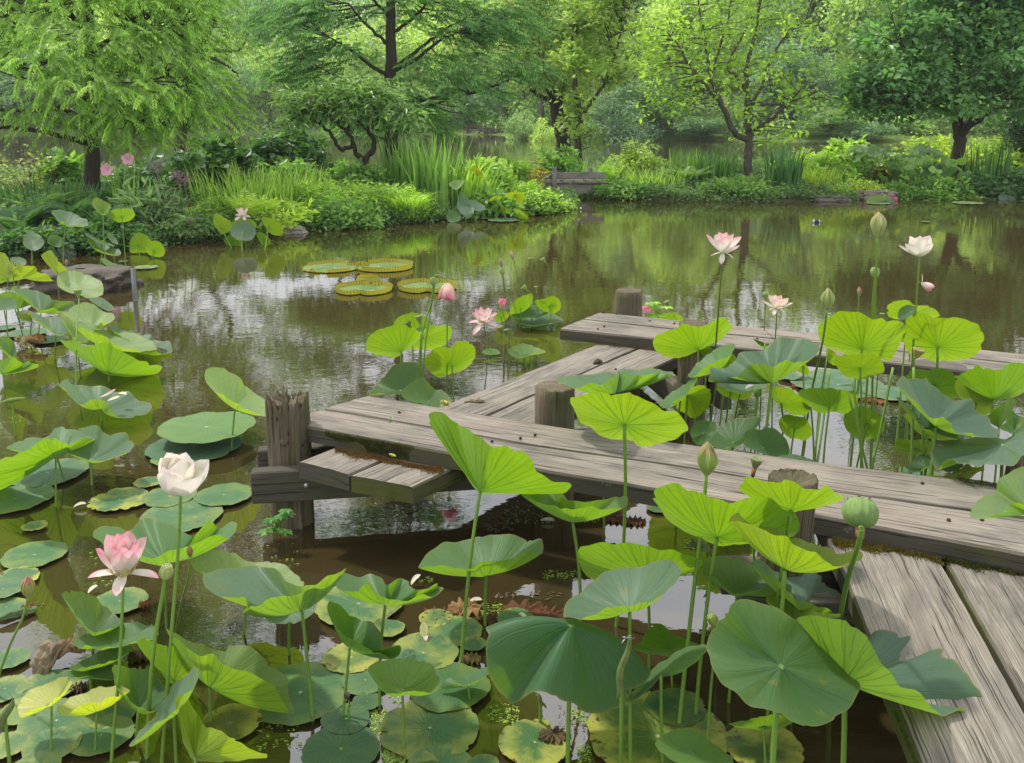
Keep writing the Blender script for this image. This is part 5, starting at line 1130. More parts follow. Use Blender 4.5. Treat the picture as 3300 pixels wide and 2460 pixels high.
LL('Z1', (410, 122), 7.8, 'U', '215,70 290,40 390,35 420,110 370,140 280,118', 'little yellow lotus leaf above the dead curled one', GYEL, ('Z1', 365, 345))
# ---------------------------------------------------------------- by the left bank
for lab, at, D, mode, rim, col, base in [
    ('tallest wavy lotus leaf by the left bank, grey-green against the ferns', (850, 500), 12.0, 'A', '660,330 740,305 850,320 950,350 1040,405 1120,430 1125,515 1000,500 930,525 860,500 820,450 760,465 700,390', GBLUE, (830, 1000)),
    ('thin lotus leaf seen edge-on above the round one by the left bank', (400, 640), 12.2, 'A', '300,555 380,575 480,620 540,655 450,642 370,625', GBLUE, None),
    ('round grey-green lotus leaf facing out, left of the tallest bank leaf', (410, 745), 11.9, 'A', '300,690 370,640 460,650 540,670 570,740 510,810 430,835 350,800 300,750', GBLUE, (375, 1010)),
    ('dark green cupped lotus leaf below the tallest bank leaf', (690, 765), 12.1, 'A', '610,690 650,630 740,635 805,690 800,760 760,790 680,768 620,740', GTOP, (715, 872)),
    ('bright cupped lotus leaf highest against the ferns', (1330, 360), 11.6, 'A', '1180,210 1240,150 1330,185 1420,240 1420,300 1370,360 1290,355 1220,290', (.13, .27, .05), (1385, 1060)),
    ('broad backlit lotus leaf right of the bright cupped one', (1570, 392), 11.5, 'U', '1405,340 1470,300 1560,290 1690,300 1740,360 1720,410 1640,460 1520,465 1430,410', (.10, .22, .04), (1610, 1060)),
    ('narrow grey lotus leaf lying along the top of a wider one by the bank', (1300, 710), 11.9, 'A', '1080,600 1180,630 1290,690 1400,735 1490,775 1380,770 1250,720 1150,660', GBLUE, None),
    ('wide grey-green lotus leaf leaning left on two slanting stems by the bank', (1310, 862), 11.8, 'A', '1135,700 1170,670 1280,720 1400,780 1550,830 1545,890 1440,880 1300,832 1190,785', GBLUE, (1240, 1070)),
    ('small pale lotus leaf tilted between pod stems by the bank', (1450, 700), 12.2, 'A', '1380,615 1430,610 1490,670 1525,740 1480,745 1410,690', GBLUE, None),
    ('dull backlit lotus leaf half lying on the water by the bank', (1775, 775), 12.5, 'U', '1675,720 1720,630 1810,605 1900,650 1945,720 1900,850 1800,857 1680,855', (.08, .17, .045), (1785, 940)),
    ('round glowing yellow-green lotus leaf touching the water by the hanging sedge', (1980, 832), 12.2, 'U', '1875,780 1920,720 2000,705 2080,740 2125,830 2100,905 2000,912 1930,890 1885,840', (.13, .26, .03), (1945, 915)),
    ('drooping lotus leaf close to the water right of the boulder', (1440, 1010), 10.6, 'A', '1295,940 1350,930 1440,985 1540,1020 1630,1080 1560,1087 1450,1062 1350,1012', (.11, .25, .05), None),
    ('small shaded lotus leaf behind the folded yellow one', (690, 800), 12.4, 'A', '580,830 620,780 680,770 740,830 790,900 730,910 640,860', GTOP, None),
]: LL('Z0', at, D, mode, rim, lab, col, ('Z0', *base) if base else None, r=.008)
for lab, at, D, mode, rim, col, base in [
    ('half-white folded lotus leaf at the left of the clump below the golden mound', (1440, 1490), 13.4, 'U', '1385,1450 1400,1385 1450,1410 1505,1450 1490,1500 1440,1522 1410,1490', (.17, .29, .09), (1560, 1625)),
    ('round blue-green lotus leaf at the front of the clump below the golden mound', (1575, 1505), 13.2, 'A', '1493,1500 1520,1450 1580,1430 1640,1455 1662,1510 1640,1555 1580,1564 1520,1547', GBLUE, (1572, 1640)),
    ('bright lotus leaf leaning right beside the small pale rock', (1745, 1480), 13.3, 'U', '1700,1415 1760,1420 1820,1460 1838,1520 1790,1530 1740,1502', (.15, .28, .03), (1690, 1645)),
    ('low shaded lotus leaf under the round blue-green one', (1510, 1570), 13.4, 'U', '1455,1560 1490,1528 1540,1530 1572,1590 1540,1622 1480,1605', (.10, .22, .04), None),
    ('low bright lotus leaf under the one leaning right', (1715, 1555), 13.3, 'U', '1665,1520 1700,1508 1755,1560 1752,1590 1700,1590', (.13, .26, .03), None),
    ('lotus leaf rim showing behind the round blue-green one', (1590, 1450), 13.7, 'U', '1505,1450 1540,1425 1600,1418 1655,1440 1660,1480 1600,1500 1540,1490', (.12, .25, .04), None),
]: LL('T1', at, D, mode, rim, lab, col, ('T1', *base) if base else None, r=.009)
for lab, at, D, mode, rim, col, base in [
    ('small heart-shaped lotus leaf standing highest in the clump by the tall iris', (750, 1225), 16.3, 'A', '700,1190 740,1172 792,1170 790,1195 750,1232 715,1215', GPALE, (760, 1400)),
    ('crumpled grey-green lotus leaf in the clump by the tall iris', (815, 1350), 16.3, 'A', '755,1300 775,1245 820,1290 860,1350 850,1400 820,1420 780,1390 752,1345', GBLUE, None),
    ('grey-green lotus leaf spreading right in the clump by the tall iris', (870, 1340), 16.4, 'A', '815,1310 850,1298 900,1318 935,1345 910,1372 860,1362', GBLUE, None),
    ('round lotus leaf facing out at the left of the clump by the tall iris', (730, 1408), 16.2, 'A', '680,1405 700,1370 740,1366 775,1395 770,1430 730,1446 695,1438', (.08, .22, .06), None),
    ('yellow lotus leaf with a drooping lobe at the right of the clump by the iris', (1130, 1262), 16.4, 'U', '1062,1265 1120,1245 1185,1255 1190,1290 1160,1335 1135,1305 1085,1290', (.20, .29, .03), (1040, 1400)),
    ('bright lotus leaf folded near the water right of the clump by the iris', (1150, 1385), 16.2, 'U', '1115,1362 1150,1358 1200,1395 1217,1420 1170,1420', (.16, .28, .03), None),
    ('small yellow lotus leaf low behind the folded one by the iris', (1060, 1362), 16.6, 'U', '1030,1345 1060,1340 1090,1362 1088,1385 1050,1380', (.17, .28, .03), None),
    ('thin yellow lotus leaf on an arching stem by the iris', (1005, 1290), 16.6, 'U', '960,1300 1000,1272 1042,1280 1020,1300 985,1306', (.18, .28, .04), None),
    ('small yellow lotus leaf glowing among the iris blades', (880, 1115), 17.0, 'U', '843,1090 870,1080 915,1125 915,1150 870,1140', (.28, .32, .02), None),
]: LL('T2', at, D, mode, rim, lab, col, ('T2', *base) if base else None, r=.009)
# ---------------------------------------------------------------- centre group behind the boardwalk
LL('M1', (370, 676), 6.3, 'U', '155,665 170,590 240,540 300,525 370,510 440,530 480,555 525,540 500,585 440,635 375,677 330,716 250,702 190,692', 'bright lotus leaf on the left of the group behind the longest section', (.12, .25, .03), ('M1', 350, 990))
LL('M1', (500, 592), 6.7, 'U', '328,530 350,470 420,440 500,450 560,510 610,520 665,515 685,565 650,630 570,665 480,660 410,655', 'large bright lotus leaf behind the nodding pink bud', (.12, .25, .03), ('M1', 500, 840))
LL('M1', (685, 770), 6.3, 'U', '515,760 540,690 600,650 670,655 720,615 790,620 830,670 815,740 760,790 700,812 600,837 550,800', 'round yellow lotus leaf right of the bud stem behind the longest section', (.14, .26, .02), ('M1', 703, 985))
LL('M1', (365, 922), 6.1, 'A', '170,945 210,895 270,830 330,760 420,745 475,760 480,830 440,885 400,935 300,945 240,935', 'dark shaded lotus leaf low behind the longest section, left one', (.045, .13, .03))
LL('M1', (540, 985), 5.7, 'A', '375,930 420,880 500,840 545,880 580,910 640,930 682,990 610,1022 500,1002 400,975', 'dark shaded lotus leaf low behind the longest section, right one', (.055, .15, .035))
LL('M1', (500, 545), 6.5, 'A', '462,540 480,530 525,525 520,550 490,562', 'tiny dark curled lotus leaf under a seed pod behind the longest section', GDK)
for lab, at, mode, rim, col in [
    ('bright lotus leaf at the back left of the small clump in open water', (1110, 420), 'U', '1042,430 1080,360 1150,325 1182,320 1180,380 1120,440 1060,460', (.12, .25, .03)),
    ('bright lotus leaf at the back right of the small clump in open water', (1290, 400), 'U', '1195,370 1260,350 1310,335 1350,360 1358,410 1310,445 1250,430', (.12, .25, .03)),
    ('dark green lotus leaf in the middle of the small clump in open water', (1180, 455), 'A', '1050,455 1100,420 1150,395 1210,392 1240,430 1285,437 1220,470 1150,467 1090,482', (.07, .19, .05)),
    ('pale lotus leaf lying at the front of the small clump in open water', (1200, 500), 'A', '1045,475 1090,465 1160,460 1280,435 1340,460 1378,490 1310,502 1220,517 1170,522 1100,502', GTOP),
    ('little round lotus leaf at the left of the small clump in open water', (990, 470), 'U', '945,450 990,425 1035,440 1030,470 985,500 950,480', (.11, .24, .03)),
]: LL('M1', at, 8.4, mode, rim, lab, col)
LL('M1', (1140, 700), 7.2, 'A', '1030,670 1090,635 1140,630 1200,650 1268,682 1200,687 1160,702 1115,717 1060,710', 'curled lotus leaf lying on the water under the pink flower', (.10, .24, .05))
LL('M1', (920, 690), 7.4, 'A', '870,680 910,658 960,665 985,690 940,700 895,697', 'small lotus leaf on the water at the foot of the pink flower', (.10, .24, .05))
LL('M1', (2030, 485), 7.6, 'U', '1950,468 2000,445 2050,436 2100,455 2116,488 2040,492', 'lotus leaf rim showing behind the far section beside the mossy-topped post', (.13, .26, .03))
# ---------------------------------------------------------------- over and before the longest section
LL('M1', (860, 1545), 3.35, 'U', '530,1095,.4 570,1052,.8 650,1065,.6 715,1135,.2 765,1142,-.4 840,1200,-.8 930,1262,-1 1030,1272,-1 1110,1285,-1 1170,1350,-.8 1220,1420,-.6 1300,1478,-.3 1415,1495,0 1408,1535,.3 1340,1545,.6 1150,1522,1 960,1547,1 840,1512,1 740,1390,.9 660,1230,.7 590,1160,.5', 'largest bright upright lotus leaf standing before the longest section', (.115, .26, .035), ('M2', 920, 1070), cup=.05, r=.0085)
LL('Z4', (930, 1146), 4.35, 'A', '150,960 350,935 550,910 800,880 960,868 1010,842 1150,845 1300,838 1450,832 1560,865 1680,880 1620,915 1460,888 1320,912 1200,927 1080,902 1005,870 960,905 850,992 720,1037 590,1022 430,1090 270,1040', 'upper of the two lotus leaves beside the sound corner post', GTOP)
LL('M1', (1752, 1130), 3.5, 'U', '1418,985 1430,962 1520,945 1650,932 1770,940 1812,945 1900,985 2000,1040 2090,1065 2148,1149 2113,1190 2040,1230 1920,1265 1830,1260 1790,1224 1700,1227 1620,1207 1540,1150 1470,1100 1440,1040', 'broad yellow-green lotus leaf seen from below beside the corner post', (.14, .27, .025), cup=.04, r=.0085)
LL('V', (1240, 1131), 3.4, 'A', '1130,1070 1150,1067 1190,1065 1215,1068 1240,1085 1300,1083 1350,1072 1356,1095 1310,1102 1270,1097 1230,1103 1200,1095 1160,1086', 'small bright lotus leaf like a shallow funnel under the broad yellow one', (.11, .25, .05), r=.0075)
LL('M2', (1090, 489), 3.5, 'A', '670,437 720,360 800,295 900,285 1000,255 1110,235 1250,240 1330,265 1350,285 1420,255 1442,300 1430,352 1330,347 1280,372 1190,402 1080,402 1000,442 900,447 780,422 700,441', 'wide saucer-shaped lotus leaf centred below the largest upright one', (.085, .22, .07), ('M2', 1118, 790), r=.008)
LL('M2', (465, 669), 3.05, 'A', '145,500 215,470 300,500 380,480 440,510 480,545 540,515 600,515 640,570 720,575 790,540 825,575 760,625 700,605 600,642 500,642 420,597 350,545 260,590 170,570', 'wavy lotus leaf over dark water left of the fallen white petal', GTOP, ('M2', 460, 1360))
LL('L2', (1870, 702), 3.05, 'A', '1255,510 1310,455 1450,445 1600,430 1720,465 1790,530 1870,565 1960,530 2060,485 2146,448 2100,500 1980,562 1850,607 1740,612 1640,647 1560,692 1500,717 1530,662 1480,622 1380,627 1290,572', 'big blue-green lotus leaf with one bright wing raised to the right', GBLUE, ('L2', 1960, 1390), r=.0075)
LL('L2', (1530, 610), 3.5, 'A', '1175,410 1220,330 1380,335 1450,355 1580,410 1720,405 1830,480 1885,545 1860,605 1700,565 1500,525 1300,482 1230,460', 'pale lotus leaf half hidden behind the big blue-green winged one', GPALE, ('L2', 1480, 920))
LL('L2', (1800, 692), 3.3, 'A', '1620,690 1700,640 1850,620 1950,640 1955,700 1890,760 1780,792 1660,770', 'low round lotus leaf below the bright raised wing', GBLUE)
LL('L2', (1030, 413), 3.55, 'A', '575,225 620,190 700,185 790,210 880,140 960,150 1080,185 1200,240 1290,155 1360,190 1450,160 1466,187 1430,252 1350,245 1200,292 1090,325 960,377 800,352 680,312 600,272', 'long wavy lotus leaf behind the pink open flower', (.085, .23, .08), ('S', 545, 2050))
LL('L2', (590, 850), 3.35, 'A', '380,610 420,585 500,590 580,620 650,680 720,740 760,780 730,802 640,832 580,838 480,750 430,670', 'folded blue-green lotus leaf leaning left below the pink flower', GBLUE, ('L2', 500, 985))
LL('L2', (700, 902), 3.2, 'A', '445,900 520,860 560,845 650,830 760,780 850,780 910,800 960,790 985,840 950,882 860,892 780,917 700,932 600,947 540,922 490,942', 'flat rippled lotus leaf crossed by the pink flower stem', (.105, .25, .085))
LL('L2', (1080, 1140), 3.0, 'U', '850,905 900,885 990,915 1040,930 1110,925 1180,1000 1240,1100 1160,1132 1080,1135 1000,1080 960,990', 'bright yellow-green lotus leaf wing left of the bigger one', (.15, .29, .03))
LL('L2', (1300, 1182), 2.95, 'A', '1025,815,0 1090,845,.5 1200,910,1 1300,930,1 1400,960,1 1420,925,1 1530,930,1 1650,1000,1 1720,1080,1 1785,1130,.6 1782,1180,.3 1820,1330,0 1790,1342,-.3 1740,1230,-.6 1650,1152,-1 1530,1082,-1 1420,1062,-1 1330,987,-1 1240,987,-1 1150,922,-1 1080,882,-.6', 'big two-toned lotus leaf, pale above and glowing below, at the lower left', (.14, .28, .065), ('L2', 1300, 1430), r=.0075)
LL('L2', (1210, 1612), 2.5, 'U', '1085,1260,.2 1130,1235,.8 1200,1305,1 1255,1400,.6 1340,1445,-.8 1440,1490,-1 1540,1560,-.7 1645,1595,0 1640,1620,.3 1540,1624,.8 1420,1643,1 1310,1643,1 1200,1627,1 1150,1560,.7 1120,1450,.4 1095,1340,.2', 'brilliant yellow folded lotus leaf at the bottom edge', (.20, .31, .02), cup=.04)
LL('L2', (1070, 1342), 2.6, 'A', '800,1535 850,1480 890,1420 960,1370 980,1290 1040,1220 1080,1160 1170,1085 1220,1060 1232,1110 1180,1200 1120,1252 1090,1322 1010,1382 920,1442 860,1502 812,1546', 'narrow blue-green lotus leaf twisted nearly edge-on among the stems', GBLUE)
LL('L2', (860, 1322), 2.9, 'A', '710,1160 700,1050 790,1060 880,1070 950,1090 1000,1160 1045,1200 1000,1270 960,1332 880,1312 800,1260 750,1200', 'shaded lotus leaf behind the tall flower stems at the lower left', (.07, .18, .065), ('L2', 760, 1580))
LL('L2', (560, 1060), 3.1, 'A', '430,1062 520,1010 650,950 800,930 802,962 720,1012 600,1042 480,1072', 'rolled green lotus leaf lying beside the dead brown one', (.06, .16, .03))
LL('L2', (560, 1120), 3.05, 'A', '405,1092 500,1060 620,1045 720,1050 722,1130 600,1122 540,1112 450,1122', 'pale shaded lotus leaf just under the rolled green one', GBLUE)
LL('L2', (318, 1287), 2.83, 'A', '108,1300 140,1240 220,1180 310,1150 370,1120 420,1115 425,1140 450,1150 400,1212 340,1252 300,1292 220,1312 150,1352 120,1366', 'young yellow lotus leaf on the left of a pair at the lower left', (.44, .56, .15), ('L2', 305, 1640), r=.0045)
LL('L2', (600, 1332), 2.83, 'A', '355,1320 390,1280 450,1240 540,1210 600,1180 660,1180 740,1165 790,1190 806,1202 750,1232 680,1242 620,1277 540,1277 460,1322 400,1356', 'young yellow lotus leaf on the right of a pair at the lower left', (.42, .55, .15), ('L2', 565, 1640), r=.0045)
LL('M2', (245, 937), 3.0, 'A', '105,690 125,650 190,680 300,760 400,790 440,870 445,950 500,930 560,932 550,982 500,1007 430,967 380,962 300,902 200,852 140,762', 'folded lotus leaf like a half-open purse with dark inside', (.055, .19, .03), ('M2', 110, 1440), r=.006)
LL('M2', (570, 1192), 2.83, 'A', '355,1070 400,1030 480,1010 580,1005 690,1015 760,1050 780,1100 800,1130 790,1200 720,1217 650,1202 590,1212 500,1222 430,1192 390,1132', 'bowl-shaped fresh green lotus leaf left of the big draped one', (.13, .29, .055), ('M2', 555, 1640), cup=.22, r=.0055)
LL('M2', (975, 1167), 3.05, 'A', '800,1190 850,1130 960,1110 1040,1070 1100,1060 1102,1100 1030,1142 960,1168 880,1162', 'thin lotus leaf seen edge-on touching the draped one', GTOP, ('M2', 1055, 1295), r=.005)
LL('M2', (1615, 800), 2.72, 'A', '1082,830,-.2 1095,1050,-.5 1150,1180,-.6 1220,1262,-.7 1270,1283,-.7 1335,1232,-.8 1400,1212,-.8 1520,1242,-.8 1640,1292,-.7 1720,1342,-.7 1850,1332,-.5 1945,1272,-.4 2000,1200,-.1 2070,1150,.1 2105,1090,.2 2050,1010,.5 1900,930,.9 1700,860,1 1500,830,1 1300,812,1 1140,797,.5', 'huge dark lotus leaf draped downward like an umbrella at the bottom centre', (.045, .145, .055), ('M2', 1590, 1700), cup=-.20, r=.0085)
# ---------------------------------------------------------------- lower right
LL('R2', (885, 1000), 2.35, 'A', '475,900 500,800 550,720 590,680 650,635 760,650 850,680 920,720 980,760 1080,800 1130,840 1190,890 1260,960 1265,1030 1310,1100 1300,1160 1260,1230 1180,1290 1120,1320 1020,1335 940,1302 880,1262 800,1242 720,1222 640,1152 560,1102 510,1022 490,960', 'huge round lotus leaf facing the viewer at the lower right', (.06, .17, .055), cup=.10, r=.010)
LL('R2', (1230, 1092), 2.5, 'A', '965,745,0 1080,730,.6 1220,760,1 1345,822,1 1400,810,1 1520,822,1 1595,832,1 1645,875,1 1655,902,.9 1710,920,.8 1780,900,.7 1840,960,.5 1885,1042,.3 1935,1075,.2 1978,1150,0 1980,1220,-.1 1920,1285,-.3 1870,1242,-.4 1800,1267,-.5 1720,1250,-.6 1640,1150,-.8 1540,1100,-.9 1470,1030,-1 1410,930,-1 1340,840,-1 1240,750,-.8 1110,722,-.4', 'huge wavy lotus leaf spilling over the nearest boardwalk planks', (.065, .165, .085), cup=.03, r=.010)
LL('R2', (940, 780), 2.95, 'A', '800,640 830,615 920,640 1030,650 1060,700 1200,715 1180,740 1060,725 970,747 880,702', 'pale lotus leaf edge peeping above the huge round one', GPALE)
LL('R2', (1000, 690), 3.05, 'A', '720,440 780,420 850,480 960,470 1040,470 1100,510 1120,550 1190,590 1220,640 1280,770 1150,692 1060,662 980,642 930,602 850,522', 'grey-green lotus leaf pressed against the edge of the nearest planks', GBLUE)
LL('R2', (640, 602), 3.1, 'A', '450,440 500,400 600,400 680,420 740,460 800,510 870,530 935,560 930,602 860,592 790,572 720,592 640,602 570,572 520,512 460,502', 'blue-green lotus leaf in front of the foot of the leaning post', GBLUE)
LL('R2', (905, 471), 2.78, 'A', '598,200,0 640,163,.5 690,205,.9 780,240,1 870,243,1 915,290,1 1000,300,1 1070,338,1 1130,345,1 1200,385,.8 1290,360,.4 1330,405,0 1280,427,-.3 1200,457,-.7 1100,402,-1 1040,364,-1 950,332,-1 900,287,-1 810,267,-1 750,232,-.9 680,217,-.5', 'bright yellow lotus leaf pointing right in front of the leaning post', (.18, .30, .03), r=.0085)
LL('R2', (530, 291), 3.0, 'U', '170,50 230,15 320,0 380,40 440,35 480,75 560,90 640,95 740,75 830,80 880,130 940,145 985,230 950,282 900,272 740,312 660,312 580,327 470,302 400,252 340,222 280,217 220,150', 'broad bright lotus leaf seen from below, left of the leaning post', (.12, .26, .03), ('R2', 400, 1330), r=.008)
LL('R1', (577, 1657), 2.95, 'U', '305,1525 345,1480 440,1510 520,1505 580,1500 650,1545 730,1545 770,1530 820,1570 857,1597 780,1607 700,1622 620,1642 575,1657 480,1622 380,1592 310,1562', 'bright winged lotus leaf across the top of the leaning post', (.15, .28, .03), r=.007)
LL('V', (1400, 1242), 3.15, 'U', '1250,1200 1265,1180 1330,1175 1390,1180 1450,1192 1500,1205 1522,1220 1500,1237 1460,1242 1400,1244 1350,1245 1300,1257 1270,1247 1255,1222', 'bright lotus leaf lying behind the pale tilted one in the lower centre', (.11, .25, .04))
LL('V', (1362, 1321), 2.78, 'A', '1218,1332 1230,1300 1260,1280 1290,1250 1330,1232 1400,1222 1440,1210 1470,1225 1473,1247 1450,1272 1420,1297 1385,1307 1340,1312 1300,1322 1260,1340 1240,1338', 'pale blue-green lotus leaf tilted over the draped one, with a chewed hole', (.10, .22, .11), r=.0075)
LL('R2', (265, 907), 3.15, 'U', '80,912 100,870 160,800 210,765 300,830 400,870 440,890 400,917 300,945 200,940', 'small triangular lotus leaf in shade left of the huge round one', (.07, .19, .03), ('R2', 270, 1140), r=.005)
LL('R2', (220, 1050), 2.75, 'A', '0,1200 60,1150 160,1030 240,970 350,900 470,885 476,917 380,1002 300,1032 200,1052 120,1122 60,1192', 'pale upturned lotus leaf rim between the draped and the round ones', GTOP)
LL('R2', (780, 1330), 2.75, 'U', '595,1320 700,1295 820,1270 900,1275 945,1310 850,1352 780,1355 700,1340', 'small bright lotus leaf under the huge round one', (.11, .25, .04), r=.005)
LL('R2', (400, 1480), 2.5, 'A', '190,1420 250,1370 340,1345 430,1360 500,1420 590,1480 620,1545 500,1570 350,1545 230,1480', 'lotus leaf rising from the bottom edge before the yellow-streaked pad', (.085, .23, .055))
LL('V', (2235, 1110), 2.9, 'A', '2100,1118 2110,1090 2135,1070 2155,1065 2160,1040 2190,1020 2216,1010 2260,1030 2275,1070 2230,1087 2190,1092 2160,1112 2120,1124', 'pale lotus leaf entering from the right edge over the longest section', (.14, .28, .10), ('S', 3640, 1960), cup=.05)
# ---------------------------------------------------------------- between the far and the longest sections
LL('Z4', (2000, 582), 5.5, 'U', '1420,480 1470,400 1560,370 1600,330 1700,310 1800,255 1900,270 2050,290 2120,260 2216,205 2310,165 2400,220 2437,270 2430,325 2390,360 2340,410 2280,470 2200,520 2090,560 1990,592 1900,642 1800,657 1780,692 1600,687 1500,642 1430,560', 'bright yellow lotus leaf covering the half-hidden round post', (.13, .27, .025), cup=.04, r=.0075)
LL('Z3', (470, 762), 5.1, 'A', '55,852 130,760 180,680 260,620 360,550 420,500 560,450 682,440 640,542 580,602 450,652 330,702 240,772 140,862', 'tilted lotus leaf just right of the half-hidden post, green above', (.09, .23, .085), ('Z3', 350, 1480))
LL('Z3', (600, 690), 5.4, 'U', '490,732 560,620 640,565 690,630 600,742', 'glowing yellow lotus leaf piece behind the tilted green one', (.15, .28, .02))
LL('Z3', (300, 560), 5.6, 'U', '215,500 250,450 320,455 390,510 340,570 270,600', 'small yellow lotus leaf hanging under the one that hides the post', (.16, .28, .03))
LL('Z3', (1150, 942), 4.5, 'A', '322,920 350,740 480,760 600,730 680,640 760,530 1040,530 1140,430 1250,348 1500,360 1640,385 1730,440 1810,388 1770,500 1700,600 1550,662 1440,665 1360,642 1260,680 1160,722 1030,690 860,702 740,832 660,864 540,832 430,765', 'largest blue-green lotus leaf in the middle of the right-hand group', (.08, .185, .105), cup=.05, r=.010)
LL('Z3', (740, 1072), 5.1, 'A', '450,972 500,935 700,925 900,935 1072,960 1020,1012 900,1032 760,1062 640,1032 520,1002', 'grey lotus leaf with a white petal on it, right of the half-hidden post', GBLUE, ('Z3', 655, 1410))
LL('Z3', (620, 1055), 5.3, 'U', '430,1000 480,870 690,865 840,930 900,1040 850,1132 750,1157 640,1152 500,1082', 'yellow lotus leaf behind the grey one that carries a petal', (.15, .28, .03), ('Z3', 545, 1465))
LL('Z3', (60, 1090), 5.3, 'U', '-80,1250 0,1100 80,1010 240,965 330,1010 365,1050 355,1180 300,1290 150,1392 30,1332', 'yellow round lotus leaf low in front of the cross beam end', (.15, .28, .02))
LL('Z3', (1270, 1202), 4.9, 'U', '1080,962 1200,990 1350,1000 1450,1060 1570,1150 1630,1270 1600,1340 1440,1352 1300,1272 1200,1172 1120,1082', 'bright lotus leaf hanging low right of the thick central stem', (.13, .26, .025), ('Z3', 1160, 1515))
LL('Z3', (1890, 1252), 4.6, 'U', '1490,1072 1560,1020 1740,1000 1900,1010 2100,1030 2240,1050 2262,1100 2240,1242 2120,1322 1950,1302 1780,1327 1680,1282 1560,1172', 'broad bright lotus leaf on a wavering stem in the middle of the right group', (.11, .25, .035))
LL('Z3', (1650, 1200), 4.9, 'A', '1480,1080 1560,1110 1680,1170 1770,1220 1805,1275 1720,1262 1620,1240 1540,1170', 'dull drooping lotus leaf tucked behind the broad bright one', (.06, .15, .05))
LL('Z5', (1440, 732), 5.0, 'U', '1235,650 1280,570 1370,545 1480,570 1580,590 1640,680 1670,760 1640,840 1560,882 1440,852 1380,852 1280,760', 'round glowing lotus leaf low over white water behind the longest section', (.13, .26, .025))
LL('R1', (955, 802), 4.75, 'U', '720,690 760,640 840,605 940,605 1000,640 1080,640 1160,655 1190,700 1180,740 1150,800 1100,862 1040,845 960,835 880,832 800,802 740,770', 'huge glowing yellow lotus leaf on the left of the tall pair', (.14, .27, .02), cup=.03, r=.0085)
LL('R1', (1358, 792), 4.85, 'U', '1165,740 1170,690 1190,640 1260,610 1320,625 1370,640 1440,632 1490,640 1560,665 1590,700 1605,740 1595,790 1560,832 1500,857 1440,867 1400,862 1350,870 1290,852 1210,822', 'huge glowing yellow lotus leaf on the right of the tall pair', (.14, .27, .02), cup=.03, r=.0085)
LL('R1', (945, 902), 4.5, 'U', '805,870 840,835 900,830 970,830 1000,825 1050,850 1075,905 1060,935 1010,947 960,962 900,957 850,932', 'dark and yellow lotus leaf just below the left huge one', (.12, .22, .02), r=.007)
LL('R1', (1230, 600), 5.5, 'U', '1085,590 1110,555 1190,540 1240,570 1300,570 1355,600 1360,632 1250,642 1150,642 1100,632', 'yellow lotus leaf behind the right huge one near the nodding flower', (.14, .27, .025))
LL('R1', (1195, 612), 5.35, 'A', '1145,632 1155,590 1195,568 1240,578 1235,605 1190,640 1160,645', 'small dark lotus leaf shadowed before the yellow one by the nodding flower', GDK)
LL('R1', (770, 850), 5.1, 'U', '765,800 800,810 830,840 850,870 820,890 780,870', 'yellow lotus leaf fragment behind the left huge one', (.14, .27, .025))
LL('R1', (640, 890), 5.5, 'U', '570,900 600,875 640,872 672,910 665,940 620,925', 'small torn yellow lotus leaf behind the largest blue-green one', (.14, .27, .025))
LL('R1', (440, 770), 5.7, 'U', '372,745 400,765 440,770 462,775 450,790 420,790', 'slim yellow lotus leaf tip over the far section planks', (.13, .27, .03))
LL('R1', (985, 1200), 4.6, 'U', '855,1170 890,1130 960,1105 1010,1130 1060,1160 1078,1200 1060,1252 1000,1282 940,1277 880,1242', 'bright lotus leaf near the water behind the bundle of stems', (.12, .25, .03))
LL('Y4', (1060, 962), 4.85, 'U', '700,882 730,800 830,760 1000,770 1080,750 1240,770 1330,870 1360,1082 1300,1152 1150,1102 1050,1002 850,952', 'green backlit lotus leaf behind the large wavy grey-green one', (.085, .22, .03))
LL('Y4', (1080, 1490), 4.05, 'A', '570,942 660,845 720,900 830,860 930,870 1000,950 1120,1020 1200,1100 1290,1160 1400,1150 1530,1140 1580,1220 1650,1310 1750,1400 1830,1500 1920,1560 1910,1642 1800,1632 1600,1642 1500,1572 1400,1602 1300,1522 1250,1442 1190,1382 1070,1397 950,1322 860,1222 770,1152 720,1062 620,1012', 'large wavy grey-green lotus leaf in front of the right-hand cluster', (.075, .175, .105), cup=.05, r=.010)
LL('Y4', (1830, 1152), 4.5, 'U', '1315,852 1480,790 1560,740 1600,715 1700,740 1820,765 1940,760 1990,690 2080,680 2216,690 2350,800 2330,952 2216,1042 2000,1047 1900,1122 1830,1153 1700,1002 1500,932', 'deep green backlit lotus leaf at the right edge below the far section', (.075, .21, .025))
LL('Y4', (1600, 1202), 4.7, 'U', '1325,960 1360,890 1450,940 1530,930 1650,970 1740,1040 1800,1130 1840,1240 1760,1332 1700,1377 1600,1302 1550,1162 1400,1132 1340,1052', 'yellow round lotus leaf behind the wavy grey-green one', (.16, .27, .02))
LL('Y4', (1890, 1502), 4.4, 'U', '1705,1392 1830,1270 1950,1190 2040,1145 2120,1160 2060,1262 1980,1352 1930,1462 1890,1512 1800,1452', 'young lotus leaf still folded lengthwise at the right edge', (.11, .24, .06))
LL('Y4', (2090, 1560), 4.2, 'A', '1900,1512 1980,1440 2000,1350 2060,1290 2150,1360 2280,1400 2262,1502 2100,1592 1980,1562', 'dark cupped lotus leaf at the right edge under the folded one', (.06, .18, .035))
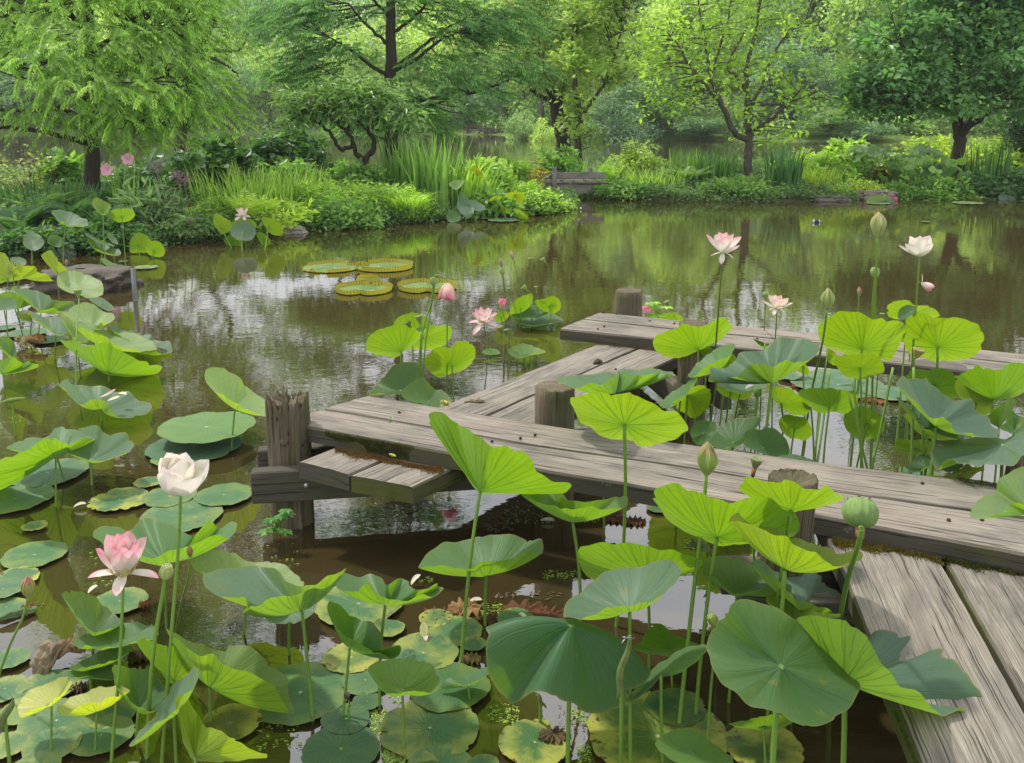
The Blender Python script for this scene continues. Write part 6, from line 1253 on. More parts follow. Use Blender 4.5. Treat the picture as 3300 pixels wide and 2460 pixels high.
LL('Z6', (1940, 935), 3.95, 'A', '1015,1000 1090,970 1110,945 1180,930 1260,870 1450,870 1600,830 1720,805 1840,840 1950,870 2060,820 2140,760 2216,690 2330,680 2350,850 2300,1000 2216,1062 2170,1132 2050,1202 1850,1192 1700,1187 1610,1222 1500,1202 1350,1152 1270,1117 1180,1162 1110,1252 1050,1212 1015,1100', 'widest pale blue-green lotus leaf lying over the longest section at the right', (.095, .205, .125), ('Z6', 1900, 1400), cup=.03, r=.010)
LL('Z6', (920, 707), 4.2, 'A', '570,337 620,330 700,400 830,400 900,480 1000,600 1060,690 1250,740 1330,760 1440,842 1400,872 1280,792 1150,742 1000,742 900,702 800,542 720,452', 'narrow dark lotus leaf tucked under the wavy grey-green one', (.05, .14, .06), r=.007)
LL('Z6', (960, 812), 4.5, 'U', '665,562 720,530 800,560 900,620 1100,690 1250,700 1370,850 1280,872 1150,862 1000,832 900,792 780,702', 'yellow lotus leaf glowing under the dark narrow one', (.15, .27, .02))
LL('Z6', (830, 985), 4.5, 'U', '505,960 560,930 570,870 640,860 770,875 900,870 1000,890 1030,950 1010,1062 830,1082 740,1052 600,1042', 'lobed yellow lotus leaf close to the water behind the stems at right', (.16, .27, .025))
LL('Z6', (960, 1227), 4.15, 'A', '680,1212 760,1160 830,1100 870,1050 1010,1065 1040,1200 950,1222 860,1282 760,1282 700,1242', 'dark lotus leaf low behind the far edge of the longest section', (.05, .14, .045))
LL('Z6', (1400, 1300), 3.95, 'A', '1000,1352 1150,1330 1250,1300 1380,1240 1480,1190 1600,1220 1700,1210 1690,1252 1580,1322 1510,1382 1410,1402 1250,1372 1100,1362', 'crinkled yellowing lotus leaf collapsed against the longest section', (.19, .25, .07), rip=2.5)
LL('Z6', (1250, 1220), 4.05, 'A', '1140,1240 1210,1180 1300,1140 1430,1190 1380,1250 1250,1288', 'blue-grey lotus leaf beneath the widest pale one', (.05, .13, .08))
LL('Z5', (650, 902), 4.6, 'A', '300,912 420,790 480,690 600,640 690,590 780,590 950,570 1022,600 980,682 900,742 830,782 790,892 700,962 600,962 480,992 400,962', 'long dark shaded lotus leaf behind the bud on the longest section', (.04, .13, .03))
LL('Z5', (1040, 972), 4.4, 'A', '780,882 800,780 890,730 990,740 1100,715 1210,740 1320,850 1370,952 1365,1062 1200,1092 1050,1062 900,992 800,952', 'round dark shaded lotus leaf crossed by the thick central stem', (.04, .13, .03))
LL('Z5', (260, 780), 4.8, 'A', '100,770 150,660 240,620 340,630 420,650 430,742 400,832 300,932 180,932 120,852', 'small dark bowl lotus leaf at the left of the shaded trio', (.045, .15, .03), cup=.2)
LL('Z5', (1470, 1100), 4.15, 'A', '1215,1090 1350,1060 1480,1065 1620,1110 1722,1160 1500,1152 1310,1112', 'low bluish lotus leaf along the far edge of the longest section', (.06, .15, .07))
LL('Z4', (1770, 1235), 5.0, 'A', '1500,1292 1570,1220 1640,1150 1740,1090 1820,1040 1900,980 1990,930 1960,1012 1900,1082 1860,1162 1790,1202 1700,1242 1640,1322 1560,1342', 'slanting narrow lotus leaf in front of the cross beam end', (.085, .22, .07), ('Z4', 1790, 1420))

# ---------------------------------------------------------------- floating pads
NP = 0
def pad(t, cx, cy, w, label, color=(.085, .20, .085), decay=0.3, z=0.012, notch=None, eaten=0.0, curl=0.0):
    global NP; NP += 1; rng = np.random.default_rng(2000 + NP)
    u, v = T(t, cx, cy); c = at_z(u, v, z); wl = w / TILES[t][2]; a = at_z(u - wl / 2, v, z); b = at_z(u + wl / 2, v, z); R = (b - a).length / 2
    n, m = 110, 8; th = np.linspace(0, 1, n, endpoint=False); ph = rng.uniform(0, 6.28, 6)
    rim = 1 + 0.02 * np.sin(2 * np.pi * 3 * th + ph[0]) + 0.012 * np.sin(2 * np.pi * 7 * th + ph[1]) + 0.008 * np.sin(2 * np.pi * 19 * th + ph[2])
    if eaten:
        for k in range(int(10 * eaten)):
            q = rng.uniform(0, 1); d = np.abs((th - q + .5) % 1 - .5); rim -= rng.uniform(.04, .16) * eaten * np.exp(-(d / rng.uniform(.006, .016)) ** 2)
    else:
        for k in range(4):
            q = rng.uniform(0, 1); d = np.abs((th - q + .5) % 1 - .5); rim -= rng.uniform(.02, .05) * np.exp(-(d / .006) ** 2)
    if notch is not None:
        d = np.abs((th - notch + .5) % 1 - .5); rim -= 0.75 * np.clip(1 - d / 0.035, 0, 1)
    V = [[0, 0, 0.0]]; U = [[0, 0]]
    rr = np.linspace(0, 1, m + 1)[1:]
    for q in rr:
        k = 1 + (rim - 1) * q ** 2
        zz = R * (0.012 * np.sin(2 * np.pi * 9 * th + ph[3]) * q ** 3 + 0.012 * q * q + 0.010 * np.sin(2 * np.pi * 2 * th + ph[4]) * q) + curl * R * q ** 4 * np.clip(np.cos(2 * np.pi * th - ph[5]), 0, 1) ** 3
        V += list(np.stack([np.cos(2 * np.pi * th) * R * q * k, np.sin(2 * np.pi * th) * R * q * k, zz], -1)); U += list(np.stack([th, np.full(n, q)], -1))
    i = 1 + np.arange(m - 1)[:, None] * n + np.arange(n)[None]; j = 1 + np.arange(m - 1)[:, None] * n + (np.arange(n)[None] + 1) % n
    Q = np.stack([i, i + n, j + n, j], -1).reshape(-1, 4); tr = np.array([(0, 1 + k, 1 + (k + 1) % n) for k in range(n)])
    acc = Acc(); acc.add(np.array(V), Q, tr, np.array(U)); me = acc.mesh('floating_pad', MAT['pad']); fix_seam(me)
    o = obj('floating_pad', me, None, (*color, decay)); o.location = (c.x, c.y, z + 0.0008 * (NP % 9)); o.rotation_euler.z = rng.uniform(0, 6.28) if notch is None else 0
    return tag(o, label, 'floating leaf', 'lotus pads floating flat on the water')
PG, PB, PY, PD = (.085, .205, .085), (.075, .185, .10), (.17, .29, .08), (.055, .155, .055)
for a in [
    ('L1', 1278, 1145, 580, 'largest pale floating pad left of the rotten post', (.15, .28, .09), .05, .10), ('L1', 1200, 1266, 560, 'bluish floating pad half under the largest pale one', PB, .05),
    ('L1', 1050, 1347, 222, 'small yellow pad with a petal on it above the white flower', (.20, .30, .05), .2), ('L1', 295, 1430, 470, 'big floating pad behind the stem pair at the left', PB, .15),
    ('L1', 95, 1592, 440, 'big floating pad cut by the left edge, halfway up', PG, .2), ('L1', 740, 1600, 360, 'chewed floating pad left of the white flower', PG, .9, .012, None, 1.0),
    ('L1', 1050, 1580, 320, 'floating pad directly below the white flower', PG, .3), ('L1', 1385, 1572, 345, 'smooth floating pad right of the white flower', PG, .2),
    ('L1', 915, 1486, 175, 'small nibbled pad behind the white flower', PG, .6, .012, None, .8), ('L2', 1120, 122, 490, 'floating pad with water drops below the white flower', PG, .3),
    ('L2', 212, 362, 375, 'oval floating pad alone left of the pink flower', PG, .3), ('L2', 90, 510, 290, 'blotched floating pad at the left edge above the bud', PG, 1.0, .012, None, .6),
    ('L2', 215, 185, 150, 'small rotting pad in open water at the left', PG, 1.0, .012, None, 1.0), ('L2', 20, 575, 260, 'pad overlapping the blotched one at the left edge', PB, .2, .03),
    ('L2', 40, 692, 230, 'pad with a brown patch under the leaning bud', PG, .5), ('L2', 740, 655, 330, 'floating pad behind the folded leaf below the pink flower', (.09, .22, .085), .4),
    ('L2', 60, 1012, 235, 'round pad by the bud stem at the left edge', PG, .3), ('L2', 30, 1190, 280, 'pad with a cracked right edge at the left edge', PG, .5, .012, None, .5),
    ('L2', 290, 1180, 370, 'pad next to the dead brown leaf', PG, .5, .012, None, .4), ('L2', 150, 1325, 290, 'yellowish pad beneath the left young yellow leaf', PY, .3),
    ('L2', 350, 1390, 440, 'broad pad with a big water drop at the lower left', PG, .3), ('L2', 690, 1352, 290, 'pad with a yellow rim behind the pink flower stem', PG, .6),
    ('L2', 625, 1482, 390, 'broad pad at the foot of the pink flower stem', PG, .3), ('L2', 50, 1545, 260, 'pad in the lower left corner with orange flecks', PG, .6, .012, None, .6),
    ('L2', 320, 1547, 340, 'pad with three small slits near the lower left corner', PG, .4), ('L2', 220, 1690, 300, 'pad cut by the bottom edge near the left corner', PG, .3),
    ('L2', 1860, 1212, 630, 'very large floating pad with one round water drop', (.07, .185, .065), .25), ('M2', 190, 1562, 480, 'smooth dark pad at the bottom edge right of the yellow folded leaf', PD, .1),
    ('L2', 1425, 1402, 375, 'decayed yellow-brown pad with a dark hole', (.17, .18, .05), 1.0, .012, None, .7), ('M2', 220, 1380, 300, 'dark round pad beside the tiny dry pod', PD, .1),
    ('M2', 352, 1272, 186, 'smallest round pad beside the dry pod', PD, .1), ('M2', 340, 1142, 300, 'pad with fine folds left of the bowl-shaped leaf', PG, .2),
    ('M2', 255, 1002, 350, 'yellowing pad behind the purse-like folded leaf', (.15, .24, .06), .9, .012, None, .5), ('M2', 700, 975, 430, 'pad with a clear puddle on it under the white petal', PG, .6),
    ('M2', 860, 1185, 500, 'big pad under the edge-on leaf beside the draped one', (.07, .18, .06), .2), ('M2', 740, 1432, 620, 'largest jagged pad at the bottom centre', (.07, .185, .055), .55, .012, None, .7),
    ('M2', 800, 1670, 400, 'pad cut by the bottom edge at the centre', PG, .3), ('M2', 1070, 1670, 210, 'small pad cut by the bottom edge right of the jagged one', PD, .3),
    ('M2', 900, 836, 340, 'scalloped pad in front of the brown rotting leaves', (.095, .22, .085), .6, .012, None, .6), ('M2', 775, 757, 210, 'small yellow-edged pad touching the brown rotting leaves', (.14, .24, .08), .9, .012, None, .5),
    ('M2', 300, 668, 530, 'blotched pad with a yellow hole under the wavy leaf', PG, .7), ('M2', 490, 822, 190, 'small curled pad at the foot of the wavy leaf stem', PG, .6, .012, None, .4, .3),
    ('M2', 1390, 1530, 450, 'torn pad with a hole full of water under the draped leaf', (.08, .19, .06), .9, .012, .12, .8), ('M2', 1270, 760, 230, 'pale ragged pad among the brown rotting leaves', (.12, .25, .09), .7, .012, None, .7),
    ('S', 2120, 2372, 450, 'yellow-streaked pad at the bottom right of the draped leaf', (.12, .215, .045), 1.0, .012, None, .4), ('R2', 790, 1452, 430, 'brown-edged pale pad below the huge round leaf', (.13, .21, .06), 1.0, .012, None, .6),
    ('R2', 210, 130, 140, 'dark pad half under the longest section', PD, .2),
    ('R1', 830, 992, 480, 'wide pale pad floating between the two long sections', PB, .2), ('R1', 820, 952, 300, 'pad behind the wide pale one between the two long sections', PB, .2),
    ('R1', 1095, 1037, 270, 'pale pad right of the stem bundle between the long sections', PB, .2), ('R1', 580, 950, 140, 'crumpled bluish pad near the far section', PB, .4, .02, None, .4, .35),
    ('Z1', 330, 300, 500, 'pale pad behind the dead curled leaf', PB, .2), ('Z1', 640, 385, 430, 'pale pad right of the dead curled leaf', PB, .2), ('Z1', 40, 225, 300, 'shaded pad at the left edge above the dead curled leaf', PD, .2),
    ('Z0', 1880, 1046, 300, 'lacy pale pad beside the thin pipe', (.16, .27, .17), .8, .012, None, 1.0), ('Z0', 1590, 970, 118, 'tiny pad among the thin pod stems by the bank', PB, .4),
    ('T2', 1010, 1410, 280, 'flat pad by the lotus clump near the tall iris', PB, .2), ('T2', 1050, 1430, 200, 'second flat pad in front of the clump near the tall iris', PB, .2),
    ('T3', 1580, 1440, 60, 'tiny pale pad alone on the open pond', (.14, .25, .12), .2),
    ('R2', 300, 1230, 330, 'shaded pad under the triangular leaf', PD, .3), ('M2', 1010, 920, 160, 'ragged little pad left of the draped leaf', PG, .6, .012, None, .8),
    ('S', 2960, 1530, 120, 'pale pad under the bundle of stems by the longest section', PB, .2),
    ('T3', 1270, 1320, 150, 'pad under the lotus clump by the flat slab on the far bank', (.13, .26, .06), .2), ('T3', 1850, 1318, 190, 'pad under the pale lotus clump at the far right bank', (.14, .27, .06), .2),
]: pad(*a[:5], *a[5:])
for lab, at, rim, col in [
    ('bright lotus leaf by the flat slab on the far bank', (1260, 1300), '1190,1305 1230,1275 1290,1270 1330,1295 1280,1312 1225,1315', (.12, .26, .04)),
    ('grey lotus leaf beside the pink bud on the far bank', (1330, 1310), '1280,1310 1320,1285 1370,1300 1380,1320 1330,1326', GBLUE),
    ('yellow upright lotus leaf of the clump at the far right bank', (1900, 1310), '1855,1280 1890,1255 1930,1265 1935,1300 1905,1322 1870,1318', (.18, .29, .05)),
    ('pale lotus leaf spreading left at the far right bank', (1840, 1308), '1785,1290 1830,1283 1880,1300 1850,1325 1800,1325', GBLUE),
    ('pale lotus leaf next to the pink flower at the far right bank', (2110, 1300), '2050,1275 2085,1260 2140,1275 2168,1305 2120,1318 2065,1312', GBLUE),
]: LL('T3', at, 20.2 if at[0] > 1500 else 19.6, 'A', rim, lab, col, r=.01)
# ================================================================== FLOWERS, BUDS, PODS
def petal_verts(L, W, az, phi0, bend, cup, r0=0.0, z0=0.0, ns=12, nt=7, twist=0.0, power=1.0):
    s = np.linspace(0, 1, ns); ph = np.radians(phi0 + bend * s ** power); ds = L / (ns - 1)
    rr = r0 + np.concatenate([[0], np.cumsum((np.sin(ph[1:]) + np.sin(ph[:-1])) / 2 * ds)]); zz = z0 + np.concatenate([[0], np.cumsum((np.cos(ph[1:]) + np.cos(ph[:-1])) / 2 * ds)])
    w = W / 2 * 1.42 * (0.10 + s ** 0.62) * np.maximum(0, 1 - s ** 2.4) ** 0.62 * 0.95; w[-1] = 0.0006
    t = np.linspace(-1, 1, nt); a = az + twist * s
    er = np.stack([np.cos(a), np.sin(a)], -1); et = np.stack([-np.sin(a), np.cos(a)], -1)
    R = rr[:, None] - np.cos(ph)[:, None] * cup * w[:, None] * t[None] ** 2; Z = zz[:, None] + np.sin(ph)[:, None] * cup * w[:, None] * t[None] ** 2
    X = er[:, None, 0] * R + et[:, None, 0] * w[:, None] * t[None]; Yv = er[:, None, 1] * R + et[:, None, 1] * w[:, None] * t[None]
    V = np.stack([X, Yv, Z], -1).reshape(-1, 3); U = np.stack(np.broadcast_arrays(t[None], s[:, None]), -1).reshape(-1, 2)
    i = (np.arange(ns - 1)[:, None] * nt + np.arange(nt - 1)[None]).ravel()
    return V, np.stack([i, i + 1, i + nt + 1, i + nt], -1), U
def lathe(acc, prof, n=24, rib=0, amp=0.0, rnd=0.0):
    prof = np.asarray(prof); th = np.linspace(0, 2 * np.pi, n, endpoint=False); k = 1 + amp * np.cos(th * rib)
    V = np.stack([prof[:, 0][:, None] * k * np.cos(th), prof[:, 0][:, None] * k * np.sin(th), np.repeat(prof[:, 1][:, None], n, 1)], -1).reshape(-1, 3)
    m = len(prof); i = np.arange(m - 1)[:, None] * n + np.arange(n)[None]; j = np.arange(m - 1)[:, None] * n + (np.arange(n)[None] + 1) % n
    acc.add(V, np.stack([i, j, j + n, i + n], -1).reshape(-1, 4), None, None, rnd)
def frame(axis):
    z = Vector(axis).normalized(); x = Vector((1, 0.05, 0)); y = z.cross(x).normalized(); x = y.cross(z)
    return Matrix((x, y, z)).transposed().to_4x4()
NF = 0
def lotus_flower(t, at, D, size, axis, whorls, label, base=None, color=(.80, .76, .66), pink=.35, pod=0.0, r=.0055, name='lotus_flower', cat='lotus flower', group='lotus flowers', stem=True, droop=None):
    """whorls: (n, phi0, bend, length, width, azimuth offset, cup)"""
    global NF; NF += 1; rng = np.random.default_rng(3000 + NF); Y = conv(D); u, v = T(t, *at); c = at_d(u, v, Y); L0 = size / TILES[t][2] * Y / F_PX
    if base is not None: b = at_z(*T(*base), 0.0)
    else: b = Vector((c.x + rng.normal(0, .02), c.y + rng.normal(0, .02), 0))
    root = empty(name, (b.x, b.y, 0), label, cat, group); loc = c - Vector(root.location); Mx = np.array(frame(axis))[:3, :3]
    for n, phi0, bend, l, w, off, cup in whorls:
        for k in range(n):
            V, Q, U = petal_verts(L0 * l * rng.uniform(.93, 1.06), L0 * l * w * rng.uniform(.92, 1.08), off + 2 * math.pi * k / n + rng.normal(0, .07), phi0 + rng.normal(0, 1.5 if name == 'lotus_bud' else 5), bend + rng.normal(0, 2 if name == 'lotus_bud' else 6), cup, L0 * (.035 if name == 'lotus_bud' else .07), 0, twist=rng.normal(0, .08))
            o = obj('petal', mesh_np('petal', V @ Mx.T, Q, MAT['petal'], U), root, (*color, min(1, pink * rng.uniform(.85, 1.15)))); o.location = loc
    if pod:
        a = Acc(); R = L0 * pod; lathe(a, np.array([(R * .3, 0), (R * .7, R * .5), (R, R * 1.15), (R * .98, R * 1.3), (R * .5, R * 1.33), (0.0003, R * 1.33)]), 20); a.V[0] = a.V[0] @ Mx.T
        o = obj('seed_head', a.mesh('seed_head', MAT['skin']), root, (.42, .45, .06)); o.location = loc
        a = Acc()
        for k in range(46):
            az = rng.uniform(0, 6.28); d = np.array([math.cos(az), math.sin(az), 0]); q = bez(d * R * .8, d * R * 1.5 + [0, 0, R * .6], d * R * rng.uniform(1.3, 2.0) + [0, 0, R * rng.uniform(1.0, 1.9)], 4)
            tube(a, q @ Mx.T, R * .05, 4, False)
        o = obj('stamens', a.mesh('stamens', MAT['skin']), root, (.70, .60, .22), 'stuff'); o.location = loc
    if stem:
        a = Acc(); ax = np.array(Vector(axis).normalized())
        if droop is None:
            e = np.array(loc) - ax * 0.002; P = crom(np.array([e, e * [.86, .86, .82] - ax * .02 * np.array([1, 1, 0]), np.array([loc.x * .42, loc.y * .42, loc.z * .46]) + rng.normal(0, .006, 3), [0, 0, 0], [-loc.x * .2, -loc.y * .2, -.25]]), 22)
        else:   # hook: stem rises above the nodding flower
            hk = at_d(*T(t, *droop), Y) - Vector(root.location); e = np.array(loc) - ax * .002; hk = np.array(hk)
            P = crom(np.array([e, e - ax * .015, (e + hk) / 2 + [0, 0, .012 + .2 * abs(hk[0] - e[0])], hk, hk * .85 + [0, 0, -.04], hk * [.4, .4, .5], [0, 0, -.25]]), 34)
        tube(a, P, np.linspace(r * .70, r * .92, len(P)), 8); obj('stem', a.mesh('stem', MAT['stem']), root, STEMC)
    return root
FL = lotus_flower
GB = [(3, 44, -86, 1.0, .66, 0, .75), (3, 38, -76, 1.0, .64, .9, .7), (2, 46, -62, .55, .5, .4, .7)]          # closed bud
CUPW = [(5, 62, -66, 1.0, .78, .2, .55), (4, 46, -58, .98, .72, .9, .6), (3, 30, -45, .85, .6, .3, .6)]          # closed cup
FL('L1', (1118, 1560), 2.75, 285, (.05, -.10, 1), [(5, 72, -82, 1.0, .88, .45, .6), (4, 52, -70, 1.0, .84, 1.0, .65), (3, 34, -48, .85, .6, .3, .6)], 'big white cupped lotus flower standing left of the boardwalk end', ('S', 520, 2480), (.82, .78, .68), .20, 0, .0065)
FL('L2', (765, 478), 2.85, 270, (.04, -.05, 1), [(4, 92, 22, .82, .42, .12, .45), (6, 52, -42, 1.0, .56, .6, .6), (6, 36, -34, .98, .52, .1, .6), (4, 22, -22, .85, .45, .5, .6)], 'open pink lotus flower with drooping lower petals at the lower left', ('L2', 690, 1640), (.82, .74, .66), .52, .2, .0065)
FL('R1', (214, 290), 4.7, 118, (.04, -.15, 1), [(3, 118, 20, .62, .42, -1.9, .4), (5, 62, -26, 1.05, .58, .25, .5), (5, 34, -30, 1.0, .58, .9, .55), (2, 20, -20, .9, .5, .2, .5)], 'pink-edged white lotus flower standing highest before the open pond', ('R1', 150, 1100), (.82, .78, .68), .48, 0, .0065)
FL('R1', (1262, 308), 4.75, 122, (-.10, -.1, 1), [(4, 66, -66, 1.0, .8, .3, .6), (4, 44, -56, .98, .78, 1.1, .65), (1, 62, -30, 1.1, .5, 3.3, .5)], 'white cupped lotus flower with pink tips at the upper right', ('R1', 1165, 1470), (.82, .79, .68), .28, 0, .0065)
FL('R1', (503, 585), 5.2, 82, (.03, -.2, 1), [(3, 112, 10, .75, .4, -2.2, .4), (7, 70, -34, 1.05, .44, .2, .5), (7, 46, -36, .98, .42, .6, .5), (6, 26, -24, .85, .38, .1, .5), (4, 12, -10, .7, .36, .4, .5)], 'many-petalled pale lotus flower behind the largest blue-green leaf', ('Z3', 1150, 1500), (.82, .75, .62), .36, .18, .005)
FL('R1', (1270, 452), 5.6, 66, (.85, -.2, -.42), [(5, 40, -46, 1.0, .6, .3, .6), (4, 28, -36, .95, .6, .9, .6), (1, 110, 10, .8, .4, 1.0, .4)], 'pink lotus flower nodding sideways beside the white cup at upper right', None, (.80, .66, .58), .62, 0, .004, droop=(1252, 458))
FL('M1', (655, 252), 6.15, 118, (.12, -.15, -1), [(6, 50, -58, 1.0, .66, .3, .65), (5, 36, -44, 1.0, .62, .8, .65), (4, 26, -30, .95, .5, .3, .6)], 'nodding deep pink lotus flower hanging from a hooked stem', ('M1', 440, 1020), (.82, .60, .50), .66, 0, .0065, droop=(575, 222))
FL('M1', (882, 500), 7.3, 104, (-.05, -.35, 1), [(4, 100, 12, .95, .42, -2.0, .45), (6, 62, -22, 1.0, .46, .1, .5), (5, 38, -24, .95, .42, .6, .5)], 'open pink and white lotus flower in open water at the centre', ('M1', 902, 692), (.80, .68, .62), .55, .2, .006)
FL('M1', (997, 412), 7.3, 68, (0, -.05, 1), [(4, 50, -66, 1.0, .7, .2, .7), (4, 36, -54, 1.0, .66, .9, .7)], 'half-open pink lotus bud right of the open central flower', ('M1', 1065, 650), (.80, .50, .45), .72, 0, .005)
FL('M1', (1884, 452), 7.3, 62, (.05, -.2, 1), CUPW, 'pink lotus flower half hidden behind the mossy-topped post', None, (.80, .62, .55), .60, 0, .005)
FL('Z0', (165, 1128), 8.5, 148, (.05, -.1, 1), GB, 'plump pink and cream lotus bud at the left edge', None, (.66, .56, .36), .62, 0, .006, 'lotus_bud', 'lotus bud', 'lotus buds')
FL('T1', (1572, 1405), 13.5, 62, (.1, -.3, 1), [(5, 95, 18, .9, .5, .2, .4), (5, 50, -30, 1.0, .55, .6, .5)], 'pale pink lotus flower above the clump by the golden mound', None, (.80, .66, .6), .40, .15, .006)
FL('T3', (1378, 1310), 20, 36, (0, -.1, 1), CUPW, 'small deep pink lotus bud by the flat slab on the far bank', None, (.75, .32, .38), .8, 0, .006)
FL('T3', (2120, 1276), 20.6, 40, (0, -.1, 1), CUPW, 'small pale pink lotus flower at the far right bank', None, (.80, .66, .6), .45, 0, .006)
def bud(t, at, D, size, label, base=None, color=(.34, .42, .11), pink=.30, axis=(0, -.02, 1), r=.0055, w=1.0):
    return FL(t, at, D, size, axis, [(3, 42, -88, 1.0, .62 * w, 0, .75), (3, 36, -77, 1.0, .6 * w, .9, .7), (2, 46, -66, .6, .5 * w, 1.8, .7)], label, base, color, pink, 0, r, 'lotus_bud', 'lotus bud', 'lotus buds')
bud('R1', (1036, 208), 4.7, 150, 'tall green and pink lotus bud standing highest at the upper right', ('R1', 1000, 1440), (.42, .47, .18), .28, r=.0075)
bud('R1', (768, 594), 4.35, 130, 'green lotus bud with pink tip left of the tall pair of yellow leaves', ('R1', 635, 1375), (.36, .45, .14), .24, r=.0075)
bud('R1', (938, 522), 6.2, 58, 'small slim lotus bud peeping above the left tall yellow leaf', None, (.34, .36, .16), .55, w=.8, r=.0045)
bud('R1', (126, 1478), 3.1, 210, 'green lotus bud with a rosy tip standing before the longest section', ('R2', 320, 1340), (.32, .41, .11), .36, r=.0085)
bud('L2', (172, 628), 2.95, 165, 'leaning green and rose lotus bud at the left edge over the pads', ('L2', -40, 1240), (.36, .40, .11), .42, (.08, 0, 1), .0055)
bud('M1', (1066, 108), 8.4, 58, 'pale lotus bud tallest in the open-water stem cluster', ('M1', 1135, 420), (.45, .44, .24), .45, (-.35, 0, 1), .005)
bud('M1', (990, 156), 8.2, 58, 'thin dark lotus bud at the left of the open-water stem cluster', ('M1', 1028, 440), (.30, .32, .18), .5, (-.1, 0, 1), .0045, .7)
bud('M1', (655, 428), 6.2, 66, 'small grey-green lotus bud straight under the nodding flower', ('M1', 655, 960), (.28, .34, .16), .3, w=.7, r=.006)
bud('Z0', (855, 1035), 10.8, 105, 'slim pink-tipped lotus bud behind the folded yellow leaf', None, (.33, .38, .16), .55, (.15, 0, 1), .005, .75)
bud('L2', (1178, 380), 3.1, 92, 'dried brown lotus bud on a yellow stem right of the pink flower', ('L2', 1080, 915), (.32, .24, .10), .2, (0, 0, 1), .0042, .85)
# ---- seed pods
NPD = 0
def seed_pod(t, at, D, w, h, label, base=None, axis=(0, 0, 1), color=(.22, .31, .08), shape='cone', r=.005, neck=None, ribs=10):
    """at = where the stem meets the pod"""
    global NPD; NPD += 1; rng = np.random.default_rng(4000 + NPD); Y = conv(D); c = at_d(*T(t, *at), Y); k = Y / F_PX / TILES[t][2]; R = w * k / 2; H = h * k
    b = at_z(*T(*base), 0.0) if base else Vector((c.x + rng.normal(0, .02), c.y + rng.normal(0, .02), 0))
    root = empty('lotus_seed_pod', (b.x, b.y, 0), label, 'seed pod', 'lotus seed pods'); loc = c - Vector(root.location); Mx = np.array(frame(axis))[:3, :3]
    prof = [(R * .16, 0), (R * .42, H * .18), (R * .78, H * .55), (R * .98, H * .86), (R, H * .95), (R * .94, H), (R * .4, H * 1.01), (.0003, H * 1.01)] if shape == 'cone' else \
           [(R * .14, 0), (R * .62, H * .10), (R * .92, H * .30), (R, H * .52), (R * .95, H * .74), (R * .78, H * .90), (R * .70, H * .97), (R * .3, H), (.0003, H)]
    a = Acc(); P = crom(np.array([(x, z, 0) for x, z in prof]), 26)[:, :2]; P[:, 0] = np.maximum(P[:, 0], .0002); lathe(a, P, 44, ribs, .035 if shape == 'cone' else .075); a.V[0] = a.V[0] @ Mx.T
    o = obj('pod', a.mesh('pod', MAT['skin']), root, color); o.location = loc
    a = Acc()
    for q in range(12):
        az = q * 2.4; d = R * .78 * math.sqrt((q + .5) / 12); x = np.array([math.cos(az) * d, math.sin(az) * d, H * 1.005]); sd2 = Acc(); lathe(sd2, np.array([(R * .09, 0), (R * .08, R * .05), (.0002, R * .08)]), 8); a.add((sd2.V[0] + x) @ Mx.T, sd2.Q[0])
    s = obj('seeds', a.mesh('seeds', MAT['skin']), o, (.10, .12, .04))
    ax = np.array(Vector(axis).normalized())
    if neck:
        a = Acc(); tube(a, np.array([np.array(loc) + ax * .004, np.array(loc) - ax * neck]), np.array([r * 1.5, r * 1.15]), 10); obj('neck', a.mesh('neck', MAT['skin']), root, (.26, .12, .06))
    a = Acc(); e = np.array(loc); P = crom(np.array([e, e - ax * .03, [loc.x * .5, loc.y * .5, loc.z * .5], [0, 0, -.25]]), 16); tube(a, P, np.linspace(r * .72, r * .95, 16), 8); obj('stem', a.mesh('stem', MAT['stem']), root, STEMC)
    return root
SPD = seed_pod
SPD('R2', (1316, 240), 2.6, 196, 165, 'big plump ribbed seed pod over the nearest boardwalk planks', ('R2', 1140, 1000), (.25, .8, 1), (.17, .28, .075), 'globe', .0095, .03, 13)
SPD('R1', (1022, 420), 4.8, 48, 55, 'pale green seed pod just left of the tallest bud', ('R1', 950, 1430), (-.1, -.2, 1), (.26, .36, .12), 'globe', .007)
SPD('R1', (382, 1440), 3.4, 66, 66, 'wrinkled greenish seed pod standing before the longest section planks', None, (.15, -.1, 1), (.22, .25, .11), 'cone', .006, .03)
SPD('R1', (1240, 852), 4.5, 62, 58, 'brownish ribbed seed pod in front of the right tall yellow leaf', ('R1', 1210, 1480), (.2, -.15, 1), (.33, .28, .09), 'cone', .006)
SPD('R1', (443, 525), 5.6, 36, 28, 'small round green seed pod behind the many-petalled flower', ('R1', 425, 880), (0, -.1, 1), (.22, .32, .09), 'globe', .005)
SPD('R1', (395, 1056), 4.9, 42, 52, 'green seed pod low between stems right of the grey leaf with a petal', None, (.05, -.1, 1), (.14, .27, .04), 'globe', .005)
SPD('M1', (490, 508), 6.3, 44, 54, 'seed pod beside the tiny dark leaf behind the longest section', ('M1', 480, 990), (-.25, 0, 1), (.22, .27, .10), 'cone', .006)
SPD('M1', (425, 530), 6.6, 44, 40, 'striped seed pod half hidden by the left bright leaf of the centre group', ('M1', 470, 990), (-.5, 0, 1), (.17, .22, .09), 'cone', .006)
SPD('M1', (572, 268), 6.15, 44, 52, 'green seed pod close beside the hooked stem', ('M1', 470, 1010), (-.1, 0, 1), (.25, .36, .10), 'globe', .006)
SPD('M1', (1000, 570), 7.2, 44, 52, 'left one of two dark seed pods under the half-open bud', None, (-.4, 0, 1), (.20, .27, .06), 'cone', .005)
SPD('M1', (1028, 585), 7.25, 38, 46, 'right one of two dark seed pods under the half-open bud', None, (-.25, 0, 1), (.20, .27, .06), 'cone', .005)
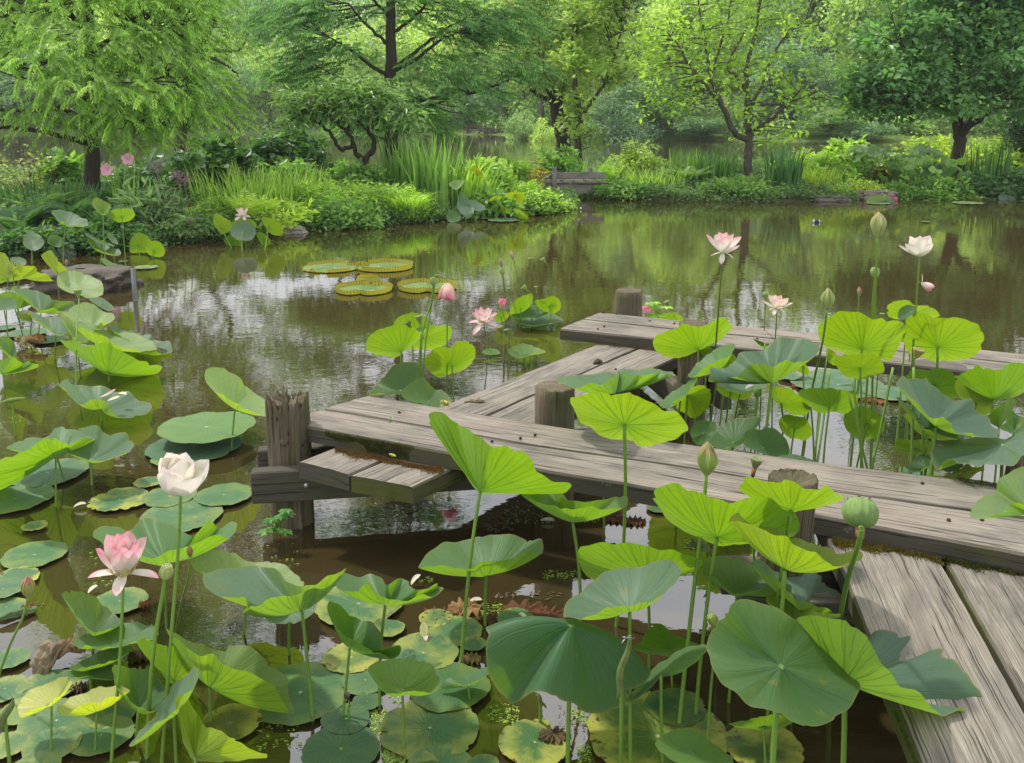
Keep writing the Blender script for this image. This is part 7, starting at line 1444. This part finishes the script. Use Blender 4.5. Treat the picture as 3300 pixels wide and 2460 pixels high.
SPD('M1', (1150, 300), 8.3, 38, 36, 'seed pod bending left in the middle of the open-water stem cluster', ('M1', 1190, 400), (-.8, 0, .7), (.25, .34, .08), 'cone', .0045)
SPD('M1', (1208, 306), 8.4, 26, 32, 'little seed pod low in the open-water stem cluster', ('M1', 1235, 430), (-.1, 0, 1), (.25, .34, .08), 'cone', .0045)
SPD('M1', (1176, 132), 8.5, 32, 34, 'high seed pod on the middle stem of the open-water cluster', ('M1', 1240, 440), (-.15, 0, 1), (.24, .33, .08), 'cone', .005)
SPD('M1', (1262, 130), 8.5, 34, 34, 'high seed pod on the right stem of the open-water cluster', ('M1', 1330, 450), (-.6, 0, .8), (.26, .33, .08), 'cone', .005)
SPD('M1', (1000, 204), 8.2, 32, 44, 'green seed pod under the thin dark bud of the open-water cluster', ('M1', 1022, 440), (-.2, 0, 1), (.28, .38, .10), 'globe', .0045)
SPD('L1', (486, 345), 6.9, 48, 54, 'flat-topped seed pod in front of the pale ruffled leaf', ('S', 238, 1275), (0, -.05, 1), (.26, .36, .10), 'cone', .0065)
SPD('L2', (1022, 512), 2.85, 88, 108, 'angular yellow-green seed pod beside the tall white flower stem', ('L2', 855, 1640), (.25, -.1, 1), (.36, .44, .15), 'globe', .0075, None, 7)
SPD('R1', (1060, 637), 5.6, 28, 26, 'tiny seed pod between the two tall yellow leaves', None, (.05, 0, 1), (.22, .30, .10), 'cone', .0045)
SPD('M1', (2028, 395), 7.4, 36, 34, 'seed pod leaning left behind the far section near the mossy-topped post', ('M1', 2050, 500), (-.5, 0, .9), (.24, .34, .08), 'cone', .005)
SPD('M2', (236, 1262), 2.95, 44, 56, 'dry dark seed pod low among the pads at the bottom', None, (-.1, -.3, 1), (.075, .07, .055), 'cone', .004)
SPD('R2', (520, 770), 2.85, 62, 75, 'yellow-green seed pod peeping out left of the huge round leaf', None, (-.5, -.2, .9), (.30, .37, .08), 'globe', .005, None, 7)
# ---- young leaves still rolled into spindles
def rolled(t, a, b, D, wpx, label, base=None, color=(.20, .27, .08)):
    Y = conv(D); A = at_d(*T(t, *a), Y); B = at_d(*T(t, *b), Y); k = Y / F_PX / TILES[t][2]; m = (A + B) / 2
    bs = at_z(*T(*base), 0.0) if base else Vector((m.x, m.y, 0)); root = empty('rolled_leaf', (bs.x, bs.y, 0), label, 'lotus leaf', 'young rolled lotus leaves'); off = np.array(root.location)
    ac = Acc(); n = 18; s = np.linspace(0, 1, n); P = np.array(A)[None] * (1 - s[:, None]) + np.array(B)[None] * s[:, None] - off; P[:, 0] += .004 * np.sin(s * 9)
    tube(ac, P, np.maximum(.001, wpx * k / 2 * np.sin(np.pi * s) ** .75), 12, uvs=1); P2 = P + np.array([wpx * k * .28, -wpx * k * .18, 0]); tube(ac, P2, np.maximum(.0006, wpx * k / 3.2 * np.sin(np.pi * s) ** .8), 10)
    obj('blade', ac.mesh('blade', MAT['thin']), root, color); st = Acc(); md = np.array(m) - off
    tube(st, crom(np.array([md, md * [.8, .8, .7], [0, 0, -.25]]), 10), .0055, 8); obj('stem', st.mesh('stem', MAT['stem']), root, STEMC); return root
rolled('M2', (1968, 885), (1890, 1262), 2.45, 46, 'rolled young lotus leaf spindle in front of the draped leaf with a dragonfly', ('M2', 1930, 1700))
rolled('L2', (78, 1255), (-20, 1470), 2.75, 56, 'rolled young lotus leaf spindle at the lower left edge', None)
rolled('M2', (1400, 1215), (1452, 1312), 2.9, 26, 'short rolled lotus leaf under the draped leaf', ('M2', 1420, 1340))
rolled('Z1', (-10, 1190), (322, 1130), 5.6, 60, 'rolled lotus leaf lying on the water at the left edge', None, (.24, .36, .08))
rolled('R1', (420, 1240), (458, 1200), 4.75, 9, 'thin rolled lotus leaf tip beside the dark shaded leaf', None)
# extra bare stalks in the right-hand bundle
for i, (u0, v0, u1, v1, D) in enumerate([(905, 960, 950, 1440, 4.35), (880, 1030, 975, 1440, 4.4), (1120, 900, 1000, 1430, 4.3), (760, 905, 745, 1010, 5.2), (785, 905, 770, 1005, 5.2), (1230, 900, 1215, 1260, 4.3)]):
    Y = conv(D); A = at_d(*T('R1', u0, v0), Y); B = at_d(*T('R1', u1, v1), Y - .05); d = (B - A); Bz = B + d * (max(0, B.z + .2) / max(.05, -d.z)); ac = Acc()
    lab = ['bare lotus stalk in the bundle under the dark and yellow leaf', 'second bare lotus stalk in the bundle under the dark and yellow leaf', 'bare lotus stalk crossing the bundle from the right', 'thin reddish stalk behind the broad bright leaf', 'second thin reddish stalk behind the broad bright leaf', 'bare stalk at the left end of the wavy grey-green leaf'][i]
    tube(ac, crom(np.array([A, (A + Bz) / 2 + Vector((.008, 0, 0)), Bz]), 12), .006, 8); tag(obj('lotus_stalk', ac.mesh('lotus_stalk', MAT['stem']), None, STEMC), lab, 'stalk', 'bare lotus stalks')

# ================================================================== GIANT WATER-LILY PADS
def giant_pad(u0, u1, vc, label, seed, rimh=.10, notch=(), broken=0.0, closed=False):
    rng = np.random.default_rng(seed); c = at_z((u0 + u1) / 2, vc, 0.0); R = (at_z(u1, vc, 0) - at_z(u0, vc, 0)).length / 2; n = 160; th = np.linspace(0, 1, n, endpoint=False)
    root = empty('giant_lily_pad', (c.x, c.y, 0.012), label, 'giant lily pad', 'giant water-lily pads with upturned rims')
    k = np.ones(n); hh = np.ones(n)
    for q in notch:
        d = np.abs((th - q + .5) % 1 - .5); k -= .32 * np.exp(-(d / .035) ** 2); hh -= .35 * np.exp(-(d / .012) ** 2)
    for q in range(int(broken * 9)):
        d = np.abs((th - rng.uniform(.45, 1.02) + .5) % 1 - .5); hh -= rng.uniform(.6, .95) * (d < rng.uniform(.015, .04))
    hh = np.clip(hh + 0.10 * np.sin(th * 31) * (broken > 0) + .04 * np.sin(th * 40 + seed), .02, 1.1)
    x, y = np.cos(2 * np.pi * th) * R * k, np.sin(2 * np.pi * th) * R * k
    a = Acc(); V = [[0, 0, 0]]; U = [[0, 0]]
    for q in np.linspace(0, 1, 8)[1:]: V += list(np.stack([x * q, y * q, .004 * rng.normal(0, 1, n)], -1)); U += list(np.stack([th, np.full(n, q)], -1))
    i = 1 + np.arange(6)[:, None] * n + np.arange(n)[None]; j = 1 + np.arange(6)[:, None] * n + (np.arange(n)[None] + 1) % n
    a.add(np.array(V), np.stack([i, i + n, j + n, j], -1).reshape(-1, 4), np.array([(0, 1 + q, 1 + (q + 1) % n) for q in range(n)]), np.array(U)); me = a.mesh('pad_floor', MAT['pad']); fix_seam(me)
    obj('pad_floor', me, root, (.155, .27, .07, .3))
    a = Acc(); V = []; U = []; fl = .80 if closed else 1.05
    for q in np.linspace(0, 1, 5): f = 1 + (fl - 1) * q; V += list(np.stack([x * f, y * f, rimh * hh * q - .004], -1)); U += list(np.stack([th, np.full(n, q)], -1))
    i = np.arange(4)[:, None] * n + np.arange(n)[None]; j = np.arange(4)[:, None] * n + (np.arange(n)[None] + 1) % n
    a.add(np.array(V), np.stack([i, j, j + n, i + n], -1).reshape(-1, 4), None, np.array(U)); me = a.mesh('rim', MAT['victoria']); obj('rim', me, root); return root
giant_pad(978, 1155, 866, 'giant lily pad with a torn ragged rim, back left of four', 1, .045, (.12,), 1.0)
giant_pad(1150, 1328, 864, 'giant lily pad with a tall pinkish rim, back right of four', 2, .060, (.42,), .15)
giant_pad(1084, 1262, 938, 'giant lily pad with notched rim, front left of four', 3, .052, (.22, .74))
giant_pad(1285, 1470, 930, 'giant lily pad with notched rim, front right of four, behind the nodding flower', 4, .055, (.24, .76))
giant_pad(1146, 1226, 907, 'small unopened prickly giant pad between the four open ones', 5, .06, (), 0, True)

# ================================================================== SMALL THINGS
def loose_petal(t, at, z, size, label, az=0.0, phi0=70, bend=30, color=(.82, .78, .62), pink=.2, D=None, cup=.5):
    c = at_z(*T(t, *at), z) if D is None else at_d(*T(t, *at), conv(D)); k = c.y / F_PX / TILES[t][2]; V, Q, U = petal_verts(size * k, size * k * .55, az, phi0, bend, cup)
    o = obj('fallen_petal', mesh_np('fallen_petal', V, Q, MAT['petal'], U), None, (*color, pink)); o.location = c; return tag(o, label, 'petal', 'fallen lotus petals')
loose_petal('M2', (625, 548), .012, 90, 'white fallen petal floating on the dark water at the centre', .6, 40, 30)
loose_petal('M2', (704, 880), .012, 110, 'yellow-white fallen petal standing on the pad with the puddle', 1.6, 8, 20, (.78, .74, .40), .1)
loose_petal('M2', (710, 862), .02, 70, 'pinkish fallen petal lying under the standing yellow-white one', -1.4, 70, 40, (.80, .68, .6), .5)
loose_petal('M2', (1340, 778), .015, 80, 'cream fallen petal behind the draped leaf', 2.6, 25, 60, (.80, .78, .52), .1)
loose_petal('M2', (985, 650), .012, 90, 'pale fallen petal among the brown rotting leaves', .3, 85, 15)
loose_petal('L2', (545, 600), .012, 75, 'white fallen petal floating left of the pink flower stem', .9, 50, 40)
loose_petal('L1', (622, 962), 0, 120, 'pink fallen petal on the lotus leaf over open water', -.1, 78, -30, (.82, .66, .58), .5, 5.8)
loose_petal('L1', (665, 985), 0, 80, 'yellow-tipped fallen petal on the lotus leaf over open water', .4, 85, -20, (.80, .74, .52), .1, 5.65)
loose_petal('L1', (730, 938), 0, 70, 'small cream fallen petal on the lotus leaf over open water', -.4, 85, 10, (.80, .75, .55), .1, 5.95)
loose_petal('L1', (1005, 1368), .03, 90, 'pale fallen petal on the small yellow pad', .5, 60, -20, (.74, .66, .5), .3)
loose_petal('L1', (455, 1645), .012, 80, 'cream fallen petal in the water by the chewed pad', .4, 60, 40, (.74, .72, .55), .1)
loose_petal('M2', (1425, 150), .012, 95, 'flat white fallen petal under the longest section', 0, 88, 4)
loose_petal('R1', (335, 1015), 0, 60, 'white fallen petal on the grey leaf beside the half-hidden post', .5, 70, 10, (.82, .8, .7), .1, 5.0)
# dead curled leaves
def curled(t, at, z, L, Rr, turns, az, tilt, label, color, seed, name='dead_leaf'):
    c = at_z(*T(t, *at), z); n, m = 34, 30; s = np.linspace(0, 1, n); q = np.linspace(0, 1, m); S, Qq = np.meshgrid(s, q, indexing='ij')
    ang = 2 * np.pi * turns * Qq; rad = Rr * (1.35 - .8 * Qq) * (0.30 + .8 * np.sin(np.pi * (S * .75 + .05)))
    cr = np.array([[mnoise.fractal(Vector((a * 4, b * 7, seed)), .9, 2.1, 4) for b in q] for a in s])
    rad = rad * (1 + .5 * cr + .05 * np.sin(S * 21 + 9 * cr)); X = (S - .5) * L + .03 * L * cr; Yv = np.cos(ang) * rad; Z = np.sin(ang) * rad * .8 + rad * .5
    V = np.stack([X, Yv, Z], -1).reshape(-1, 3); i = (np.arange(n - 1)[:, None] * m + np.arange(m - 1)[None]).ravel()
    o = obj(name, mesh_np(name, V, np.stack([i, i + 1, i + m + 1, i + m], -1), MAT['dead']), None, color); o.location = c; o.rotation_euler = (0, tilt, az); return tag(o, label, 'dead leaf', 'dead lotus leaves')
curled('L2', (320, 1040), .02, .15, .034, .55, 1.0, -1.0, 'dead tan lotus leaf curled upright on the pads at the lower left', (.30, .235, .15), 1)
curled('L2', (395, 1035), .012, .15, .045, .28, .5, .0, 'flat brown lower part of dead leaf in the water at the lower left', (.20, .13, .07), 2)
curled('Z1', (290, 440), .03, .24, .04, .85, -.65, .3, 'dead curled olive-brown lotus leaf in the left-hand group', (.235, .20, .09), 3)
curled('Z1', (420, 430), .04, .2, .05, .45, -.2, .1, 'rusty open part of dead leaf in the left-hand group', (.22, .12, .03), 4)
curled('Z4', (705, 770), ZB, .06, .016, .8, .3, -.2, 'shrivelled dark brown leaf lying on the middle section planks', (.09, .062, .045), 5)
curled('M1', (825, 992), ZB, .11, .012, .8, .1, 0, 'thin pale dry leaf scrap on the middle section near the joint', (.33, .26, .17), 6)
curled('L2', (90, 745), .015, .16, .014, .9, .7, .05, 'dull green rolled pad edge at the left below the leaning bud', (.13, .20, .08), 7)
def litter(t, cx, cy, w, label, color, seed, z=.006, jag=.18):
    rng = np.random.default_rng(seed); c = at_z(*T(t, cx, cy), z); R = w / TILES[t][2] * c.y / F_PX / 2; n, m = 72, 7; th = np.linspace(0, 2 * np.pi, n, endpoint=False)
    ph = rng.uniform(0, 6.28, 8); rim = 1 + jag * (.35 * np.sin(th * 3 + ph[0]) + .25 * np.sin(th * 8 + ph[1]) + .2 * np.sin(th * 17 + ph[2]) + rng.normal(0, .08, n)); rim = np.clip(rim, .25, 1.6)
    V = [[0, 0, .004]]
    for q in np.linspace(0, 1, m + 1)[1:]: V += list(np.stack([np.cos(th) * R * rim * q, np.sin(th) * R * rim * q * .9, .010 * np.sin(th * 11 + ph[3]) * q + rng.normal(0, .003, n) + .006 * (1 - q)], -1))
    i = 1 + np.arange(m - 1)[:, None] * n + np.arange(n)[None]; j = 1 + np.arange(m - 1)[:, None] * n + (np.arange(n)[None] + 1) % n; a = Acc()
    a.add(np.array(V), np.stack([i, i + n, j + n, j], -1).reshape(-1, 4), np.array([(0, 1 + k, 1 + (k + 1) % n) for k in range(n)])); o = obj('rotting_leaf', a.mesh('rotting_leaf', MAT['dead']), None, color); o.location = c
    return tag(o, label, 'dead leaf', 'rotting leaves on the water')
litter('M2', 950, 690, 220, 'tan ribbed rotting leaf at the centre of the brown patch', (.34, .20, .085), 1, .012)
litter('M2', 790, 745, 240, 'dark red-brown rotting leaf left in the brown patch', (.13, .05, .022), 2)
litter('M2', 1330, 720, 330, 'red-brown crumbling leaf right in the brown patch', (.15, .06, .028), 3)
litter('M2', 1480, 745, 260, 'red-brown crumbling leaf behind the draped leaf', (.14, .055, .025), 4)
litter('M2', 1160, 770, 200, 'dark brown rotting leaf between stems in the brown patch', (.11, .05, .025), 5)
litter('M2', 1000, 1005, 120, 'small yellow-brown dead leaf beside the thick stem', (.26, .19, .07), 6, .014)
litter('M2', 1900, 140, 150, 'brown dead leaf floating left under the longest section', (.16, .065, .035), 7)
litter('M2', 2010, 155, 140, 'brown dead leaf floating right under the longest section', (.17, .075, .04), 8)
litter('R1', 1040, 1078, 110, 'orange-brown dead leaf floating near the pale pads between sections', (.26, .10, .035), 9)
litter('R1', 985, 1070, 90, 'small orange dead leaf behind the stem bundle', (.30, .13, .04), 10)
litter('L2', 870, 985, 170, 'dark brown weed clump under the yellow-green leaf wing', (.07, .05, .022), 11, .012)
litter('L2', 895, 668, 80, 'small orange dead leaf at the right of the folded-leaf pad', (.28, .12, .05), 12, .02)
litter('L2', 170, 690, 90, 'small brown dead leaf under the leaning bud', (.25, .12, .06), 13, .02)
litter('L2', 470, 1190, 130, 'dark decayed leaf gap between pads at the lower left', (.09, .06, .03), 14, .008)
litter('M2', 1500, 1480, 190, 'brown decayed patch on the torn pad', (.15, .10, .055), 15, .024)
litter('Z3', 1470, 985, 130, 'orange leaf flecks floating behind the thick central stem', (.34, .17, .04), 16)
# duckweed and floating crumbs
dw = Acc(); rng = np.random.default_rng(77)
def weed(t, x0, y0, x1, y1, n, r=.0042):
    for k in range(n):
        c = at_z(*T(t, rng.uniform(x0, x1), rng.uniform(y0, y1)), .003)
        for q in range(rng.integers(1, 4)):
            a = rng.uniform(0, 6.28); p = np.array(c) + [math.cos(a) * r, math.sin(a) * r, rng.uniform(0, .002)]; th = np.linspace(0, 2 * np.pi, 7)[:-1]; s = r * rng.uniform(.6, 1.1)
            dw.add(np.stack([p[0] + np.cos(th) * s, p[1] + np.sin(th) * s * .8, np.full(6, p[2])], -1), np.array([(0, 1, 2, 3), (0, 3, 4, 5)]), None, None, rng.uniform(0, 1))
for a in [('M2', 440, 1440, 640, 1660, 520), ('M2', 370, 1320, 470, 1470, 150), ('M2', 1100, 1290, 1290, 1400, 80), ('M2', 1050, 660, 1190, 730, 60), ('M2', 1190, 30, 1520, 170, 120), ('M2', 1690, 30, 1790, 160, 60),
          ('M2', 1440, 460, 1660, 515, 70), ('L2', 1600, 1370, 1860, 1570, 60), ('R2', 60, 1140, 190, 1215, 60), ('M2', 1600, 1300, 1720, 1420, 50), ('R1', 820, 930, 1120, 1100, 130), ('R1', 1060, 1420, 1180, 1480, 50), ('M2', 490, 1220, 560, 1280, 20),
          ('L2', 540, 300, 720, 560, 26), ('L2', 1600, 200, 1850, 420, 22), ('M2', 670, 500, 760, 530, 20), ('R2', 330, 290, 420, 360, 30), ('M2', 1660, 1540, 1730, 1650, 50), ('Z1', 30, 1340, 340, 1480, 26), ('S', 2170, 760, 2330, 960, 60), ('S', 2440, 700, 2560, 720, 14)]: weed(*a)
tag(obj('duckweed', dw.mesh('duckweed', MAT['foliage'], False), None, (.20, .27, .06)), kind='stuff')
cr = Acc()
for t, x0, y0, x1, y1, n, sz in [('M2', 200, 110, 640, 190, 40, .010), ('M2', 1090, 100, 1260, 220, 70, .014), ('M2', 1150, 590, 1560, 640, 40, .012), ('Z6', 380, 1220, 640, 1290, 50, .008), ('Z3', 480, 830, 900, 930, 70, .01), ('S', 1480, 960, 1520, 1000, 0, .01), ('T3', 550, 1435, 740, 1465, 26, .02), ('T2', 560, 1430, 760, 1450, 40, .02), ('T1', 1100, 1600, 1500, 1640, 50, .015), ('L2', 0, 600, 300, 700, 20, .008), ('M2', 1540, 1290, 1700, 1500, 30, .008)]:
    for k in range(n):
        c = np.array(at_z(*T(t, rng.uniform(x0, x1), rng.uniform(y0, y1)), .004)); a = rng.uniform(0, 6.28); L = sz * rng.uniform(.4, 1.6); d = np.array([math.cos(a), math.sin(a), 0]); q = np.array([-d[1], d[0], 0]) * L * rng.uniform(.15, .45)
        cr.add(np.array([c - d * L, c + q, c + d * L + [0, 0, .004], c - q]), np.array([(0, 1, 2, 3)]))
tag(obj('floating_debris', cr.mesh('floating_debris', MAT['dead'], False), None, (.16, .12, .075)), kind='stuff')
# thin pipe standing in the water
pb = at_d(*T('Z0', 1735, 1330), 9.55); pb.z = 0; pt = at_d(*T('Z0', 1712, 1060), 9.55); a = Acc(); tube(a, np.array([(pt.x - pb.x, 0, pt.z), (0, 0, 0), (.01, 0, -.3)]), .023, 14)
pp = obj('pipe', a.mesh('pipe', make_plain('weathered_pipe', (.10, .125, .12), (.17, .18, .17), 24, .55))); pp.location = pb; tag(pp, 'thin grey pipe standing in the water beside the large boulder', 'pipe')
# drinks can afloat
cb = at_z(*T('T3', 866, 1446), 0.0); can = empty('drinks_can', (cb.x, cb.y, .02), 'drinks can floating on its side in the open pond', 'can'); can.rotation_euler = (0, 0, .15)
a = Acc(); R = .036; tube(a, np.array([(-.062, 0, 0), (-.057, 0, 0), (.057, 0, 0), (.062, 0, 0)]), np.array([R * .8, R, R, R * .8]), 20); obj('can_body', a.mesh('can_body', MAT['metal']), can)
a = Acc(); tube(a, np.array([(.0622, 0, 0), (.066, 0, 0)]), np.array([R * .78, R * .78]), 20); obj('can_end', a.mesh('can_end', MAT['metal']), can)
a = Acc(); tube(a, np.array([(-.045, 0, 0), (.04, 0, 0)]), np.array([R * 1.01, R * 1.01]), 20, False); obj('printed_band', a.mesh('printed_band', MAT['skin']), can, (.025, .05, .08))
# dragonfly on the spindle tip
dY = conv(2.45); dc = at_d(*T('M2', 1955, 876), dY); df = empty('dragonfly', dc, 'small blue dragonfly resting on the rolled leaf tip', 'dragonfly'); k = dY / F_PX / 1.921
a = Acc(); P = np.array([(-12, 0, 2), (-6, 0, 3), (0, 0, 2), (10, -3, 0), (34, -8, -8), (58, -12, 12)]) * k; tube(a, P, np.array([5, 5.5, 4.5, 2.4, 1.9, 1.4]) * k, 8); obj('body', a.mesh('body', MAT['skin']), df, (.12, .22, .24))
for sx, sz, ln in ((-1, .5, 58), (-1, -.3, 54), (1, .75, 60), (1, .35, 52)):
    a = Acc(); d = np.array([sx * .55, -.5, sz]); d /= np.linalg.norm(d); s = np.array([.5, .2, .3]); leaves(a, np.zeros((1, 3)), d[None], np.cross(d, s)[None], ln * k, 15 * k, np.array([.5])); obj('wing', a.mesh('wing', MAT['thin'], False), df, (.45, .47, .44))
# nettle-like seedling growing on the beam foot and other sprouts
def sprout(t, at, D, wpx, label, n, seed, leaf=.05, color=(.085, .185, .045), z=None):
    rng = np.random.default_rng(seed); c = at_d(*T(t, *at), conv(D)); R = wpx / TILES[t][2] * conv(D) / F_PX / 2; root = empty('seedling', c, label, 'seedling', 'small plants sprouting on the boardwalk'); a = Acc(); st = Acc()
    for k in range(n):
        x = np.array([rng.uniform(-1, 1) * R, rng.uniform(-.6, 0) * R, rng.uniform(-.9, 1) * R]); tube(st, bez([0, 0, -R], [x[0] * .5, x[1], -.2 * R], x, 5), .0016, 5, False); m = 6; az = np.linspace(0, 2 * np.pi, m, endpoint=False) + rng.uniform(0, 1)
        d = np.stack([np.cos(az), np.sin(az) * .7, np.full(m, -.15)], -1); leaves(a, np.repeat(x[None], m, 0), d, np.stack([np.cos(az) * .3, np.sin(az) * .3 - .4, np.ones(m)], -1), leaf * rng.uniform(.6, 1.1, m), leaf * .5, np.clip(rng.normal(.5, .2, m), 0, 1))
    obj('leaves', a.mesh('leaves', MAT['foliage'], False), root, color); obj('stems', st.mesh('stems', MAT['stem']), root, STEMC); return root
sprout('L2', (1725, 150), 4.15, 200, 'fresh green nettle-like seedling at the foot of the rotten post', 9, 1, .042)
sprout('ZP', (1930, 905), 3.95, 60, 'tiny yellow-green seedling growing from the mossy plank edge', 3, 2, .012, (.28, .34, .06))
sprout('Z4', (1480, 60), 7.3, 260, 'wispy willowherb sprout behind the mossy-topped post', 9, 3, .06, (.20, .32, .04))
sprout('ZP', (1890, 455), 4.25, 90, 'flat little weed in the plank gap of the longest section', 2, 4, .014, (.12, .20, .05))
sprout('M1', (640, 990), 4.7, 60, 'yellowing seedling at the joint of the middle section', 3, 5, .03, (.26, .20, .05))
# cones and crumbs lying on the planks
NCN = 0
CRW = ['left of a close pair at the far section corner', 'right of a close pair at the far section corner', 'on the far section just before the mossy-topped post', 'in the middle of the far section front plank near its end', 'nearest the front edge of the far section end', 'beside the half-hidden round post', 'on the back plank of the far section right of the mossy-topped post', 'left of two close together on the longest section', 'right of two close together on the longest section', 'nearest the largest upright leaf on the longest section', 'closest to the left end of the longest section', 'on the longest section below the stem bundle at the right', 'left one above the big ribbed pod', 'right one above the big ribbed pod', 'on the middle section beside the upper corner-post leaf', 'on the far section among yellow leaves']
for t, x, y, z in [('Z4', 765, 120, ZA), ('Z4', 790, 122, ZA), ('Z4', 945, 138, ZA), ('Z4', 787, 300, ZA), ('Z4', 705, 332, ZA), ('Z4', 1690, 260, ZA), ('Z4', 1375, 230, ZA), ('M1', 1108, 1222, ZA), ('M1', 1198, 1204, ZA), ('M1', 932, 1242, ZA), ('ZP', 2025, 372, ZA), ('Z6', 905, 1450, ZA), ('R2', 1802, 207, ZA), ('R2', 1985, 206, ZA), ('Z4', 935, 852, ZB), ('Z3', 960, 380, ZA)]:
    c = at_z(*T(t, x, y), z); NCN += 1; a = Acc(); r = .008; lathe(a, np.array([(.0003, 0), (r * .8, r * .3), (r, r * .8), (r * .7, r * 1.4), (.0003, r * 1.6)]), 9, 3, .12); o = obj('seed_crumb', a.mesh('seed_crumb', MAT['dead']), None, (.07, .045, .03)); o.location = c
    tag(o, 'tiny dark cone ' + CRW[NCN - 1], 'cone', 'tiny cones scattered on the planks')
# water drops resting on pads
for t, x, y, w, lab in [('L2', 1893, 1186, 46, 'round water drop on the very large pad at the lower left'), ('L2', 330, 1440, 40, 'big water drop on the broad pad at the lower left'), ('M2', 605, 970, 84, 'long clear puddle drop on the pad under the white petal'), ('M2', 725, 1463, 76, 'flat water puddle on the largest jagged pad'), ('L2', 1210, 130, 34, 'small water drop on the pad below the white flower')]:
    c = at_z(*T(t, x, y), .030); r = w / TILES[t][2] * c.y / F_PX / 2; a = Acc(); lathe(a, np.array([(r, 0), (r * .95, r * .16), (r * .6, r * .34), (.0003, r * .4)]), 18)
    if 'drop' not in MAT:
        m = M('clear_water_drop'); MAT['drop'] = m.done(m.pri((.95, .97, .97), .02, None, .5, Transmission_Weight=1.0, IOR=1.33).outputs[0])
    o = obj('water_drop', a.mesh('water_drop', MAT['drop'])); o.location = c; tag(o, lab, 'water drop', 'water drops on the pads')
# pink hibiscus and joe-pye flowers on the left bank
for u, v, w, lab, ax in [(346, 548, 40, 'lower pink hibiscus bloom beside the left conifer trunk', (-.1, -1, .3)), (411, 512, 38, 'upper pink hibiscus bloom beside the left conifer trunk', (.5, -1, -.2))]:
    FL('S', (u, v), 14.2 / 1.031, w * .52, ax, [(5, 62, 22, 1.0, .95, .3, .15)], lab, None, (.72, .36, .48), .3, .09, .004, 'hibiscus_flower', 'hibiscus flower', 'pink hibiscus blooms', stem=True)
rngj = np.random.default_rng(8)
for u, v, lab in [(505, 540, 'mauve flower head below the left conifer boughs'), (592, 580, 'widest mauve flower head in the shade right of the hibiscus'), (568, 562, 'small mauve flower head next to the widest one'), (622, 715, 'mauve flower head drooping over the hanging sedge'), (525, 660, 'faint mauve flower head above the sedge')]:
    c = at_d(u, v, 14.0); a = Acc(); n = 130; P = rngj.normal(0, 1, (n, 3)) * [.055, .05, .045]; leaves(a, P, unit(rngj.normal(0, 1, (n, 3))), unit(rngj.normal(0, 1, (n, 3))), .028, .016, rngj.uniform(0, 1, n)); root = empty('mauve_flower_head', c, lab, 'flower', 'mauve flower heads on the left bank')
    obj('florets', a.mesh('florets', MAT['thin'], False), root, (.42, .25, .32), 'stuff'); st = Acc(); tube(st, np.array([(0, 0, 0), (.03, .05, -.4), (.05, .1, -c.z + .1)]), .006, 5); obj('stem', st.mesh('stem', MAT['stem']), root, (.10, .07, .04))
